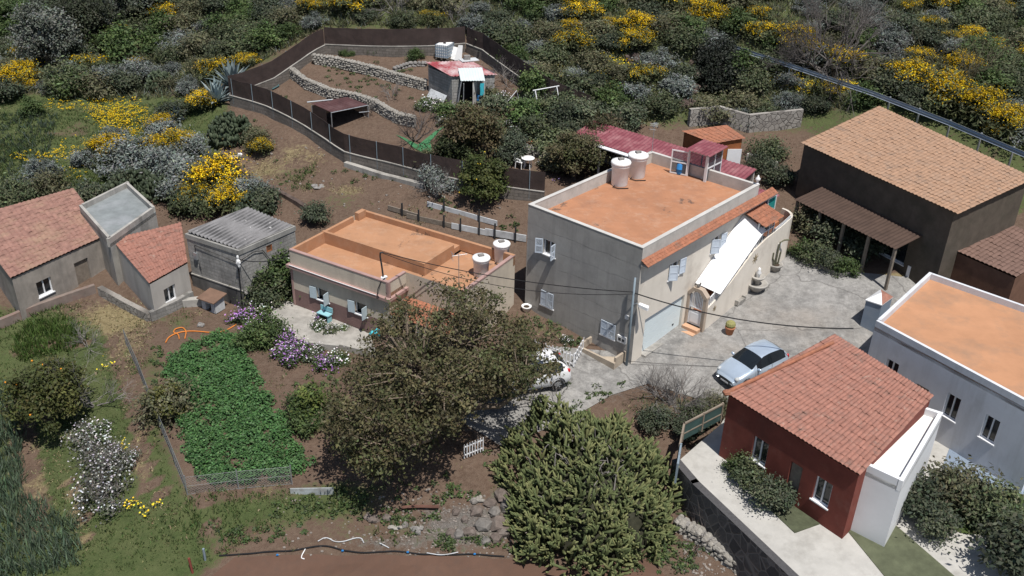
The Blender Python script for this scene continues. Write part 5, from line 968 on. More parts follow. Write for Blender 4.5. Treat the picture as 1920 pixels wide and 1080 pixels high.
# ------------------------------------------------------------ neighbouring houses
def quadhouse(px,zr,zb,label,wm,rm,kind='flat',rise=(0,0,0,0),over=.0,doors=(),n=22,name='neighbour_house'):
    q=[G(x,y,zr)+np.array([0,0,rise[i]]) for i,(x,y) in enumerate(px)]; c=sum(q)/4
    t=thing(name,label,'house',np.array([c[0],c[1],zb])); b=MB(); k=[p*(1-.06*over)+c*.06*over for p in q]
    k=[np.array([*(p[:2]*(1-over*.07)+c[:2]*over*.07),p[2]]) for p in q]
    walls=[]
    for a in range(4):
        A,B_=k[a],k[(a+1)%4]
        if a==0 and doors and abs(A[2]-B_[2])<.01:
            fw=Fr((A[0],A[1],0),math.atan2(B_[1]-A[1],B_[0]-A[0])); Lw=np.linalg.norm((B_-A)[:2]); b.wall(0,Lw,zb-1,A[2]-.07,[(d_[1]*Lw,d_[2]*Lw,d_[3],d_[4]) for d_ in doors if d_[0]==0],.16,fw); continue
        b.add([(A[0],A[1],zb-1),(B_[0],B_[1],zb-1),(B_[0],B_[1],B_[2]-.07),(A[0],A[1],A[2]-.07)],[(0,1,2,3)])
    obj('wall',b,wm,t); b=MB()
    if kind=='tile': b.wave(q[0],q[1],q[2],q[3],n,.04,max(5,int(np.linalg.norm(q[3]-q[0])/.5)),.025)
    else:
        b.add([p-(0,0,.2) for p in q]+q,[(0,3,2,1),(4,5,6,7),(0,1,5,4),(1,2,6,5),(2,3,7,6),(3,0,4,7)])
    obj('roof',b,rm,t)
    if kind=='flat':
        b=MB()
        for a in range(4):
            A,B_=q[a],q[(a+1)%4]; f=Fr((A[0],A[1],0),math.atan2(B_[1]-A[1],B_[0]-A[0])); Lh=np.linalg.norm((B_-A)[:2]); b.add([(x,y,z) for x,zz in ((.001*a,A[2]),(Lh-.18-.001*a,B_[2])) for y in (0,.16) for z in (zz-.19,zz+.32)],[(0,1,3,2),(4,6,7,5),(0,4,5,1),(2,3,7,6),(0,2,6,4),(1,5,7,3)],f)
        obj('parapet',b,wm,t)
    for side,x0,x1,z0,z1,dm in doors:
        A,B_=k[side],k[(side+1)%4]; f=Fr((A[0],A[1],0),math.atan2(B_[1]-A[1],B_[0]-A[0])); Lw=np.linalg.norm((B_-A)[:2])
        if dm=='w': window(t,f,x0*Lw,x1*Lw,z0,z1,.14)
        else: obj('door',MB(f).box(x0*Lw+.01,x1*Lw-.01,.1,.14,z0,z1-.01),mt['wood_grey'],t)
    return t
# left pair
quadhouse([(20,522),(203,440),(141,367),(-60,424)],2.3,-.5,'low house with a faded brown tiled roof at the left edge of the photo',M('worn_plaster',(.3,.27,.24),dirt=(.13,.12,.11),damt=.6,streak=True),M('brown_tile',(.27,.15,.12),var=.3,scale=3,dirt=(.32,.22,.15),damt=.7,dscale=.7),'tile',(0,0,.5,.5),.3,[(0,.2,.35,.5,1.4,'w'),(0,.6,.75,-.5,1.5,'d')],24)
quadhouse([(206,458),(292,397),(240,349),(150,394)],2.8,-.3,'grey flat roofed annexe between the brown and the pink tiled roofs',mt['concrete_old'],M('grey_green_roof',(.2,.22,.225),var=.2,dirt=(.3,.31,.33),damt=.6),'flat',(0,0,0,0),.0,[])
quadhouse([(280,532),(352,492),(342,432),(212,464)],2.1,-.4,'small house with a pink tiled roof beside the grey block hut',mt['render_grey'],mt['tile_pink'],'tile',(0,.0,.5,.5),.25,[(0,.3,.6,.4,1.3,'w')],18)
lowwall([(0,615),(60,590),(130,565),(180,548)],.5,.25,'rusty stained low wall in front of the brown tiled house',M('rust_stained_wall',(.2,.16,.14),dirt=(.2,.08,.05),damt=.7),below=1.); lowwall([(190,552),(240,580),(283,602)],.5,.3,'pale rubble wall below the pink tiled house',mt['rubble_pale'],below=1.); lowwall([(283,602),(330,580),(362,562)],.55,.25,'grey block wall between the pink tiled house and the kennel',mt['block'],below=1.)
# upper right house
quadhouse([(1500,268),(1795,402),(1935,350),(1645,212)],6.3,1.2,'large house with a tan tiled roof below the guard rail',M('shaded_olive_brown_wall',(.09,.075,.06),var=.25,dirt=(.05,.05,.035),damt=.5),mt['tile_tan'],'tile',(0,0,.5,.5),.6,[(0,.1,.25,2.1,3.6,'w'),(0,.4,.5,1.6,3.6,'d'),(0,.65,.8,2.1,3.6,'w')],46)  # wall colour set dark to carry the shade under the overhang
A=G(1545,330,5.0); B_=G(1740,418,5.0); f=Fr((A[0],A[1],0),math.atan2(B_[1]-A[1],B_[0]-A[0])); Lw=np.linalg.norm((B_-A)[:2])
t=thing('veranda_pergola','dark brown veranda roof along the front of the tan roofed house','pergola',np.array([*((A+B_)/2)[:2],1.6])); obj('veranda_roof',MB(f).wave((0,-2.2,3.9),(Lw,-2.2,3.9),(Lw,.0,4.3),(0,.0,4.3),30,.02),M('brown_veranda_sheet',(.07,.045,.035),var=.25),t)
for x in np.linspace(.15,Lw-.15,5): obj('post',MB(f).box(x-.07,x+.07,-2.1,-1.95,.8,3.85),mt['wood_grey'],t)
quadhouse([(1790,470),(1905,520),(1990,470),(1880,420)],3.6,1.5,'small brown outbuilding at the right end of the tan roofed house',M('brown_shed_wall',(.14,.075,.05)),M('brown_shed_roof',(.16,.1,.08),var=.2),'tile',(0,0,.2,.2),.2,[],14)
# orange roofed house
quadhouse([(1640,612),(1965,788),(2080,640),(1740,520)],3.4,-.4,'long white house with a flat orange roof at the right edge',M('white_house_render',(.6,.62,.66),var=.05,dirt=(.38,.39,.4),damt=.6,streak=True,d2=[((.35,.34,.33),.4,.5,.55,.75)]),mt['apricot_far'],'flat',(0,0,0,0),.0,[(0,.12,.2,1.,2.2,'w'),(0,.32,.4,-.4,1.8,'d'),(0,.5,.58,1.,2.2,'w'),(0,.72,.8,1.,2.2,'w')])
lowwall([(1700,520),(1745,502)],.7,.2,'white low wall at the upper yard entrance',mt['white'])
# red house and its terraces
quadhouse([(1362,738),(1612,892),(1745,762),(1560,645)],2.9,-.4,'house with dark red walls and a pinkish tiled roof beside the yard',mt['red_wall'],mt['tile_pink'],'tile',(0,0,.55,.55),.35,[(0,.25,.37,.5,1.7,'w'),(0,.55,.64,-.4,1.6,'d'),(0,.74,.86,.5,1.7,'w')],34)
P=[G(1362,736,2.98),G(1562,642,3.5)]; b=MB(); b.tube([P[0],P[1]],.09,8); b.rock(P[0],(.2,.2,.13),1); tag(obj('ridge_tile_row',b,mt['tile']),'orange ridge tiles along the yard side edge of the pink roof','ridge tiles')
quadhouse([(1615,880),(1690,915),(1765,785),(1712,768)],2.6,-.4,'white flat roofed annexe joined to the red house',mt['white'],M('white_roof_coat',(.74,.74,.71),var=.05,dirt=(.55,.55,.5),damt=.4),'flat',(0,0,0,0),.0,[])
EZ=-.42
pl=[G(x,y,EZ)[:2] for x,y in [(1268,868),(1352,795),(1372,760),(1600,655),(1760,560),(2300,700),(2300,1500),(1700,1300),(1505,1102),(1300,905)]]
o=obj('patio',MB().prism(pl,-5,EZ),mt['slab']); tag(o,'pale paved garden terrace around the red house','patio',None,'structure')
def area(px,z,h,m,name,label): 
    q=[G(x,y,z)[:2] for x,y in px]; tag(obj(name,MB().prism(q,z-.3,z+h),m),label,name,None,'structure')
area([(1640,640),(1760,740),(1800,790),(1765,880),(1900,960),(2200,960),(2100,830),(1965,800)],EZ,.02,mt['slab_blue'],'driveway','blue grey paved drive between the orange and red houses')
area([(1690,930),(1760,900),(1930,930),(1930,1010),(1800,1000)],EZ,.035,M('garden_lawn',(.05,.075,.02),var=.25),'lawn','green lawn strip in the lower right garden'); area([(1352,870),(1420,860),(1560,975),(1490,1000)],EZ,.035,M('planted_bed',(.075,.085,.05),var=.3,scale=4),'garden_bed','planted garden bed in front of the red house')
area([(1580,985),(1650,960),(1800,1090),(1690,1120)],EZ,.03,M('olive_ground',(.09,.1,.06),var=.3),'lawn','olive green strip at the bottom of the lower right garden')
a=[G(x,y,EZ) for x,y in [(1266,868),(1300,908),(1505,1104)]]; b=MB()
for p,q in zip(a,a[1:]): b.box(-.2,np.linalg.norm((q-p)[:2]),-.05,.3,-5,EZ+.05,Fr((p[0],p[1],0),math.atan2(q[1]-p[1],q[0]-p[0])))
tag(obj('retaining_wall',b,mt['rubble']),'tall dark rubble retaining wall of the terraced garden','wall')
# terrace balustrade
def rail(px,z,label,m1,m2):
    P=[G(x,y,z) for x,y in px]; t=thing('terrace_railing',label,'railing',P[0])
    for p,q in zip(P,P[1:]):
        f=Fr(p,math.atan2(q[1]-p[1],q[0]-p[0])); L=np.linalg.norm((q-p)[:2]); obj('rail',MB(f).box(0,L,-.04,.04,.95,1.03).box(0,L,-.03,.03,.4,.46),m1,t)
        n=max(2,int(L/.14)); obj('bar_panel',MB(f).box(.02,L-.02,-.012,.012,.06,.94),m2,t)
        for i in range(3): obj('post',MB(f).box(L*i/2-.04,L*i/2+.04,-.045,.045,0,1.06),m1,t)
rail([(1270,868),(1278,828),(1350,790)],EZ,'terrace railing with dark green panels at the corner above the cactus',M('rail_wood',(.24,.2,.16)),M('green_rail_panel',(.05,.09,.085),rough=.5))
rail([(1266,905),(1272,868)],EZ+.02,'short blue grey railing by the turquoise hose on the terrace corner',mt['steel_blue'],mt['metal'])
# low broken wall by the bottom edge
stonewall([(1268,985),(1310,1010),(1370,1055),(1440,1100)],.55,'broken low rubble wall with pale mortar top beside the dark retaining wall',mt['stone_white'],.55,.16)
# rocky earth bank with the dark hollow
rr=random.Random(2); P0=T(1345,170); t=thing('rock_outcrop','reddish rock outcrop with a dark hollow on the bank under the guard rail','rock',P0); b=MB(); hb=MB()
for x,y,s in [(1300,170,1.1),(1302,140,1.2),(1315,115,1.1),(1340,108,1.2),(1368,112,1.1),(1388,128,1.1),(1400,150,1.),(1398,175,.9),(1285,195,.9),(1190,110,.9),(1205,125,1.),(1180,92,.7),(1220,140,.8),(1415,165,.8),(1440,155,.7),(1460,195,.7),(1270,160,.8)]:
    q=T(x,y); s*=.62; b.rock((q[0],q[1],q[2]+s*.2),(s*.9,s*.7,s*.6),rr.randint(0,9999))
    for _ in range(14): k_=s*rr.uniform(.18,.5); b.rock((q[0]+rr.uniform(-1.5,1.5)*s,q[1]+rr.uniform(-1,.8)*s,q[2]+rr.uniform(-.1,.5)*s),(k_,k_*.8,k_*.8),rr.randint(0,9999))
obj('rocks',b,mt['rock_red'],t)
# ------------------------------------------------------------ rocks, pipes, litter on the bottom slope
rr=random.Random(5); mt['boulder']=M('dusty_reddish_boulder',(.13,.105,.092),var=.4,scale=2.5,bump=.9,bscale=7,dirt=(.2,.18,.16),damt=.6,dscale=3); mt['boulder_grey']=M('dusty_grey_boulder',(.15,.14,.13),var=.4,scale=2.5,bump=.9,bscale=7,dirt=(.24,.22,.2),damt=.6,dscale=3)
k=0
for (x,y,r) in [(905,985,.4),(880,1000,.3),(893,960,.3),(927,963,.35),(935,985,.45),(920,945,.3),(860,1003,.3),(845,1000,.25),(930,1010,.35),(910,1015,.25),(700,975,.25),(690,970,.2),(890,940,.22),(872,975,.22),(940,930,.4),(955,950,.4),(945,1000,.38),(855,960,.2),(760,985,.18),(725,972,.2)]:
    p=T(x,y); tag(obj('boulder',MB().rock((p[0],p[1],p[2]+r*.2),(r*rr.uniform(.8,1.2),r,r*rr.uniform(.5,.75)),k),mt['boulder'] if k%3 else mt['boulder_grey']),['reddish grey boulder lying on the rubble slope beside the cactus thicket','plain grey boulder lying on the rubble slope beside the cactus thicket'][0 if k%3 else 1],'rock','boulders on the rubble slope'); k+=1
b=MB(); r2=np.random.default_rng(4)
for i in range(1100):
    x,y=r2.uniform(520,1010),r2.uniform(915,1045)
    if r2.random()>blob(x,y,850,985,180,60)+.12: continue
    p=T(x,y); s=r2.uniform(.025,.075); b.rock((p[0],p[1],p[2]+s*.3),(s,s*r2.uniform(.6,1),s*.6),i)
for i in range(260):
    x,y=r2.uniform(1280,1440),r2.uniform(1000,1080); p=T(x,y); s=r2.uniform(.02,.08); b.rock((p[0],p[1],p[2]+s*.3),(s,s,s*.6),i)
for i in range(130):
    x,y=r2.uniform(430,960),r2.uniform(230,400)
    if not inpoly(x,y,PLOT): continue
    p=T(x,y); s=r2.uniform(.03,.1); b.rock((p[0],p[1],p[2]+s*.3),(s,s,s*.6),i)
tag(obj('gravel',b,M('dusty_gravel',(.21,.185,.165),var=.5,scale=3)),'loose stones strewn over the slopes','stones',None,'stuff')
for lab,x,y,s,m in [('white concrete lump on the rubble slope near the cactus',896,938,(.3,.2,.14),mt['stone_white']),('grey broken block on the rubble slope',783,996,(.36,.18,.16),mt['stone_grey']),('small heap of white debris on the rubble slope',742,990,(.3,.2,.08),mt['stone_white']),('grey rubble heap on the dirt plot behind the low house',596,352,(.6,.4,.1),mt['stone_grey']),('pale broken slab by the hollow on the dirt plot',442,295,(.45,.3,.1),mt['stone_grey']),('white crumpled plastic by the hollow on the dirt plot',449,291,(.2,.15,.1),mt['plastic']),('stone beside the orange hose above the potato field',378,610,(.25,.18,.14),mt['stone_grey']),('pale boulder at the foot of the rubble wall',220,562,(.3,.2,.2),mt['stone_white'])]:
    p=T(x,y); b=MB(); 
    for i in range(5): b.rock((p[0]+rr.uniform(-1,1)*s[0]*.6,p[1]+rr.uniform(-1,1)*s[1]*.8,p[2]+s[2]*.4),(s[0]*rr.uniform(.35,.7),s[1]*rr.uniform(.4,.8),s[2]*rr.uniform(.5,1)),i)
    tag(obj('debris',b,m),lab,'debris')
def hose(px,r,m,label,cat,name,dz=.03,n=6):
    P=np.array([T(*q,dz) for q in px]); s=np.arange(len(P)); u=np.linspace(0,len(P)-1,(len(P)-1)*n+1); Q=np.stack([np.interp(u,s,P[:,i]) for i in range(3)],-1)
    k=np.ones(5)/5
    for i in (0,1): Q[:,i]=np.convolve(np.r_[[Q[0,i]]*2,Q[:,i],[Q[-1,i]]*2],k,'valid')
    Q[:,2]=TZ(Q[:,0],Q[:,1])+dz; tag(obj(name,MB().tube(Q,r,6),m),label,cat)
z6=lambda x,y:(340+x*.34375,860+y*.34375)
hose([z6(*q) for q in [(190,535),(350,525),(480,512),(600,510),(720,485),(800,480),(880,505),(980,520),(1080,515),(1180,508),(1330,530),(1480,530),(1600,525),(1780,540)]],.032,mt['cable'],'black irrigation pipe along the foot of the rubble slope','pipe','irrigation_pipe',.06)
hose([z6(*q) for q in [(740,458),(790,430),(850,465),(980,430),(998,468)]],.02,mt['wood_white'],'bent white plastic pipe on the rubble slope','pipe','plastic_pipe',.05); hose([z6(*q) for q in [(1075,462),(1140,495)]],.022,mt['wood_white'],'short white pipe piece on the rubble slope','pipe','plastic_pipe',.05); hose([z6(*q) for q in [(1330,525),(1420,540),(1520,520)]],.02,mt['wood_white'],'white hose lying over the black irrigation pipe','pipe','plastic_pipe',.12); hose([z6(*q) for q in [(680,490),(650,545),(675,552)]],.02,mt['plastic'],'hooked white strap on the ploughed soil edge','strap','plastic_pipe',.04)
hose([z6(1180,290),z6(1430,282)],.07,M('rusty_steel',(.12,.06,.045)),'rusty steel beam lying across the boulders','beam','steel_beam',.2)
z7=lambda x,y:(200+x*.3333,560+y*.3333)
hose([z7(*q) for q in [(330,255),(350,220),(400,195),(470,185),(620,198),(680,180),(735,145)]],.03,mt['orange_plastic'],'orange garden hose curving above the potato field','hose','garden_hose',.05); hose([z7(*q) for q in [(440,235),(450,190),(430,165),(385,175),(375,195),(405,205),(410,235)]],.03,mt['orange_plastic'],'looped end of the orange hose above the potato field','hose','garden_hose',.06)
hose([z4(*q) for q in [(500,322),(440,340),(470,350),(420,375),(450,380),(400,405)]],.05,M('blue_green_hose',(.06,.12,.13)),'tangled blue green hose beside the left netting','hose','garden_hose',.12)
for x,y,l in [(525,535,'left blue clip on the black irrigation pipe'),(880,512,'second blue clip on the black irrigation pipe'),(1235,520,'third blue clip on the black irrigation pipe'),(1600,530,'rightmost blue clip on the black irrigation pipe')]:
    p=T(*z6(x,y),.1); tag(obj('pipe_valve',MB(Fr(p)).rock((0,0,0),(.06,.04,.05),2),mt['blue']),l,'valve')
b=MB(Fr(T(385,1050))); b.tube([(0,0,-.2),(0,0,.6)],.05); tag(obj('marker_post',b,mt['steel_blue']),'short blue grey post at the end of the irrigation pipe','post'); b=MB(Fr(T(362,1075))); b.tube([(0,0,-.2),(-.1,.1,.7)],.05); tag(obj('marker_post',b,mt['red_wall']),'short rusty red post at the bottom edge','post')
o=sheet('soil',[T(*p)[:2] for p in [(392,1085),(440,1046),(600,1040),(760,1043),(960,1050),(1060,1062),(1130,1062),(1180,1040),(1215,1040),(1250,1085),(1250,1180),(380,1180)]],.02,M('ploughed_soil',(.105,.06,.042),var=.12,scale=.8,dirt=(.085,.055,.042),damt=.5,dscale=3,bump=.5,bscale=12),'smooth reddish brown tilled soil at the bottom edge')
# ------------------------------------------------------------ foliage
LEAF=Mleaf('leaf_foliage'); PETAL=Mleaf('flower_petals',.7,.2,.1); BARK=M('grey_brown_bark',(.11,.085,.065),var=.3,scale=4,bump=.4,bscale=18); DRY=M('dry_grey_twig',(.2,.185,.175),var=.25,bump=.1); DARKTWIG=M('dark_twig',(.1,.085,.08),var=.25,bump=.1)
def unit(n,r): v=r.normal(size=(n,3)); return v/np.linalg.norm(v,axis=1)[:,None]
def quads(C,size,r,up=.5,el=1.7,outw=None):
    n=len(C); nm=unit(n,r); nm[:,2]=np.abs(nm[:,2])*.7+up
    if outw is not None: nm=nm+outw*.7
    nm/=np.linalg.norm(nm,axis=1)[:,None]; a=np.cross(nm,unit(n,r)); a/=np.linalg.norm(a,axis=1)[:,None]+1e-9; b=np.cross(nm,a); s=(size*r.uniform(.65,1.35,n))[:,None]
    V=np.stack([C-a*s*.5*el,C-b*s*.42,C+a*s*.5*el,C+b*s*.42],1).reshape(-1,3); return V,np.arange(4*n).reshape(-1,4)
def cl(cols,k,r,j=.2):
    c=np.array(cols)[k]; return np.clip(c*(1+r.normal(0,j,len(k)))[:,None]*(1+r.normal(0,.06,(len(k),3))),.002,1)
def crown(ncl,per,rad,size,cols,cr,r,shell=.45,flat=.0,up=.45,el=1.7,c=(0,0,0),low=-.45,w=None):
    d=unit(ncl,r); d[:,2]=np.where(d[:,2]<low,-d[:,2],d[:,2]); k=r.random(ncl)**shell; ctr=d*k[:,None]*np.array(rad)*(1+r.normal(0,.09,ncl))[:,None]
    rr_=cr*r.uniform(.55,1.4,ncl); idx=np.repeat(np.arange(ncl),per); P=ctr[idx]+r.normal(size=(len(idx),3))*(rr_[idx][:,None]*np.array([.55,.55,.4])); ck=r.choice(len(cols),ncl,p=w); 
    V,F=quads(P+np.array(c),size,r,up,el,d[idx]*.6); col=np.repeat(cl(cols,ck[idx],r),4,0); col*=np.repeat(np.repeat(r.uniform(.8,1.2,ncl),per),4)[:,None]
    return V,F,col,ctr+np.array(c)
def join(L):
    V=[];F=[];C=[];n=0
    for v,f,c in L: V.append(v);F.append(f+n);C.append(c);n+=len(v)
    return np.concatenate(V),np.concatenate(F),np.concatenate(C)
def limbs(base,ends,r0,r,k=9,lean=.0,m=BARK):
    """trunk splitting into limbs that reach the given clump centres"""
    b=MB(); ends=np.array(ends); n=len(ends); base=np.array(base,float)
    seeds=ends[r.choice(n,min(k,n),replace=False)]; mid=base*.5+seeds*.5; mid[:,2]=base[2]+(seeds[:,2]-base[2])*.42
    for s,q in zip(seeds,mid):
        p0=base+np.array([r.normal(0,r0*.5),r.normal(0,r0*.5),-.3]); p1=base*.75+q*.25+np.array([0,0,(q[2]-base[2])*.35]); b.tube([p0,p1,q+r.normal(0,.08,3),s*.85+q*.15],[r0,r0*.75,r0*.45,r0*.18],6)
    for e in ends:
        j=np.argmin(np.linalg.norm(seeds-e,axis=1)); a=mid[j]*.45+seeds[j]*.55; h=(a+e)/2+r.normal(0,.1,3); b.tube([a,h,e],[r0*.2,r0*.13,r0*.05],4,None,False)
    return b
KINDS={}
class Kind:
    def __init__(s,name,cat,group,makers):
        s.name=name; s.cat=cat; s.group=group; s.mk=makers; s.roots=[None]*len(makers); s.n=0
    def put(s,p,label,sc=1.,rz=None,v=None,szf=1.,group=True):
        v=s.n%len(s.mk) if v is None else v; s.n+=1; rz=random.uniform(0,6.28) if rz is None else rz
        g=s.group if group is True else group
        if s.roots[v] is None:
            t=thing(s.name,label,s.cat,(0,0,0),g); s.mk[v](t); t.location=tuple(p); t.rotation_euler=(0,0,rz); t.scale=(sc,sc,sc*szf); s.roots[v]=t; return t
        return dup(s.roots[v],p,rz,sc,label,g,szf)
def part(t,name,vfc,m=LEAF): return mk(name,vfc[0],vfc[1],m,t,False,vfc[2])
GREEN=[(.078,.096,.05),(.1,.116,.06),(.06,.077,.042)]; SAGE=[(.15,.17,.158),(.12,.138,.124),(.18,.2,.188)]; OLIVE=[(.122,.122,.07),(.098,.1,.056),(.145,.142,.082)]; DKG=[(.055,.07,.045),(.07,.084,.052),(.085,.098,.06)]
YEL=[(.7,.47,.018),(.78,.55,.025),(.6,.39,.015)]; MIDG=[(.07,.11,.036),(.095,.135,.048),(.052,.082,.03)]
def m_broom(seed,dens):
    def f(t):
        r=np.random.default_rng(seed); V,F,c,ct=crown(34,85,(1.1,1.1,.75),.085,[(.07,.085,.038),(.09,.1,.045),(.055,.065,.03)],.42,r,.4,c=(0,0,.6),el=2.4); part(t,'foliage',(V,F,c))
        top=ct[(ct[:,2]>.62)]; n=len(top); top=top[r.permutation(n)[:max(3,int(n*dens))]]; P=np.repeat(top,int(185),0); P=P+r.normal(size=P.shape)*np.array([.2,.2,.13])+np.array([0,0,.14]); v,f_=quads(P,.056,r,.7,1.2); part(t,'flowers',(v,f_,np.repeat(cl(YEL,r.integers(0,3,len(P)),r,.15),4,0)),PETAL)
    return f
def m_bush(seed,cols,size=.11,ncl=38,per=90,rad=(1.05,1.05,.75),cr=.4,el=1.8,zc=.55,extra=None):
    def f(t):
        r=np.random.default_rng(seed); rd=np.array(rad)*r.uniform(.85,1.15,3); part(t,'foliage',crown(ncl,per,rd,size,cols,cr,r,.4,c=(0,0,zc),el=el)[:3])
        if extra: extra(t,r)
    return f
def twigs(n,h,r,spread=.8,depth=3,r0=.03):
    b=MB()
    def go(p,d,L,rad,k):
        q=p+d*L*.5+r.normal(0,.05*L,3); e=q+d*L*.5+r.normal(0,.06*L,3); b.tube([p,q,e],[rad,rad*.75,rad*.5],4 if k<2 else 3,None,False)
        if k<depth:
            for _ in range(3 if k else 4):
                nd=d+r.normal(0,.5,3); nd[2]+=.12; nd/=np.linalg.norm(nd); go(p+(e-p)*r.uniform(.5,1),nd,L*r.uniform(.55,.8),rad*.5,k+1)
    for i in range(n):
        d=np.array([r.normal(0,spread),r.normal(0,spread),1.]); d/=np.linalg.norm(d); go(np.array([r.normal(0,.05),r.normal(0,.05),-.1]),d,h*r.uniform(.4,.6),r0,0)
    return b
def m_bare(seed,n,h,m,spread=.8,depth=3,r0=.03):
    def f(t):
        r=np.random.default_rng(seed); obj('branches',twigs(n,h,r,spread,depth,r0),m,t)
    return f
broom=Kind('broom_shrub','shrub','broom shrubs on the hillside',[m_broom(1,1.),m_broom(2,.85),m_broom(3,.55),m_broom(4,.3)])
sage=Kind('sage_shrub','shrub','grey sage shrubs on the hillside',[m_bush(s,SAGE,.07,40,110,cr=.36,el=2.2) for s in (11,12,13)])
scrub=Kind('green_scrub','shrub','green scrub bushes on the hillside',[m_bush(s,c,.085,38,95,cr=.44) for s,c in ((21,GREEN),(22,DKG),(23,OLIVE),(24,MIDG))])
bare=Kind('bare_bush','shrub','bare twiggy bushes on the hillside',[m_bare(s,7,1.9,m,.7,3,.03) for s,m in ((31,DRY),(32,DARKTWIG))])
YZ=[((640,25,80,35),.75),((700,25,60,25),.6),((850,45,40,25),.6),((740,10,40,20),.6),((1060,15,50,20),.6),((1160,15,50,20),.6),((1225,20,90,28),.9),((1330,45,70,28),.85),((1300,30,60,25),.7),((1420,85,60,30),.85),((1500,100,50,30),.95),((1705,165,60,28),.9),((1765,195,55,28),.95),((1870,220,55,35),.95),((1740,105,60,25),.6),((1830,80,40,20),.6),((1880,100,30,30),.5),((445,28,18,20),.9),((395,170,40,50),.85),((330,68,40,30),.4),((480,95,40,35),.6),((20,150,45,35),.8),((1050,115,70,30),.65),((1120,140,60,40),.5),((1110,20,200,30),.35),((1400,30,150,25),.6),((450,70,30,20),.3),((1450,30,120,30),.5),((1800,130,120,50),.42),((1400,45,60,25),.6),((1600,140,80,30),.5),((960,30,60,25),.35),((1180,60,90,40),.4),((1250,150,60,40),.25),((60,60,60,30),.15)]
SZ=[((340,75,70,50),.7),((530,15,60,25),.8),((700,40,90,25),.55),((240,60,60,60),.4),((1680,50,220,60),.7),((930,50,60,40),.5),((1060,70,70,30),.4),((170,140,40,30),.6),((300,150,60,30),.6),((1140,60,60,40),.4)]
zone=lambda x,y:('beyond the guard rail on the right' if (x>1285 and y<54+(x-1285)*.37-4) else 'on the bank under the guard rail' if x>1240 else 'above the right side of the netted garden' if x>880 else 'behind the far netting of the garden' if x>600 else 'left of the netted garden' if x>380 else 'on the slope at the top left')
EXCL=[ENC]; 
def hillside():
    r=np.random.default_rng(3); kept=[]; cnt={}
    cand=np.stack([r.uniform(-62,64,26000),r.uniform(52,128,26000)],-1); Z=TZ(cand[:,0],cand[:,1]); p=PX(np.c_[cand,Z]); ok=(p[:,0]>-70)&(p[:,0]<1990)&(p[:,1]>-75)&inpoly(p[:,0],p[:,1],[(-900,-900),(3000,-900),(3000,330),(1950,300),(1640,192),(1600,200),(1470,225),(1400,232),(1240,214),(1210,214),(1130,205),(1040,180),(880,55),(597,52),(405,160),(400,178),(-400,172)])
    cells={}
    for q,z,pp in zip(cand[ok],Z[ok],p[ok]):
        x,y=pp
        if -20<x<75 and 25<y<90: pass
        dd=1.6 if y>60 else 1.8
        if abs(y-(54+(x-1285)*.371))<14 and x>1270: continue
        if 1310<x<1380 and 130<y<200: continue
        i,j=int(q[0]//2),int(q[1]//2); bad=False
        for a in (-1,0,1):
            for b_ in (-1,0,1):
                for o_ in cells.get((i+a,j+b_),()):
                    if (o_[0]-q[0])**2+(o_[1]-q[1])**2<dd*dd: bad=True
        if bad: continue
        cells.setdefault((i,j),[]).append(q)
        py=max([.09]+[float(blob(x,y,*b)*w) for b,w in YZ]); ps=max([.17]+[float(blob(x,y,*b)*w) for b,w in SZ]); u=r.random(); zn=zone(x,y); sc=r.uniform(.75,1.4)
        if u<py: k='b'
        elif u<py+(1-py)*ps: k='s'
        elif u>.965: k='t'
        else: k='g'
        cnt[k]=cnt.get(k,0)+1
        if cnt[k]>298: k={'g':'s','s':'b','b':'t'}.get(k,'t'); cnt[k]=cnt.get(k,0)+1
        P=(q[0],q[1],z-.1); big=sc>1.15
        if k=='b':
            v=0 if py>.8 else int(r.integers(0,3)) if py>.3 else int(r.integers(1,4)); broom.put(P,('full yellow flowering broom shrub ','yellow flowering broom with some green showing ','half green broom with yellow patches ','mostly green broom with few yellow flowers ')[v]+zn,sc,v=v,szf=.85)
        elif k=='s': sage.put(P,('large ' if big else 'small ')+'blue grey sage shrub '+zn,sc,szf=.8)
        elif k=='g': v=int(r.integers(0,4)); scrub.put(P,('large ' if big else 'small ')+('grass green','dark green','olive brown','fresh green')[v]+' scrub bush '+zn,sc*1.15,v=v,szf=.85)
        else: bare.put(P,'bare twiggy bush '+zn,sc)
    return cnt
CN=hillside(); print('hill',CN)
def put(k,px,py,label,sc=1.,dz=-.08,v=None,szf=1.,rz=None): return k.put(T(px,py,dz),label,sc,rz,v,szf)
for x,y,s,l in [(405,365,1.7,'big yellow broom on the slope above the grey block hut'),(425,395,1.2,'yellow broom nearest the grey block hut'),(372,385,1.1,'yellow broom behind the pink tiled house'),(205,298,1.2,'round yellow broom left of the sage thicket'),(293,292,1.0,'yellow broom between the prickly pears of the left field'),(338,290,1.15,'yellow broom with grey sage at its foot in the left field'),(492,285,.75,'lone yellow broom in the hollow of the dirt plot'),(385,205,1.,'yellow broom under the agave at the fence corner'),(300,248,.9,'yellow broom by the blue agave'),(40,160,1.3,'yellow broom at the left edge under the grey tree'),(8,172,1.1,'leftmost yellow broom at the photo edge'),(1700,168,1.4,'bright yellow broom just above the utility cabinet rail'),(1765,200,1.6,'bright yellow broom bulging over the guard rail'),(1830,222,1.4,'yellow broom second from the right over the rail'),(1880,250,1.3,'rightmost yellow broom over the guard rail'),(1490,103,1.5,'bright yellow broom under the bare tree by the rail'),(1510,112,1.2,'yellow broom touching the rail below the bare tree'),(1330,55,1.4,'yellow broom at the far left end of the rail'),(1240,20,1.9,'big yellow broom at the top edge of the photo')]: put(broom,x,y,l,s,v=0)
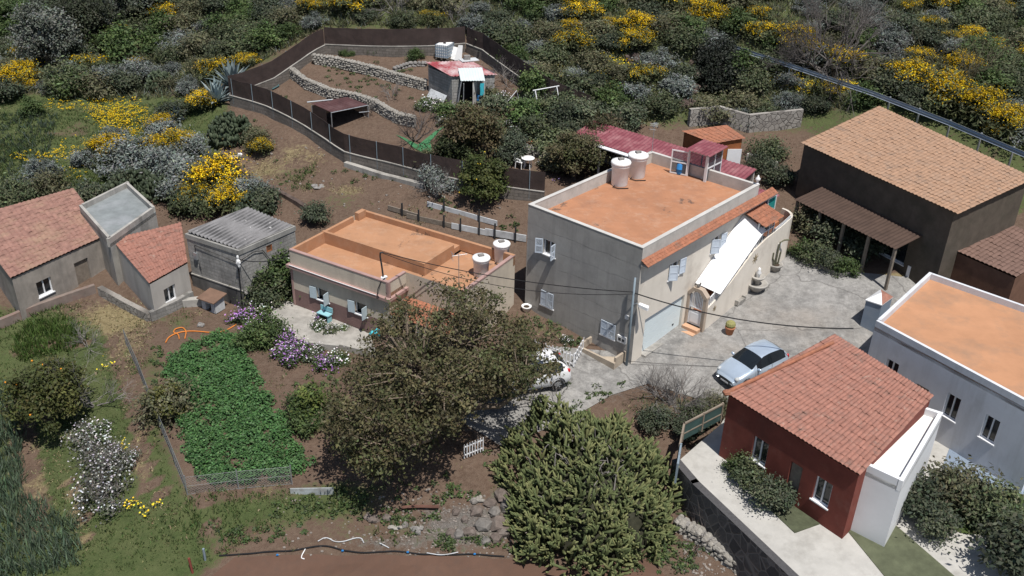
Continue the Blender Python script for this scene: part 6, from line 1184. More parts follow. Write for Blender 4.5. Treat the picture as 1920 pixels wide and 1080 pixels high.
for x,y,s,l in [(240,325,1.6,'grey sage shrub at the left of the field thicket'),(275,310,1.3,'grey sage shrub in the middle of the field thicket'),(320,330,1.5,'grey sage shrub behind the pink tiled house'),(355,345,1.5,'grey sage shrub beside the big yellow broom'),(385,330,1.2,'grey sage shrub above the big yellow broom'),(470,375,1.2,'grey sage shrub behind the grey block hut'),(340,375,1.2,'grey sage shrub at the corner of the pink roof'),(215,270,.9,'small sage shrub by the yellow flower meadow'),(310,265,1.2,'sage shrub below the blue agave'),(360,290,1.1,'sage shrub between two field brooms'),(130,160,1.2,'sage shrub along the upper field edge, left'),(200,160,1.2,'sage shrub along the upper field edge, middle'),(255,150,1.3,'sage shrub along the upper field edge, right'),(80,335,1.,'sage shrub in the lower left field'),(160,310,.9,'low sage shrub in the yellow dotted meadow'),(820,352,1.1,'grey bush pressed against the near netting')]: put(sage,x,y,l,s)
for x,y,s,l,v in [(325,228,1.2,'dark bush beside the blue agave',1),(480,268,.9,'brown olive bush over the hollow of the dirt plot',2),(495,390,1.1,'dark bush behind the grey block hut',1),(592,415,.9,'dark round bush behind the low house',1),(130,170,1.5,'green bush under the grey tree',0),(230,110,2.0,'bright green bush right of the grey tree',3),(10,190,1.4,'dark bush at the left edge',1),(370,395,1.1,'green bush right of the pink tiled roof',0),(60,215,.9,'low green bush in the left field',3),(170,380,1.1,'dark green bush behind the grey annexe',1),(25,385,1.2,'green bush behind the brown tiled roof',0),(95,362,1.1,'olive bush behind the brown tiled roof',2),(240,350,1.,'dark bush at the annexe roof corner',1),(525,540,1.5,'green climber bush in the gap beside the low house',3),(505,565,1.1,'dark bush between block hut and patio',0),(495,640,1.0,'clipped green bush at the patio corner',3),(478,650,.8,'second green bush at the patio corner',3),(1312,785,.7,'green shrub at the corner of the red house',0),(1338,770,.7,'yellow green shrub against the red house wall',2),(1225,800,.8,'dark shrub behind the cactus thicket',1),(1285,812,.75,'dark green shrub by the terrace railing',1),(1500,480,.7,'green shrub at the end of the curved stair wall',3),(1525,488,.8,'leafy shrub in the yard bed, left',0),(1550,500,.8,'leafy shrub in the yard bed, middle',1),(1585,512,.7,'leafy shrub in the yard bed, right',3),(1440,300,1.1,'green shrub right of the wooden cabin',0),(1425,320,.9,'dark shrub behind the roof hut',1),(1460,345,1.,'dark shrub behind the upper terrace',1),(1330,960,.8,'green shrub at the foot of the dark retaining wall',3),(317,775,1.15,'round dark orange bush beside the potato plants',2),(578,775,.95,'yellow green sapling right of the potato plants',3),(575,805,.8,'pale green low bush under the sapling',3),(690,95,.45,'small round bush by the far garden wall, middle',3),(705,97,.4,'small bush beside it by the far garden wall',3),(645,103,.4,'small round bush by the far garden wall, left',3),(660,104,.35,'tiny bush by the far garden wall',3),(780,110,.6,'wider green bush by the far garden wall, right',3),(1405,905,.8,'green bush in the bed of the red house, left',0),(1448,948,.9,'dark green bush in the bed of the red house, right',1),(1385,885,.6,'low green bush in the corner of the terrace bed',3),(1715,960,1.2,'dark green bush in the lower right garden, left',1),(1790,945,1.3,'olive green bush in the lower right garden, middle',2),(1850,975,1.2,'green bush in the lower right garden, right',0),(1750,1000,.9,'low dark bush in the lower right garden',1),(1900,1075,1.5,'dark bush in the bottom right corner',1),(1560,455,1.3,'dark bush before the veranda, left',1),(1620,480,1.3,'dark bush before the veranda, middle',1),(1690,480,1.1,'dark bush before the veranda, right',1),(1520,430,1.2,'olive bush at the veranda corner',2)]:
    if x>1340 and y>850: p=G(x,y,EZ+.0); scrub.put(p,l,s,v=v)
    else: put(scrub,x,y,l,s,v=v)
for x,y,s,l,v in [(1275,765,1.2,'grey leafless bush at the lower edge of the yard',0),(1230,745,1.,'smaller grey leafless bush behind the cactus thicket',0),(1300,775,.9,'grey leafless bush near the red house',0),(905,160,.9,'dry twig bush beside the shed side wall',0),(950,160,1.,'dry twig bush against the right netting',0),(735,185,.8,'dry twig bush above the lower stone wall',0),(1310,1010,.9,'dry bush at the foot of the retaining wall',1),(165,650,.8,'grey bare bush above the orange tree',0),(690,215,.7,'bare bush behind the brown shelter',0),(1400,330,.9,'bare climber beside the upper terrace',1)]: put(bare,x,y,l,s,v=v)
dark=Kind('shade_bush','shrub','bushes added as shade in the hollow of the bank',[m_bush(s_,[(.022,.027,.02),(.03,.035,.026),(.016,.02,.015)],.085,38,90,cr=.44) for s_ in (71,72)])  # added bushes; near-black leaf colour stands in for the hollow's shade
for x,y,s_,l in [(1340,172,1.5,'added shade-dark bush deep in the hollow of the bank, lowest'),(1352,150,1.6,'added shade-dark bush in the middle of the bank hollow'),(1330,140,1.4,'added shade-dark bush at the left side of the bank hollow'),(1372,135,1.3,'added shade-dark bush at the right side of the bank hollow'),(1348,118,1.3,'added shade-dark bush overhanging the bank hollow'),(1375,168,1.1,'smaller added shade-dark bush at the right foot of the hollow')]: put(dark,x,y,l,s_)
# daisies and flower beds
def m_daisy(seed,cols,g=MIDG,n=150,sz=.12,per=80,tw=False):
    def f(t):
        r=np.random.default_rng(seed); V,F,c,ct=crown(26,per,(.75,.75,.42),.07 if not tw else .055,g,.3,r,.5,c=(0,0,.28)); part(t,'foliage',(V,F,c)); obj('branches',twigs(5,1.0,r,.8,3,.02),DRY,t) if tw else None; k=r.permutation(len(V)//4)[:n]; P=V.reshape(-1,4,3).mean(1)[k]; P=P*np.array([1.06,1.06,1.1])+np.array([0,0,.06]); P=P[P[:,2]>.2]; v,f_=quads(P,sz,r,1.2,1.); part(t,'flowers',(v,f_,np.repeat(cl(cols,r.integers(0,len(cols),len(P)),r,.1),4,0)),PETAL)
    return f
WH=[(.8,.8,.8),(.7,.7,.72)]; PU=[(.3,.13,.42),(.4,.2,.5),(.5,.36,.58)]
daisy=Kind('white_daisies','flowers','white daisy clumps',[m_daisy(51,WH),m_daisy(52,WH,GREEN,110)]); purple=Kind('purple_daisies','flowers','purple daisy clumps',[m_daisy(53,PU,n=260),m_daisy(54,PU+WH[:1],n=220)])
for x,y,s,l in [(492,588,.9,'white daisy clump at the upper patio corner'),(510,580,.7,'white daisies beside the patio climber'),(600,615,.6,'white flowers along the patio by the bench'),(620,625,.6,'white flowers between bench and buckets'),(640,620,.5,'white flowers at the foot of the mauve wall'),(585,675,.7,'white daisies among the purple beds, left'),(632,678,.8,'white daisies by the tree edge of the flower bed'),(600,655,.5,'small white daisies above the purple beds'),(800,200,1.0,'white daisy clump on the round garden bed'),(820,205,.9,'white daisies at the right of the round bed'),(790,205,.7,'white daisies at the left of the round bed'),(835,233,.8,'white daisies along the turf path'),(880,225,.6,'white daisies under the brown garden tree'),(960,240,.8,'white daisy row behind the little lawn, left'),(985,250,.9,'white daisy row by the picket edging, middle'),(1005,258,.8,'white daisy row by the picket edging, right'),(1020,262,.7,'white daisies near the garden pots'),(945,190,.9,'white daisies by the bent pole frame'),(960,195,.7,'white daisies right of the bent pole frame'),(1018,312,.6,'white daisies right of the garden table'),(180,820,.9,'white blossoms at the top of the hedge in the lower left'),(1060,640,.5,'white flowers at the foot of the gable wall')]: put(daisy,x,y,l,s)
for x,y,s,l in [(455,600,.9,'purple daisy bush beside the block hut'),(478,612,.8,'purple daisies at the patio corner'),(465,630,.7,'purple daisies above the clipped bush'),(535,640,.8,'purple daisies along the patio edge, left'),(550,650,.8,'purple daisies along the patio edge, right'),(530,668,.8,'deep purple daisies in the lower bed, left'),(548,676,.9,'deep purple daisies in the lower bed, middle'),(570,665,.8,'purple daisies in the lower bed, right'),(610,690,.8,'purple daisies at the tip of the lower bed'),(605,600,.6,'purple flowers behind the turquoise bench')]: put(purple,x,y,l,s)
# white flowering hedge in the lower left
wh=Kind('white_flower_hedge','bush','white flowering bushes in the lower left',[m_daisy(55,[(.62,.62,.62),(.5,.5,.52)],[(.12,.118,.105),(.15,.145,.13),(.085,.095,.06)],150,.07,42,True)])
for x,y,s,l in [(185,865,1.3,'white flowering bush, upper one below the bare tree'),(205,900,1.4,'white flowering bush, middle one in the lower left hedge'),(195,945,1.4,'white flowering bush, lowest one in the lower left hedge'),(170,825,1.2,'white flowering bush beside the bare tree trunk'),(225,865,1.,'white flowering bush on the path side of the hedge')]: put(wh,x,y,l,s)
# trees
def tree(px,py,C,rad,label,cols,leaf=.13,ncl=90,per=110,cr=.55,r0=.16,seed=1,cat='tree',name='tree',fruit=None,shell=.42,k=8,up=.4,el=1.7,low=-.45,bark=None,w=None,clip=.25,extra=None):
    p=T(px,py); t=thing(name,label,cat,p); r=np.random.default_rng(seed); C=np.array(C)
    leaf,per=(leaf*.78,int(per*1.6)) if name!='large_tree' else (leaf,per); cols=[mul(q,1.25) for q in cols]
    V,F,c,ct=crown(ncl,per,rad,leaf,cols,cr,r,shell,up=up,el=el,c=p+C,low=low,w=w)
    for e in (extra or []):
        v,f_,c_,t_=crown(14,per,(1.1,1.1,.8),leaf,cols,cr,r,shell,up=up,el=el,c=p+C+np.array(e)); V=np.concatenate([V,v]); c=np.concatenate([c,c_]); ct=np.concatenate([ct,t_])
    cz=V.reshape(-1,4,3).mean(1); g=cz[:,2]>TZ(cz[:,0],cz[:,1])+clip; V=V.reshape(-1,4,3)[g].reshape(-1,3); c=c.reshape(-1,4,3)[g].reshape(-1,3); F=np.arange(len(V)).reshape(-1,4); ct=ct[ct[:,2]>TZ(ct[:,0],ct[:,1])+.4]
    obj('trunk',limbs(p,ct,r0,r,k),bark or BARK,t); mk('crown',V,F,LEAF,t,False,c)
    if fruit:
        q=cz[g][r.permutation(g.sum())[:fruit[0]]]; f0=None
        for i,z in enumerate(q):
            z=z+(z-(p+C))*.06-p
            if f0 is None: f0=obj('fruit',MB(Fr(p)).rock((0,0,0),(.048,.048,.05),i),fruit[1],t,True); f0.location=tuple(z)
            else: f1=f0.copy(); COL.objects.link(f1); f1.location=tuple(z)
    return t
BR=[(.082,.074,.037),(.062,.056,.03),(.1,.092,.046),(.074,.082,.036)]
p0=T(850,790); cc=G(838,690,2.7)-p0
def bigtree():
    p=p0; t=thing('large_tree','large sprawling brown olive tree over the shaded drive','tree',p); r=np.random.default_rng(5)
    POLY=[(825,512),(905,528),(955,575),(1010,605),(1066,648),(1056,700),(965,732),(875,762),(828,842),(740,885),(640,895),(605,860),(600,790),(630,725),(690,660),(705,605),(765,545)]
    C=G(820,705,2.4); ct=[]
    while len(ct)<430:
        x,y=(r.uniform(590,1075),r.uniform(505,900)) if len(ct)<418 else (r.uniform(930,1075),r.uniform(590,740))
        if not inpoly(x,y,POLY): continue
        P=G(x,y,r.uniform(.6,5.6)); d=(P-C)/np.array([5.7,6.3,3.2]); n2=np.sqrt((d**2).sum())
        if n2>1 or n2<.35 and r.random()<.7 or P[2]<TZ(P[0],P[1])+.5: continue
        if vnoise(np.array([P[0]]),np.array([P[1]+P[2]]),1.5,91)[0]<.3 and y<690: continue
        ct.append(P)
    ct=np.array(ct); per=95; idx=np.repeat(np.arange(len(ct)),per); rr_=.46*r.uniform(.5,1.5,len(ct)); P=ct[idx]+r.normal(size=(len(idx),3))*rr_[idx][:,None]*np.array([.6,.6,.42])
    V,F=quads(P,.1,r,.35,1.6); c=np.repeat(cl(BR,r.integers(0,4,len(ct))[idx],r)*r.uniform(.75,1.3,len(ct))[idx][:,None],4,0)
    obj('trunk',limbs(p,ct,.26,r,16,0,M('pale_tree_bark',(.19,.15,.115),var=.3,scale=4)),bpy.data.materials['pale_tree_bark'],t); mk('crown',V,F,LEAF,t,False,c)
bigtree()
ORF=M('orange_fruit',(.65,.25,.02),var=.1,rough=.5)
tree(100,800,(0,0,1.55),(1.85,1.85,1.55),'orange tree with ripe fruit in the lower left field',[(.075,.085,.026),(.1,.105,.034),(.05,.06,.02)],.13,70,130,.5,.12,6,'tree','orange_tree',(22,ORF))
tree(318,780,(0,0,.75),(.75,.75,.75),'small round orange tree beside the potato plants',[(.1,.1,.03),(.075,.078,.024)],.1,30,90,.3,.07,7,'tree','orange_tree')
tree(582,790,(.1,.2,.9),(.75,.7,.9),'yellow green sapling between the potato plants and the big tree',[(.12,.15,.04),(.08,.11,.03)],.14,18,40,.3,.05,8,'tree','fruit_sapling')
tree(888,300,(0,0,1.7),(1.6,1.5,1.6),'brown olive tree in the middle of the garden',[(.08,.066,.034),(.06,.05,.025),(.06,.062,.026)],.14,80,110,.55,.13,9,'tree','garden_tree')
tree(848,308,(0,0,.9),(1.1,1.0,.9),'dark green tree left of the brown garden tree',[(.04,.052,.02),(.028,.036,.015)],.13,50,100,.45,.1,10,'tree','garden_tree')
tree(955,300,(0,0,.9),(1.0,.9,1.0),'grey green olive tree behind the garden table',[(.06,.072,.05),(.045,.055,.036)],.11,50,100,.4,.09,12,'tree','olive_tree')
tree(903,372,(0,0,1.2),(1.55,1.3,1.3),'lemon tree with yellow fruit outside the near netting',[(.045,.058,.018),(.06,.07,.022)],.13,55,110,.45,.09,13,'tree','lemon_tree',(26,M('lemon_fruit',(.6,.42,.03),rough=.5)))
tree(1075,335,(0,0,1.5),(1.7,1.4,1.4),'olive brown tree in front of the maroon canopy',[(.09,.08,.042),(.07,.064,.034),(.055,.058,.024)],.13,65,110,.5,.1,14,'tree','garden_tree')
tree(1110,300,(.2,0,1.4),(1.2,1.,1.2),'olive tree against the canopy post',[(.075,.075,.032),(.055,.055,.025)],.13,40,90,.45,.08,15,'tree','garden_tree')
for i,(x,y,a,l,c) in enumerate([(1060,265,1.6,'dark green tree left of the swing frame',DKG),(1098,255,1.5,'dark leafy tree under the right netting',DKG),(1128,275,1.4,'brownish tree at the left end of the canopy',[(.06,.05,.03),(.045,.045,.022)]),(985,232,1.05,'bright green fruit tree beside the little lawn',MIDG),(1005,180,1.1,'light green fruit tree against the right netting',MIDG),(1035,292,1.0,'green bushy tree behind the garden pots',GREEN),(838,222,.5,'bright low shrub before the open shed',MIDG),(870,225,.6,'green shrub between shed and brown tree',GREEN),(1080,285,1.2,'dark bush tree between olive tree and swing frame',DKG),(915,262,.9,'green bush tree at the right foot of the brown garden tree',GREEN),(1150,262,1.1,'dark green tree above the left end of the canopy',DKG),(1175,245,1.2,'dark green tree behind the middle of the canopy',DKG),(1080,222,1.0,'olive bush tree in front of the right netting',OLIVE),(1055,212,.9,'green bush tree before the swing frame',GREEN),(1000,262,.9,'green shrub tree behind the white daisy row',GREEN),(1150,300,.9,'olive shrub tree below the canopy edge',OLIVE),(930,215,.8,'dark citrus tree right of the blue barrel',DKG),(1048,322,.85,'green olive tree right of the garden table',OLIVE),(918,192,.5,'olive shrub tree against the shed corner',OLIVE),(800,318,.7,'low green bush at the inside of the near netting',OLIVE),(1015,232,1.1,'citrus tree left of the swing frame',GREEN)]): tree(x,y,(0,0,a*.75),(a,a*.9,a*.85),l,c,.14,int(34*a),90,.45,.07,20+i,'tree','garden_tree')
tree(95,135,(0,0,2.6),(2.4,2.2,2.7),'tall grey green tree at the top left',[(.085,.095,.08),(.06,.068,.055),(.12,.13,.115)],.17,100,110,.65,.17,40,'tree','grey_tree',None,.42)
tree(165,90,(0,0,2.2),(2.2,2.,2.2),'dark tree behind the grey green tree',[(.035,.042,.025),(.05,.058,.035)],.16,80,110,.6,.15,41,'tree','grey_tree')
tree(250,45,(0,0,1.8),(2.6,2.2,1.8),'dark olive tree at the top edge left',[(.035,.045,.025),(.05,.056,.035),(.08,.09,.075)],.16,80,110,.6,.13,42,'tree','grey_tree')
tree(30,60,(0,0,1.5),(2.,1.8,1.5),'bright green tree in the top left corner',MIDG,.16,60,100,.55,.12,43,'tree','garden_tree')
def baretree(px,py,h,n,label,seed,m,spread,depth,r0,name='bare_tree'):
    p=T(px,py); t=thing(name,label,'tree',p); r=np.random.default_rng(seed); b=twigs(n,h,r,spread,depth,r0); b.v=[v+p for v in b.v]; obj('branches',b,m,t)
baretree(1560,140,5.6,12,'large bare grey tree beyond the guard rail',61,M('grey_brown_twigs',(.115,.103,.098),var=.25),1.0,5,.13); baretree(1810,175,4.2,8,'bare thin stemmed tree beyond the rail on the right',62,M('olive_twig',(.12,.11,.07),var=.2),.45,4,.05); baretree(778,262,2.5,5,'bare fruit tree standing on the turf path',63,DARKTWIG,.75,4,.06); baretree(178,760,2.7,6,'bare grey tree beside the orange tree',64,DRY,.8,4,.05); baretree(820,365,1.7,9,'grey twiggy tree against the near netting',65,DRY,.7,4,.03); baretree(1255,760,2.1,7,'tall grey bare shrub at the lower yard edge',66,DRY,.6,4,.035)
baretree(1045,760,1.6,2,'thin bare sapling behind the white car',67,DRY,.15,3,.02)
# agaves and prickly pears
def agave(px,py,R_,n,label,seed,cols):
    p=T(px,py); r=np.random.default_rng(seed); V=[];F=[];Cc=[]; t=thing('agave',label,'agave',p)
    for i in range(n):
        a=i*2.399+r.normal(0,.15); e=R(18+62*((i+.5)/n)**.8); L=R_*r.uniform(.8,1.05); s=np.linspace(0,1,7); w=np.interp(s,[0,.25,.7,1],[.09,.13,.08,.005])*R_*.75
        d=np.array([math.cos(a),math.sin(a),0]); sd=np.array([-d[1],d[0],0]); el=e-s*s*.5*(1-i/n); x=np.cumsum(np.r_[0,np.cos(el[1:])])*L/6; z=np.cumsum(np.r_[0,np.sin(el[1:])])*L/6
        c0=p+np.outer(x,d)+np.outer(z,[0,0,1])+np.array([0,0,.1]); b=len(V)*1
        base=sum(len(v) for v in V); V.append(np.concatenate([c0-w[:,None]*sd+np.array([0,0,.05])*w[:,None]*6,c0-np.array([0,0,.02]),c0+w[:,None]*sd+np.array([0,0,.05])*w[:,None]*6]))
        for j in range(6): F+= [(base+j,base+7+j,base+8+j,base+j+1),(base+7+j,base+14+j,base+15+j,base+8+j)]
        Cc.append(np.tile(np.array(cols[i%len(cols)])*r.uniform(.8,1.2),(21,1)))
    mk('leaves',np.concatenate(V),np.array(F),LEAF,t,True,np.concatenate(Cc))
BL=[(.2,.26,.27),(.15,.2,.21),(.26,.31,.32)]
agave(437,168,2.2,34,'large blue grey agave behind the fence corner',1,BL); agave(408,196,1.9,30,'second large agave in front of the fence corner',2,BL); agave(327,232,1.6,22,'upright blue agave beside the dark field bush',3,[(.17,.22,.26),(.22,.27,.31)])
def pear(px,py,rad,h,n,label,seed,cols):
    p=T(px,py); r=np.random.default_rng(seed); V=[];F=[];Cc=[]; t=thing('prickly_pear',label,'cactus',p); a=np.arange(8)*math.pi/4
    for i in range(n):
        d=unit(1,r)[0]; d[2]=abs(d[2]); c=p+d*np.array([rad,rad*.9,h])*r.uniform(.5,1)**.5; nm=unit(1,r)[0]; nm[2]*=.4; nm+=np.array([d[0],d[1],.1])*.8; nm/=np.linalg.norm(nm); x=np.cross(nm,[0,0,1]); x/=np.linalg.norm(x); y=np.cross(x,nm); s=r.uniform(.16,.25); ring=np.cos(a)[:,None]*x*s*.75+np.sin(a)[:,None]*y*s
        b=18*i; V.append(np.concatenate([c+ring*.92+nm*.03,c+ring*.92-nm*.03,[c+nm*.05],[c-nm*.05]])); 
        for j in range(8): k=(j+1)%8; F+= [(b+j,b+k,b+16),(b+8+k,b+8+j,b+17),(b+j,b+8+j,b+8+k),(b+j,b+8+k,b+k)]
        Cc.append(np.tile(np.array(cols[r.integers(len(cols))])*r.uniform(.75,1.25),(18,1)))
    mk('pads',np.concatenate(V),np.array(F),LEAF,t,False,np.concatenate(Cc))
PP=[(.07,.095,.055),(.1,.125,.075),(.055,.075,.045)]
pear(435,262,1.6,1.9,420,'large prickly pear clump beside the lower fence end',1,PP); pear(262,358,2.2,1.3,520,'wide prickly pear thicket behind the grey annexe',2,PP); pear(310,362,1.6,1.2,360,'prickly pear thicket behind the pink roof',3,PP); pear(302,165,1.2,1.3,240,'small prickly pear on the upper field edge',4,PP); pear(478,400,1.4,1.2,260,'prickly pear behind the block hut roof',5,PP); pear(350,390,1.1,1.,200,'prickly pear between broom and pink roof',6,PP)
# cactus thicket
def thicket():
    p=T(1100,940); r=np.random.default_rng(9); t=thing('cactus_thicket','huge dome of branching green cylindrical cactus stems below the lane','cactus',p); V=[];F=[];C=[]; n=0; k=7; a=np.arange(k)*2*math.pi/k
    def stem(q,d,L,rad,col):
        nonlocal n
        m=4; s=np.linspace(0,1,m); bend=r.normal(0,.12,3); P=q+np.outer(s,d)*L+np.outer(s*s,bend)*L; P[:,2]+=s*s*.12*L; x=np.cross(d,[.3,.2,1.]); x/=np.linalg.norm(x)+1e-6; y=np.cross(x,d)
        rr_=rad*np.array([.75,1.,1.,.5]); V.append(np.concatenate([P[i]+rr_[i]*((1+.22*(np.arange(k)%2==i%2))[:,None]*(np.cos(a)[:,None]*x+np.sin(a)[:,None]*y)) for i in range(m)]+[[P[-1]+d*rad*.8]]))
        for i in range(m-1):
            for j in range(k): F.extend([(n+i*k+j,n+i*k+(j+1)%k,n+(i+1)*k+(j+1)%k),(n+i*k+j,n+(i+1)*k+(j+1)%k,n+(i+1)*k+j)])
        for j in range(k): F.append((n+(m-1)*k+j,n+(m-1)*k+(j+1)%k,n+m*k))
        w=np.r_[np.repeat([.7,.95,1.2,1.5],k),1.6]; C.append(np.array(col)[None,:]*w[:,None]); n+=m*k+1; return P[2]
    cols=[(.12,.136,.058),(.098,.118,.05),(.15,.158,.07),(.077,.096,.042)]
    A_=np.array([3.75,4.35,2.5])
    for i in range(3300):
        d=unit(1,r)[0]; d[2]=abs(d[2])
        th=math.atan2(d[1],d[0]); lob=1+.09*math.sin(3*th+.7)+.06*math.sin(7*th)+.05*math.sin(13*th); q=d*A_*lob*(.9+.1*r.random()-.28*(r.random()<.25)); q=q+p; gz=float(TZ(q[0],q[1])); q[2]=gz+max(q[2]-p[2],0)*.98+.05-.25
        if vnoise(np.array([q[0]]),np.array([q[1]]),.8,77)[0]<.36 and r.random()<.85: continue
        u=np.array([d[0]*.55,d[1]*.55,.7])+r.normal(0,.42,3); u[2]=max(u[2],.05); u/=np.linalg.norm(u); c=cols[r.integers(4)]; L=r.uniform(.28,.6); h=stem(q,u,L,r.uniform(.042,.062),c)
        for _ in range(r.integers(1,3)):
            w=u+r.normal(0,.6,3); w[2]=abs(w[2])+.15; w/=np.linalg.norm(w); stem(h,w,L*r.uniform(.35,.65),r.uniform(.036,.05),np.array(c)*1.12)
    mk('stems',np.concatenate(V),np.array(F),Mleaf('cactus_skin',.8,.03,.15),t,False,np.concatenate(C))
    b=MB()
    for i in range(60):
        x,y=p[0]+r.normal(.3,1.3),p[1]+r.normal(.2,1.4); z=float(TZ(x,y))+2.3*max(0,1-((x-p[0])/3.8)**2-((y-p[1])/4.3)**2)**.5
        d=unit(1,r)[0]*.5; d[2]=abs(d[2])*.5+.1; b.tube([(x,y,z-.3),(x+d[0]*.5,y+d[1]*.5,z+d[2]*.4),(x+d[0],y+d[1],z+d[2]*.8)],[.03,.022,.01],4)
    obj('dead_stems',b,DRY,t)
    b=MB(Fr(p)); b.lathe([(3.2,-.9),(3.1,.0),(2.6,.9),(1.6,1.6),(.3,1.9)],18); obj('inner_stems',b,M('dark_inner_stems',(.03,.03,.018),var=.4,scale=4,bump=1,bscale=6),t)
thicket()
# potato crop
POT=[(338,652),(352,640),(375,648),(398,628),(440,626),(446,650),(470,690),(505,750),(540,800),(548,835),(592,868),(560,888),(500,902),(440,908),(372,904),(355,862),(340,800),(330,740),(305,680)]
def scatter(poly,dens,r,zmax=None):
    q=np.array([T(*c)[:2] for c in poly]); lo,hi=q.min(0),q.max(0); n=int((hi-lo).prod()*dens); P=r.uniform(lo,hi,(n,2)); return P[inpoly(P[:,0],P[:,1],q)]
r=np.random.default_rng(21); pl_=scatter(POT,15,r); L_=[]
for q in pl_:
    n=70; h=r.uniform(.22,.6); d=unit(n,r); d[:,2]=np.abs(d[:,2]); P=d*np.array([.31,.31,h])*r.uniform(.6,1,n)[:,None]; P[:,:2]+=q; P[:,2]+=float(TZ(*q))+.03; v,f_=quads(P,.088,r,.8,1.3,d); L_.append((v,f_,np.repeat(cl([(.064,.142,.045),(.078,.162,.054),(.05,.115,.038)],r.integers(0,3,n),r,.18)*r.uniform(.8,1.2),4,0)))
V,F,c=join(L_); tag(mk('potato_crop',V,F,Mleaf('potato_leaf',.6,.2,.3),None,False,c),'dense dark green potato plants filling the field plot','crop',None,'stuff')
# grass, weeds and meadow flowers
def blades(P,h,w,cols,r,n=5,lean=.5):
    m=len(P)*n; B=np.repeat(np.c_[P,TZ(P[:,0],P[:,1])-.02],n,0)+np.c_[r.normal(0,.07,(m,2)),np.zeros(m)]; d=r.normal(0,lean,(m,3)); d[:,2]=1; d/=np.linalg.norm(d,axis=1)[:,None]; s=np.cross(d,unit(m,r)); s/=np.linalg.norm(s,axis=1)[:,None]; hh=np.repeat(h*np.ones(len(P)),n)*r.uniform(.5,1.3,m); ww=w*r.uniform(.6,1.3,m)
    V=np.stack([B-s*ww[:,None],B+s*ww[:,None],B+d*hh[:,None]*.6+s*ww[:,None]*.8+r.normal(0,.02,(m,3)),B+d*hh[:,None]+s*.002],1).reshape(-1,3); return V,np.arange(4*m).reshape(-1,4),np.repeat(cl(cols,r.integers(0,len(cols),m),r,.22),4,0)
GR=[(.075,.115,.038),(.095,.14,.048),(.06,.095,.032),(.13,.14,.062)]; STR=[(.3,.25,.14),(.37,.32,.19),(.25,.21,.12)]
def maskfilter(P,ch,lo,r):
    z=zones(np.c_[P,TZ(P[:,0],P[:,1])])[:,ch]; nz=vnoise(P[:,0],P[:,1],1.1,31)*.6+vnoise(P[:,0],P[:,1],3.3,32)*.6-.6; return P[(z+nz*.9)>lo+r.uniform(-.15,.15,len(P))]
ALLF=[(-60,175),(420,175),(440,215),(600,270),(800,345),(985,385),(960,450),(1240,770),(1290,900),(1440,1090),(-200,1090)]
NOT=[YARD,[(z_) for z_ in POT],[(478+0,0),(0,0)]]
def outof(P):
    p=PX(np.c_[P,TZ(P[:,0],P[:,1])]); k=np.ones(len(P),bool)
    for q in (YARD,POT,[(500,560),(640,590),(720,680),(640,690),(500,640)],[(1268,868),(1352,795),(1600,655),(2300,700),(2300,1500),(1505,1102),(1300,905)],[(340,430),(560,370),(560,590),(450,590)],[(545,470),(690,395),(970,470),(970,600),(700,700),(560,620)]): k&=~inpoly(p[:,0],p[:,1],q)
    return P[k]
P=outof(maskfilter(scatter(ALLF,26,r),0,.42,r)); CNT_G=len(P)
tag(mk('grass',*blades(P,.17,.013,GR,r,5)[:2],LEAF,None,False,None) if False else (lambda b:mk('grass',b[0],b[1],LEAF,None,False,b[2]))(blades(P,.06+.42*np.clip(vnoise(P[:,0],P[:,1],1.6,44)*.6+vnoise(P[:,0],P[:,1],4.3,45)*.7-.3,0,1)**1.3,.016,GR,r,6)),'short green grass on the slopes and field','grass',None,'stuff')
P=outof(maskfilter(scatter(ALLF,22,r),1,.32,r)); b=blades(P,.14,.012,STR,r,5,1.2); tag(mk('straw',b[0],b[1],LEAF,None,False,b[2]),'dry straw lying over the slopes','straw',None,'stuff')
OAT=[(-60,720),(20,730),(48,830),(40,930),(150,990),(155,1060),(60,1090),(-100,1090)]
P=scatter(OAT,34,r); b=blades(P,.62,.02,[(.1,.14,.09),(.125,.165,.11),(.08,.115,.07)],r,6,.35); tag(mk('tall_grass',b[0],b[1],LEAF,None,False,b[2]),'tall blue green grass along the left edge','grass',None,'stuff')
P=scatter([(20,650),(60,605),(130,598),(165,640),(120,665),(40,680)],40,r); b=blades(P,.45,.018,[(.06,.1,.025),(.075,.12,.03)],r,6,.4); tag(mk('lush_grass',b[0],b[1],LEAF,None,False,b[2]),'lush green grass mound above the orange tree','grass',None,'stuff')
P=np.concatenate([scatter([(-60,215),(110,215),(80,330),(-60,330)],10,r),scatter([(-60,330),(120,330),(60,395),(-60,400)],10,r)]); b=blades(P,.4,.025,[(.06,.085,.06),(.085,.11,.08),(.05,.08,.03)],r,6,.5); tag(mk('tall_weeds',b[0],b[1],LEAF,None,False,b[2]),'grey green weeds covering the far left field','weeds',None,'stuff')
HF=[(-80,-60),(2000,-60),(2000,290),(1640,185),(1240,215),(1040,190),(880,60),(600,55),(410,165),(-80,172)]
P=scatter([(-80,-60),(2000,-60),(1990,300),(1640,190),(1240,225),(1040,190),(880,60),(600,55),(410,165),(-80,172)],11,r); b=blades(P,.6,.03,[mul(q,1.15) for q in GREEN+OLIVE+OLIVE+SAGE[:1]],r,6,.7); tag(mk('undergrowth',b[0],b[1],LEAF,None,False,b[2]),'low green undergrowth between the hillside shrubs','undergrowth',None,'stuff')
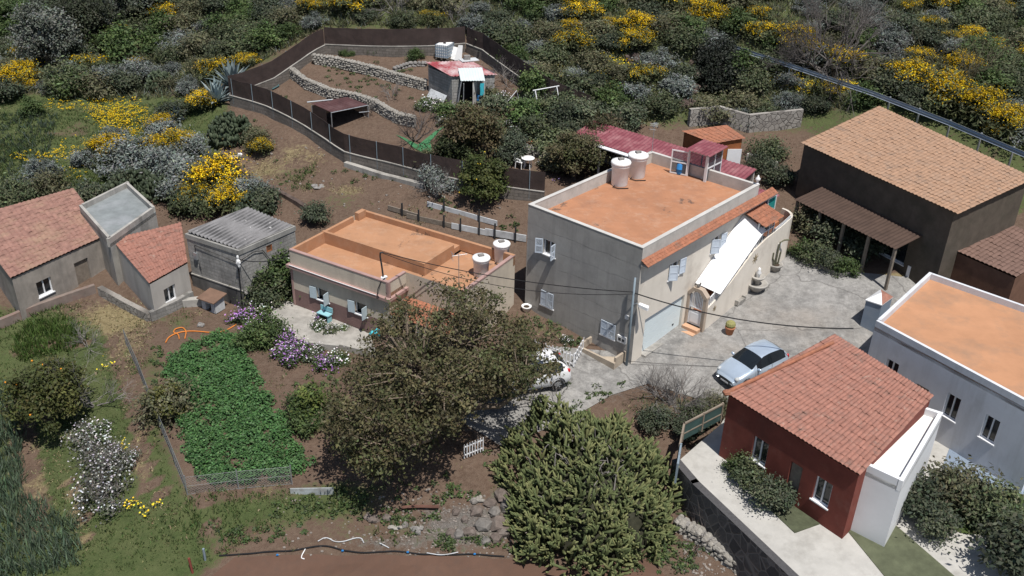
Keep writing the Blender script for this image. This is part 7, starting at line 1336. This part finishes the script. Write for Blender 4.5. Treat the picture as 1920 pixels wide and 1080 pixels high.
def weeds(pxs,label,name,cols,size=.09,n=26,h=.16):
    L=[]
    for x,y,rx,ry,m in pxs:
        for _ in range(m):
            q=T(x+r.normal(0,rx*.5),y+r.normal(0,ry*.5)); d=unit(n,r); d[:,2]=np.abs(d[:,2]); P=q+d*np.array([.22,.22,h])*r.uniform(.4,1,n)[:,None]*r.uniform(.5,1.5); v,f_=quads(P,size,r,.8,1.4); L.append((v,f_,np.repeat(cl(cols,r.integers(0,len(cols),n),r,.2),4,0)))
    V,F,c=join(L); tag(mk(name,V,F,LEAF,None,False,c),label,'weeds',None,'stuff')
weeds([(640,940,60,30,26),(560,960,60,25,14),(760,970,60,25,22),(860,925,60,30,18),(520,1000,60,25,10),(950,870,50,25,14),(1000,850,40,20,10),(900,1015,50,15,12),(840,1018,30,12,10),(980,1020,20,30,12),(1240,1030,50,30,26),(1290,1050,40,25,20),(1200,1060,60,20,10),(430,1000,50,30,14),(480,650,20,10,8),(300,690,25,40,22),(640,130,60,25,10),(700,165,70,25,16),(620,120,20,10,5),(690,155,20,10,5),(680,150,70,20,10),(760,140,30,15,6),(530,185,30,15,5),(850,385,60,15,12),(700,330,60,30,10),(560,330,60,30,8),(960,420,30,15,10),(1030,610,40,20,16),(1080,640,30,15,8),(600,720,60,30,10),(1120,735,60,15,12),(1070,775,50,20,14),(1380,545,5,3,1),(1590,515,30,5,10),(330,215,60,30,14),(480,225,30,20,8)],'scattered low weeds on bare soil','low_weeds',MIDG+GREEN[:1])
def dots(pxs,label,cols,size=.1,h=.28,name='wildflowers'):
    L=[]
    for x,y,rx,ry,m in pxs:
        a=r.uniform(0,6.28,m); k=np.sqrt(r.random(m)); 
        for q,s in zip(a,k):
            p=T(x+rx*s*math.cos(q),y+ry*s*math.sin(q)); L.append(p+np.array([0,0,h*r.uniform(.5,1.2)]))
    P=np.array(L); P=np.repeat(P,4,0)+r.normal(0,.09,(len(P)*4,3))*np.array([1,1,.3]); v,f_=quads(P,size,r,1.5,1.1); tag(mk(name,v,f_,PETAL,None,False,np.repeat(cl(cols,r.integers(0,len(cols),len(P)),r,.12),4,0)),label,'flowers',None,'stuff')
dots([(215,205,60,20,190),(240,230,60,25,260),(200,222,40,20,90),(120,200,40,12,60),(150,300,80,40,60),(60,298,40,10,40),(130,292,30,12,50),(285,240,20,15,40),(240,260,40,12,60)],'yellow wildflower meadow in the left field',[(.75,.55,.02),(.7,.48,.02)],.095)
dots([(1440,150,60,12,160),(1540,170,50,14,200),(1580,165,30,10,120),(1370,120,30,20,60),(1480,150,30,20,70),(245,955,18,10,6),(285,960,20,14,5),(232,840,10,12,6),(205,690,20,20,4),(1150,130,40,40,120),(1040,150,20,30,60)],'loose yellow flowers on the banks and verge',[(.75,.6,.05),(.7,.5,.03)],.09)
dots([(1000,345,50,10,8),(960,105,30,20,16),(850,88,12,5,14)],'few lilac flowers near the netting',[(.35,.25,.55)],.09,.5)
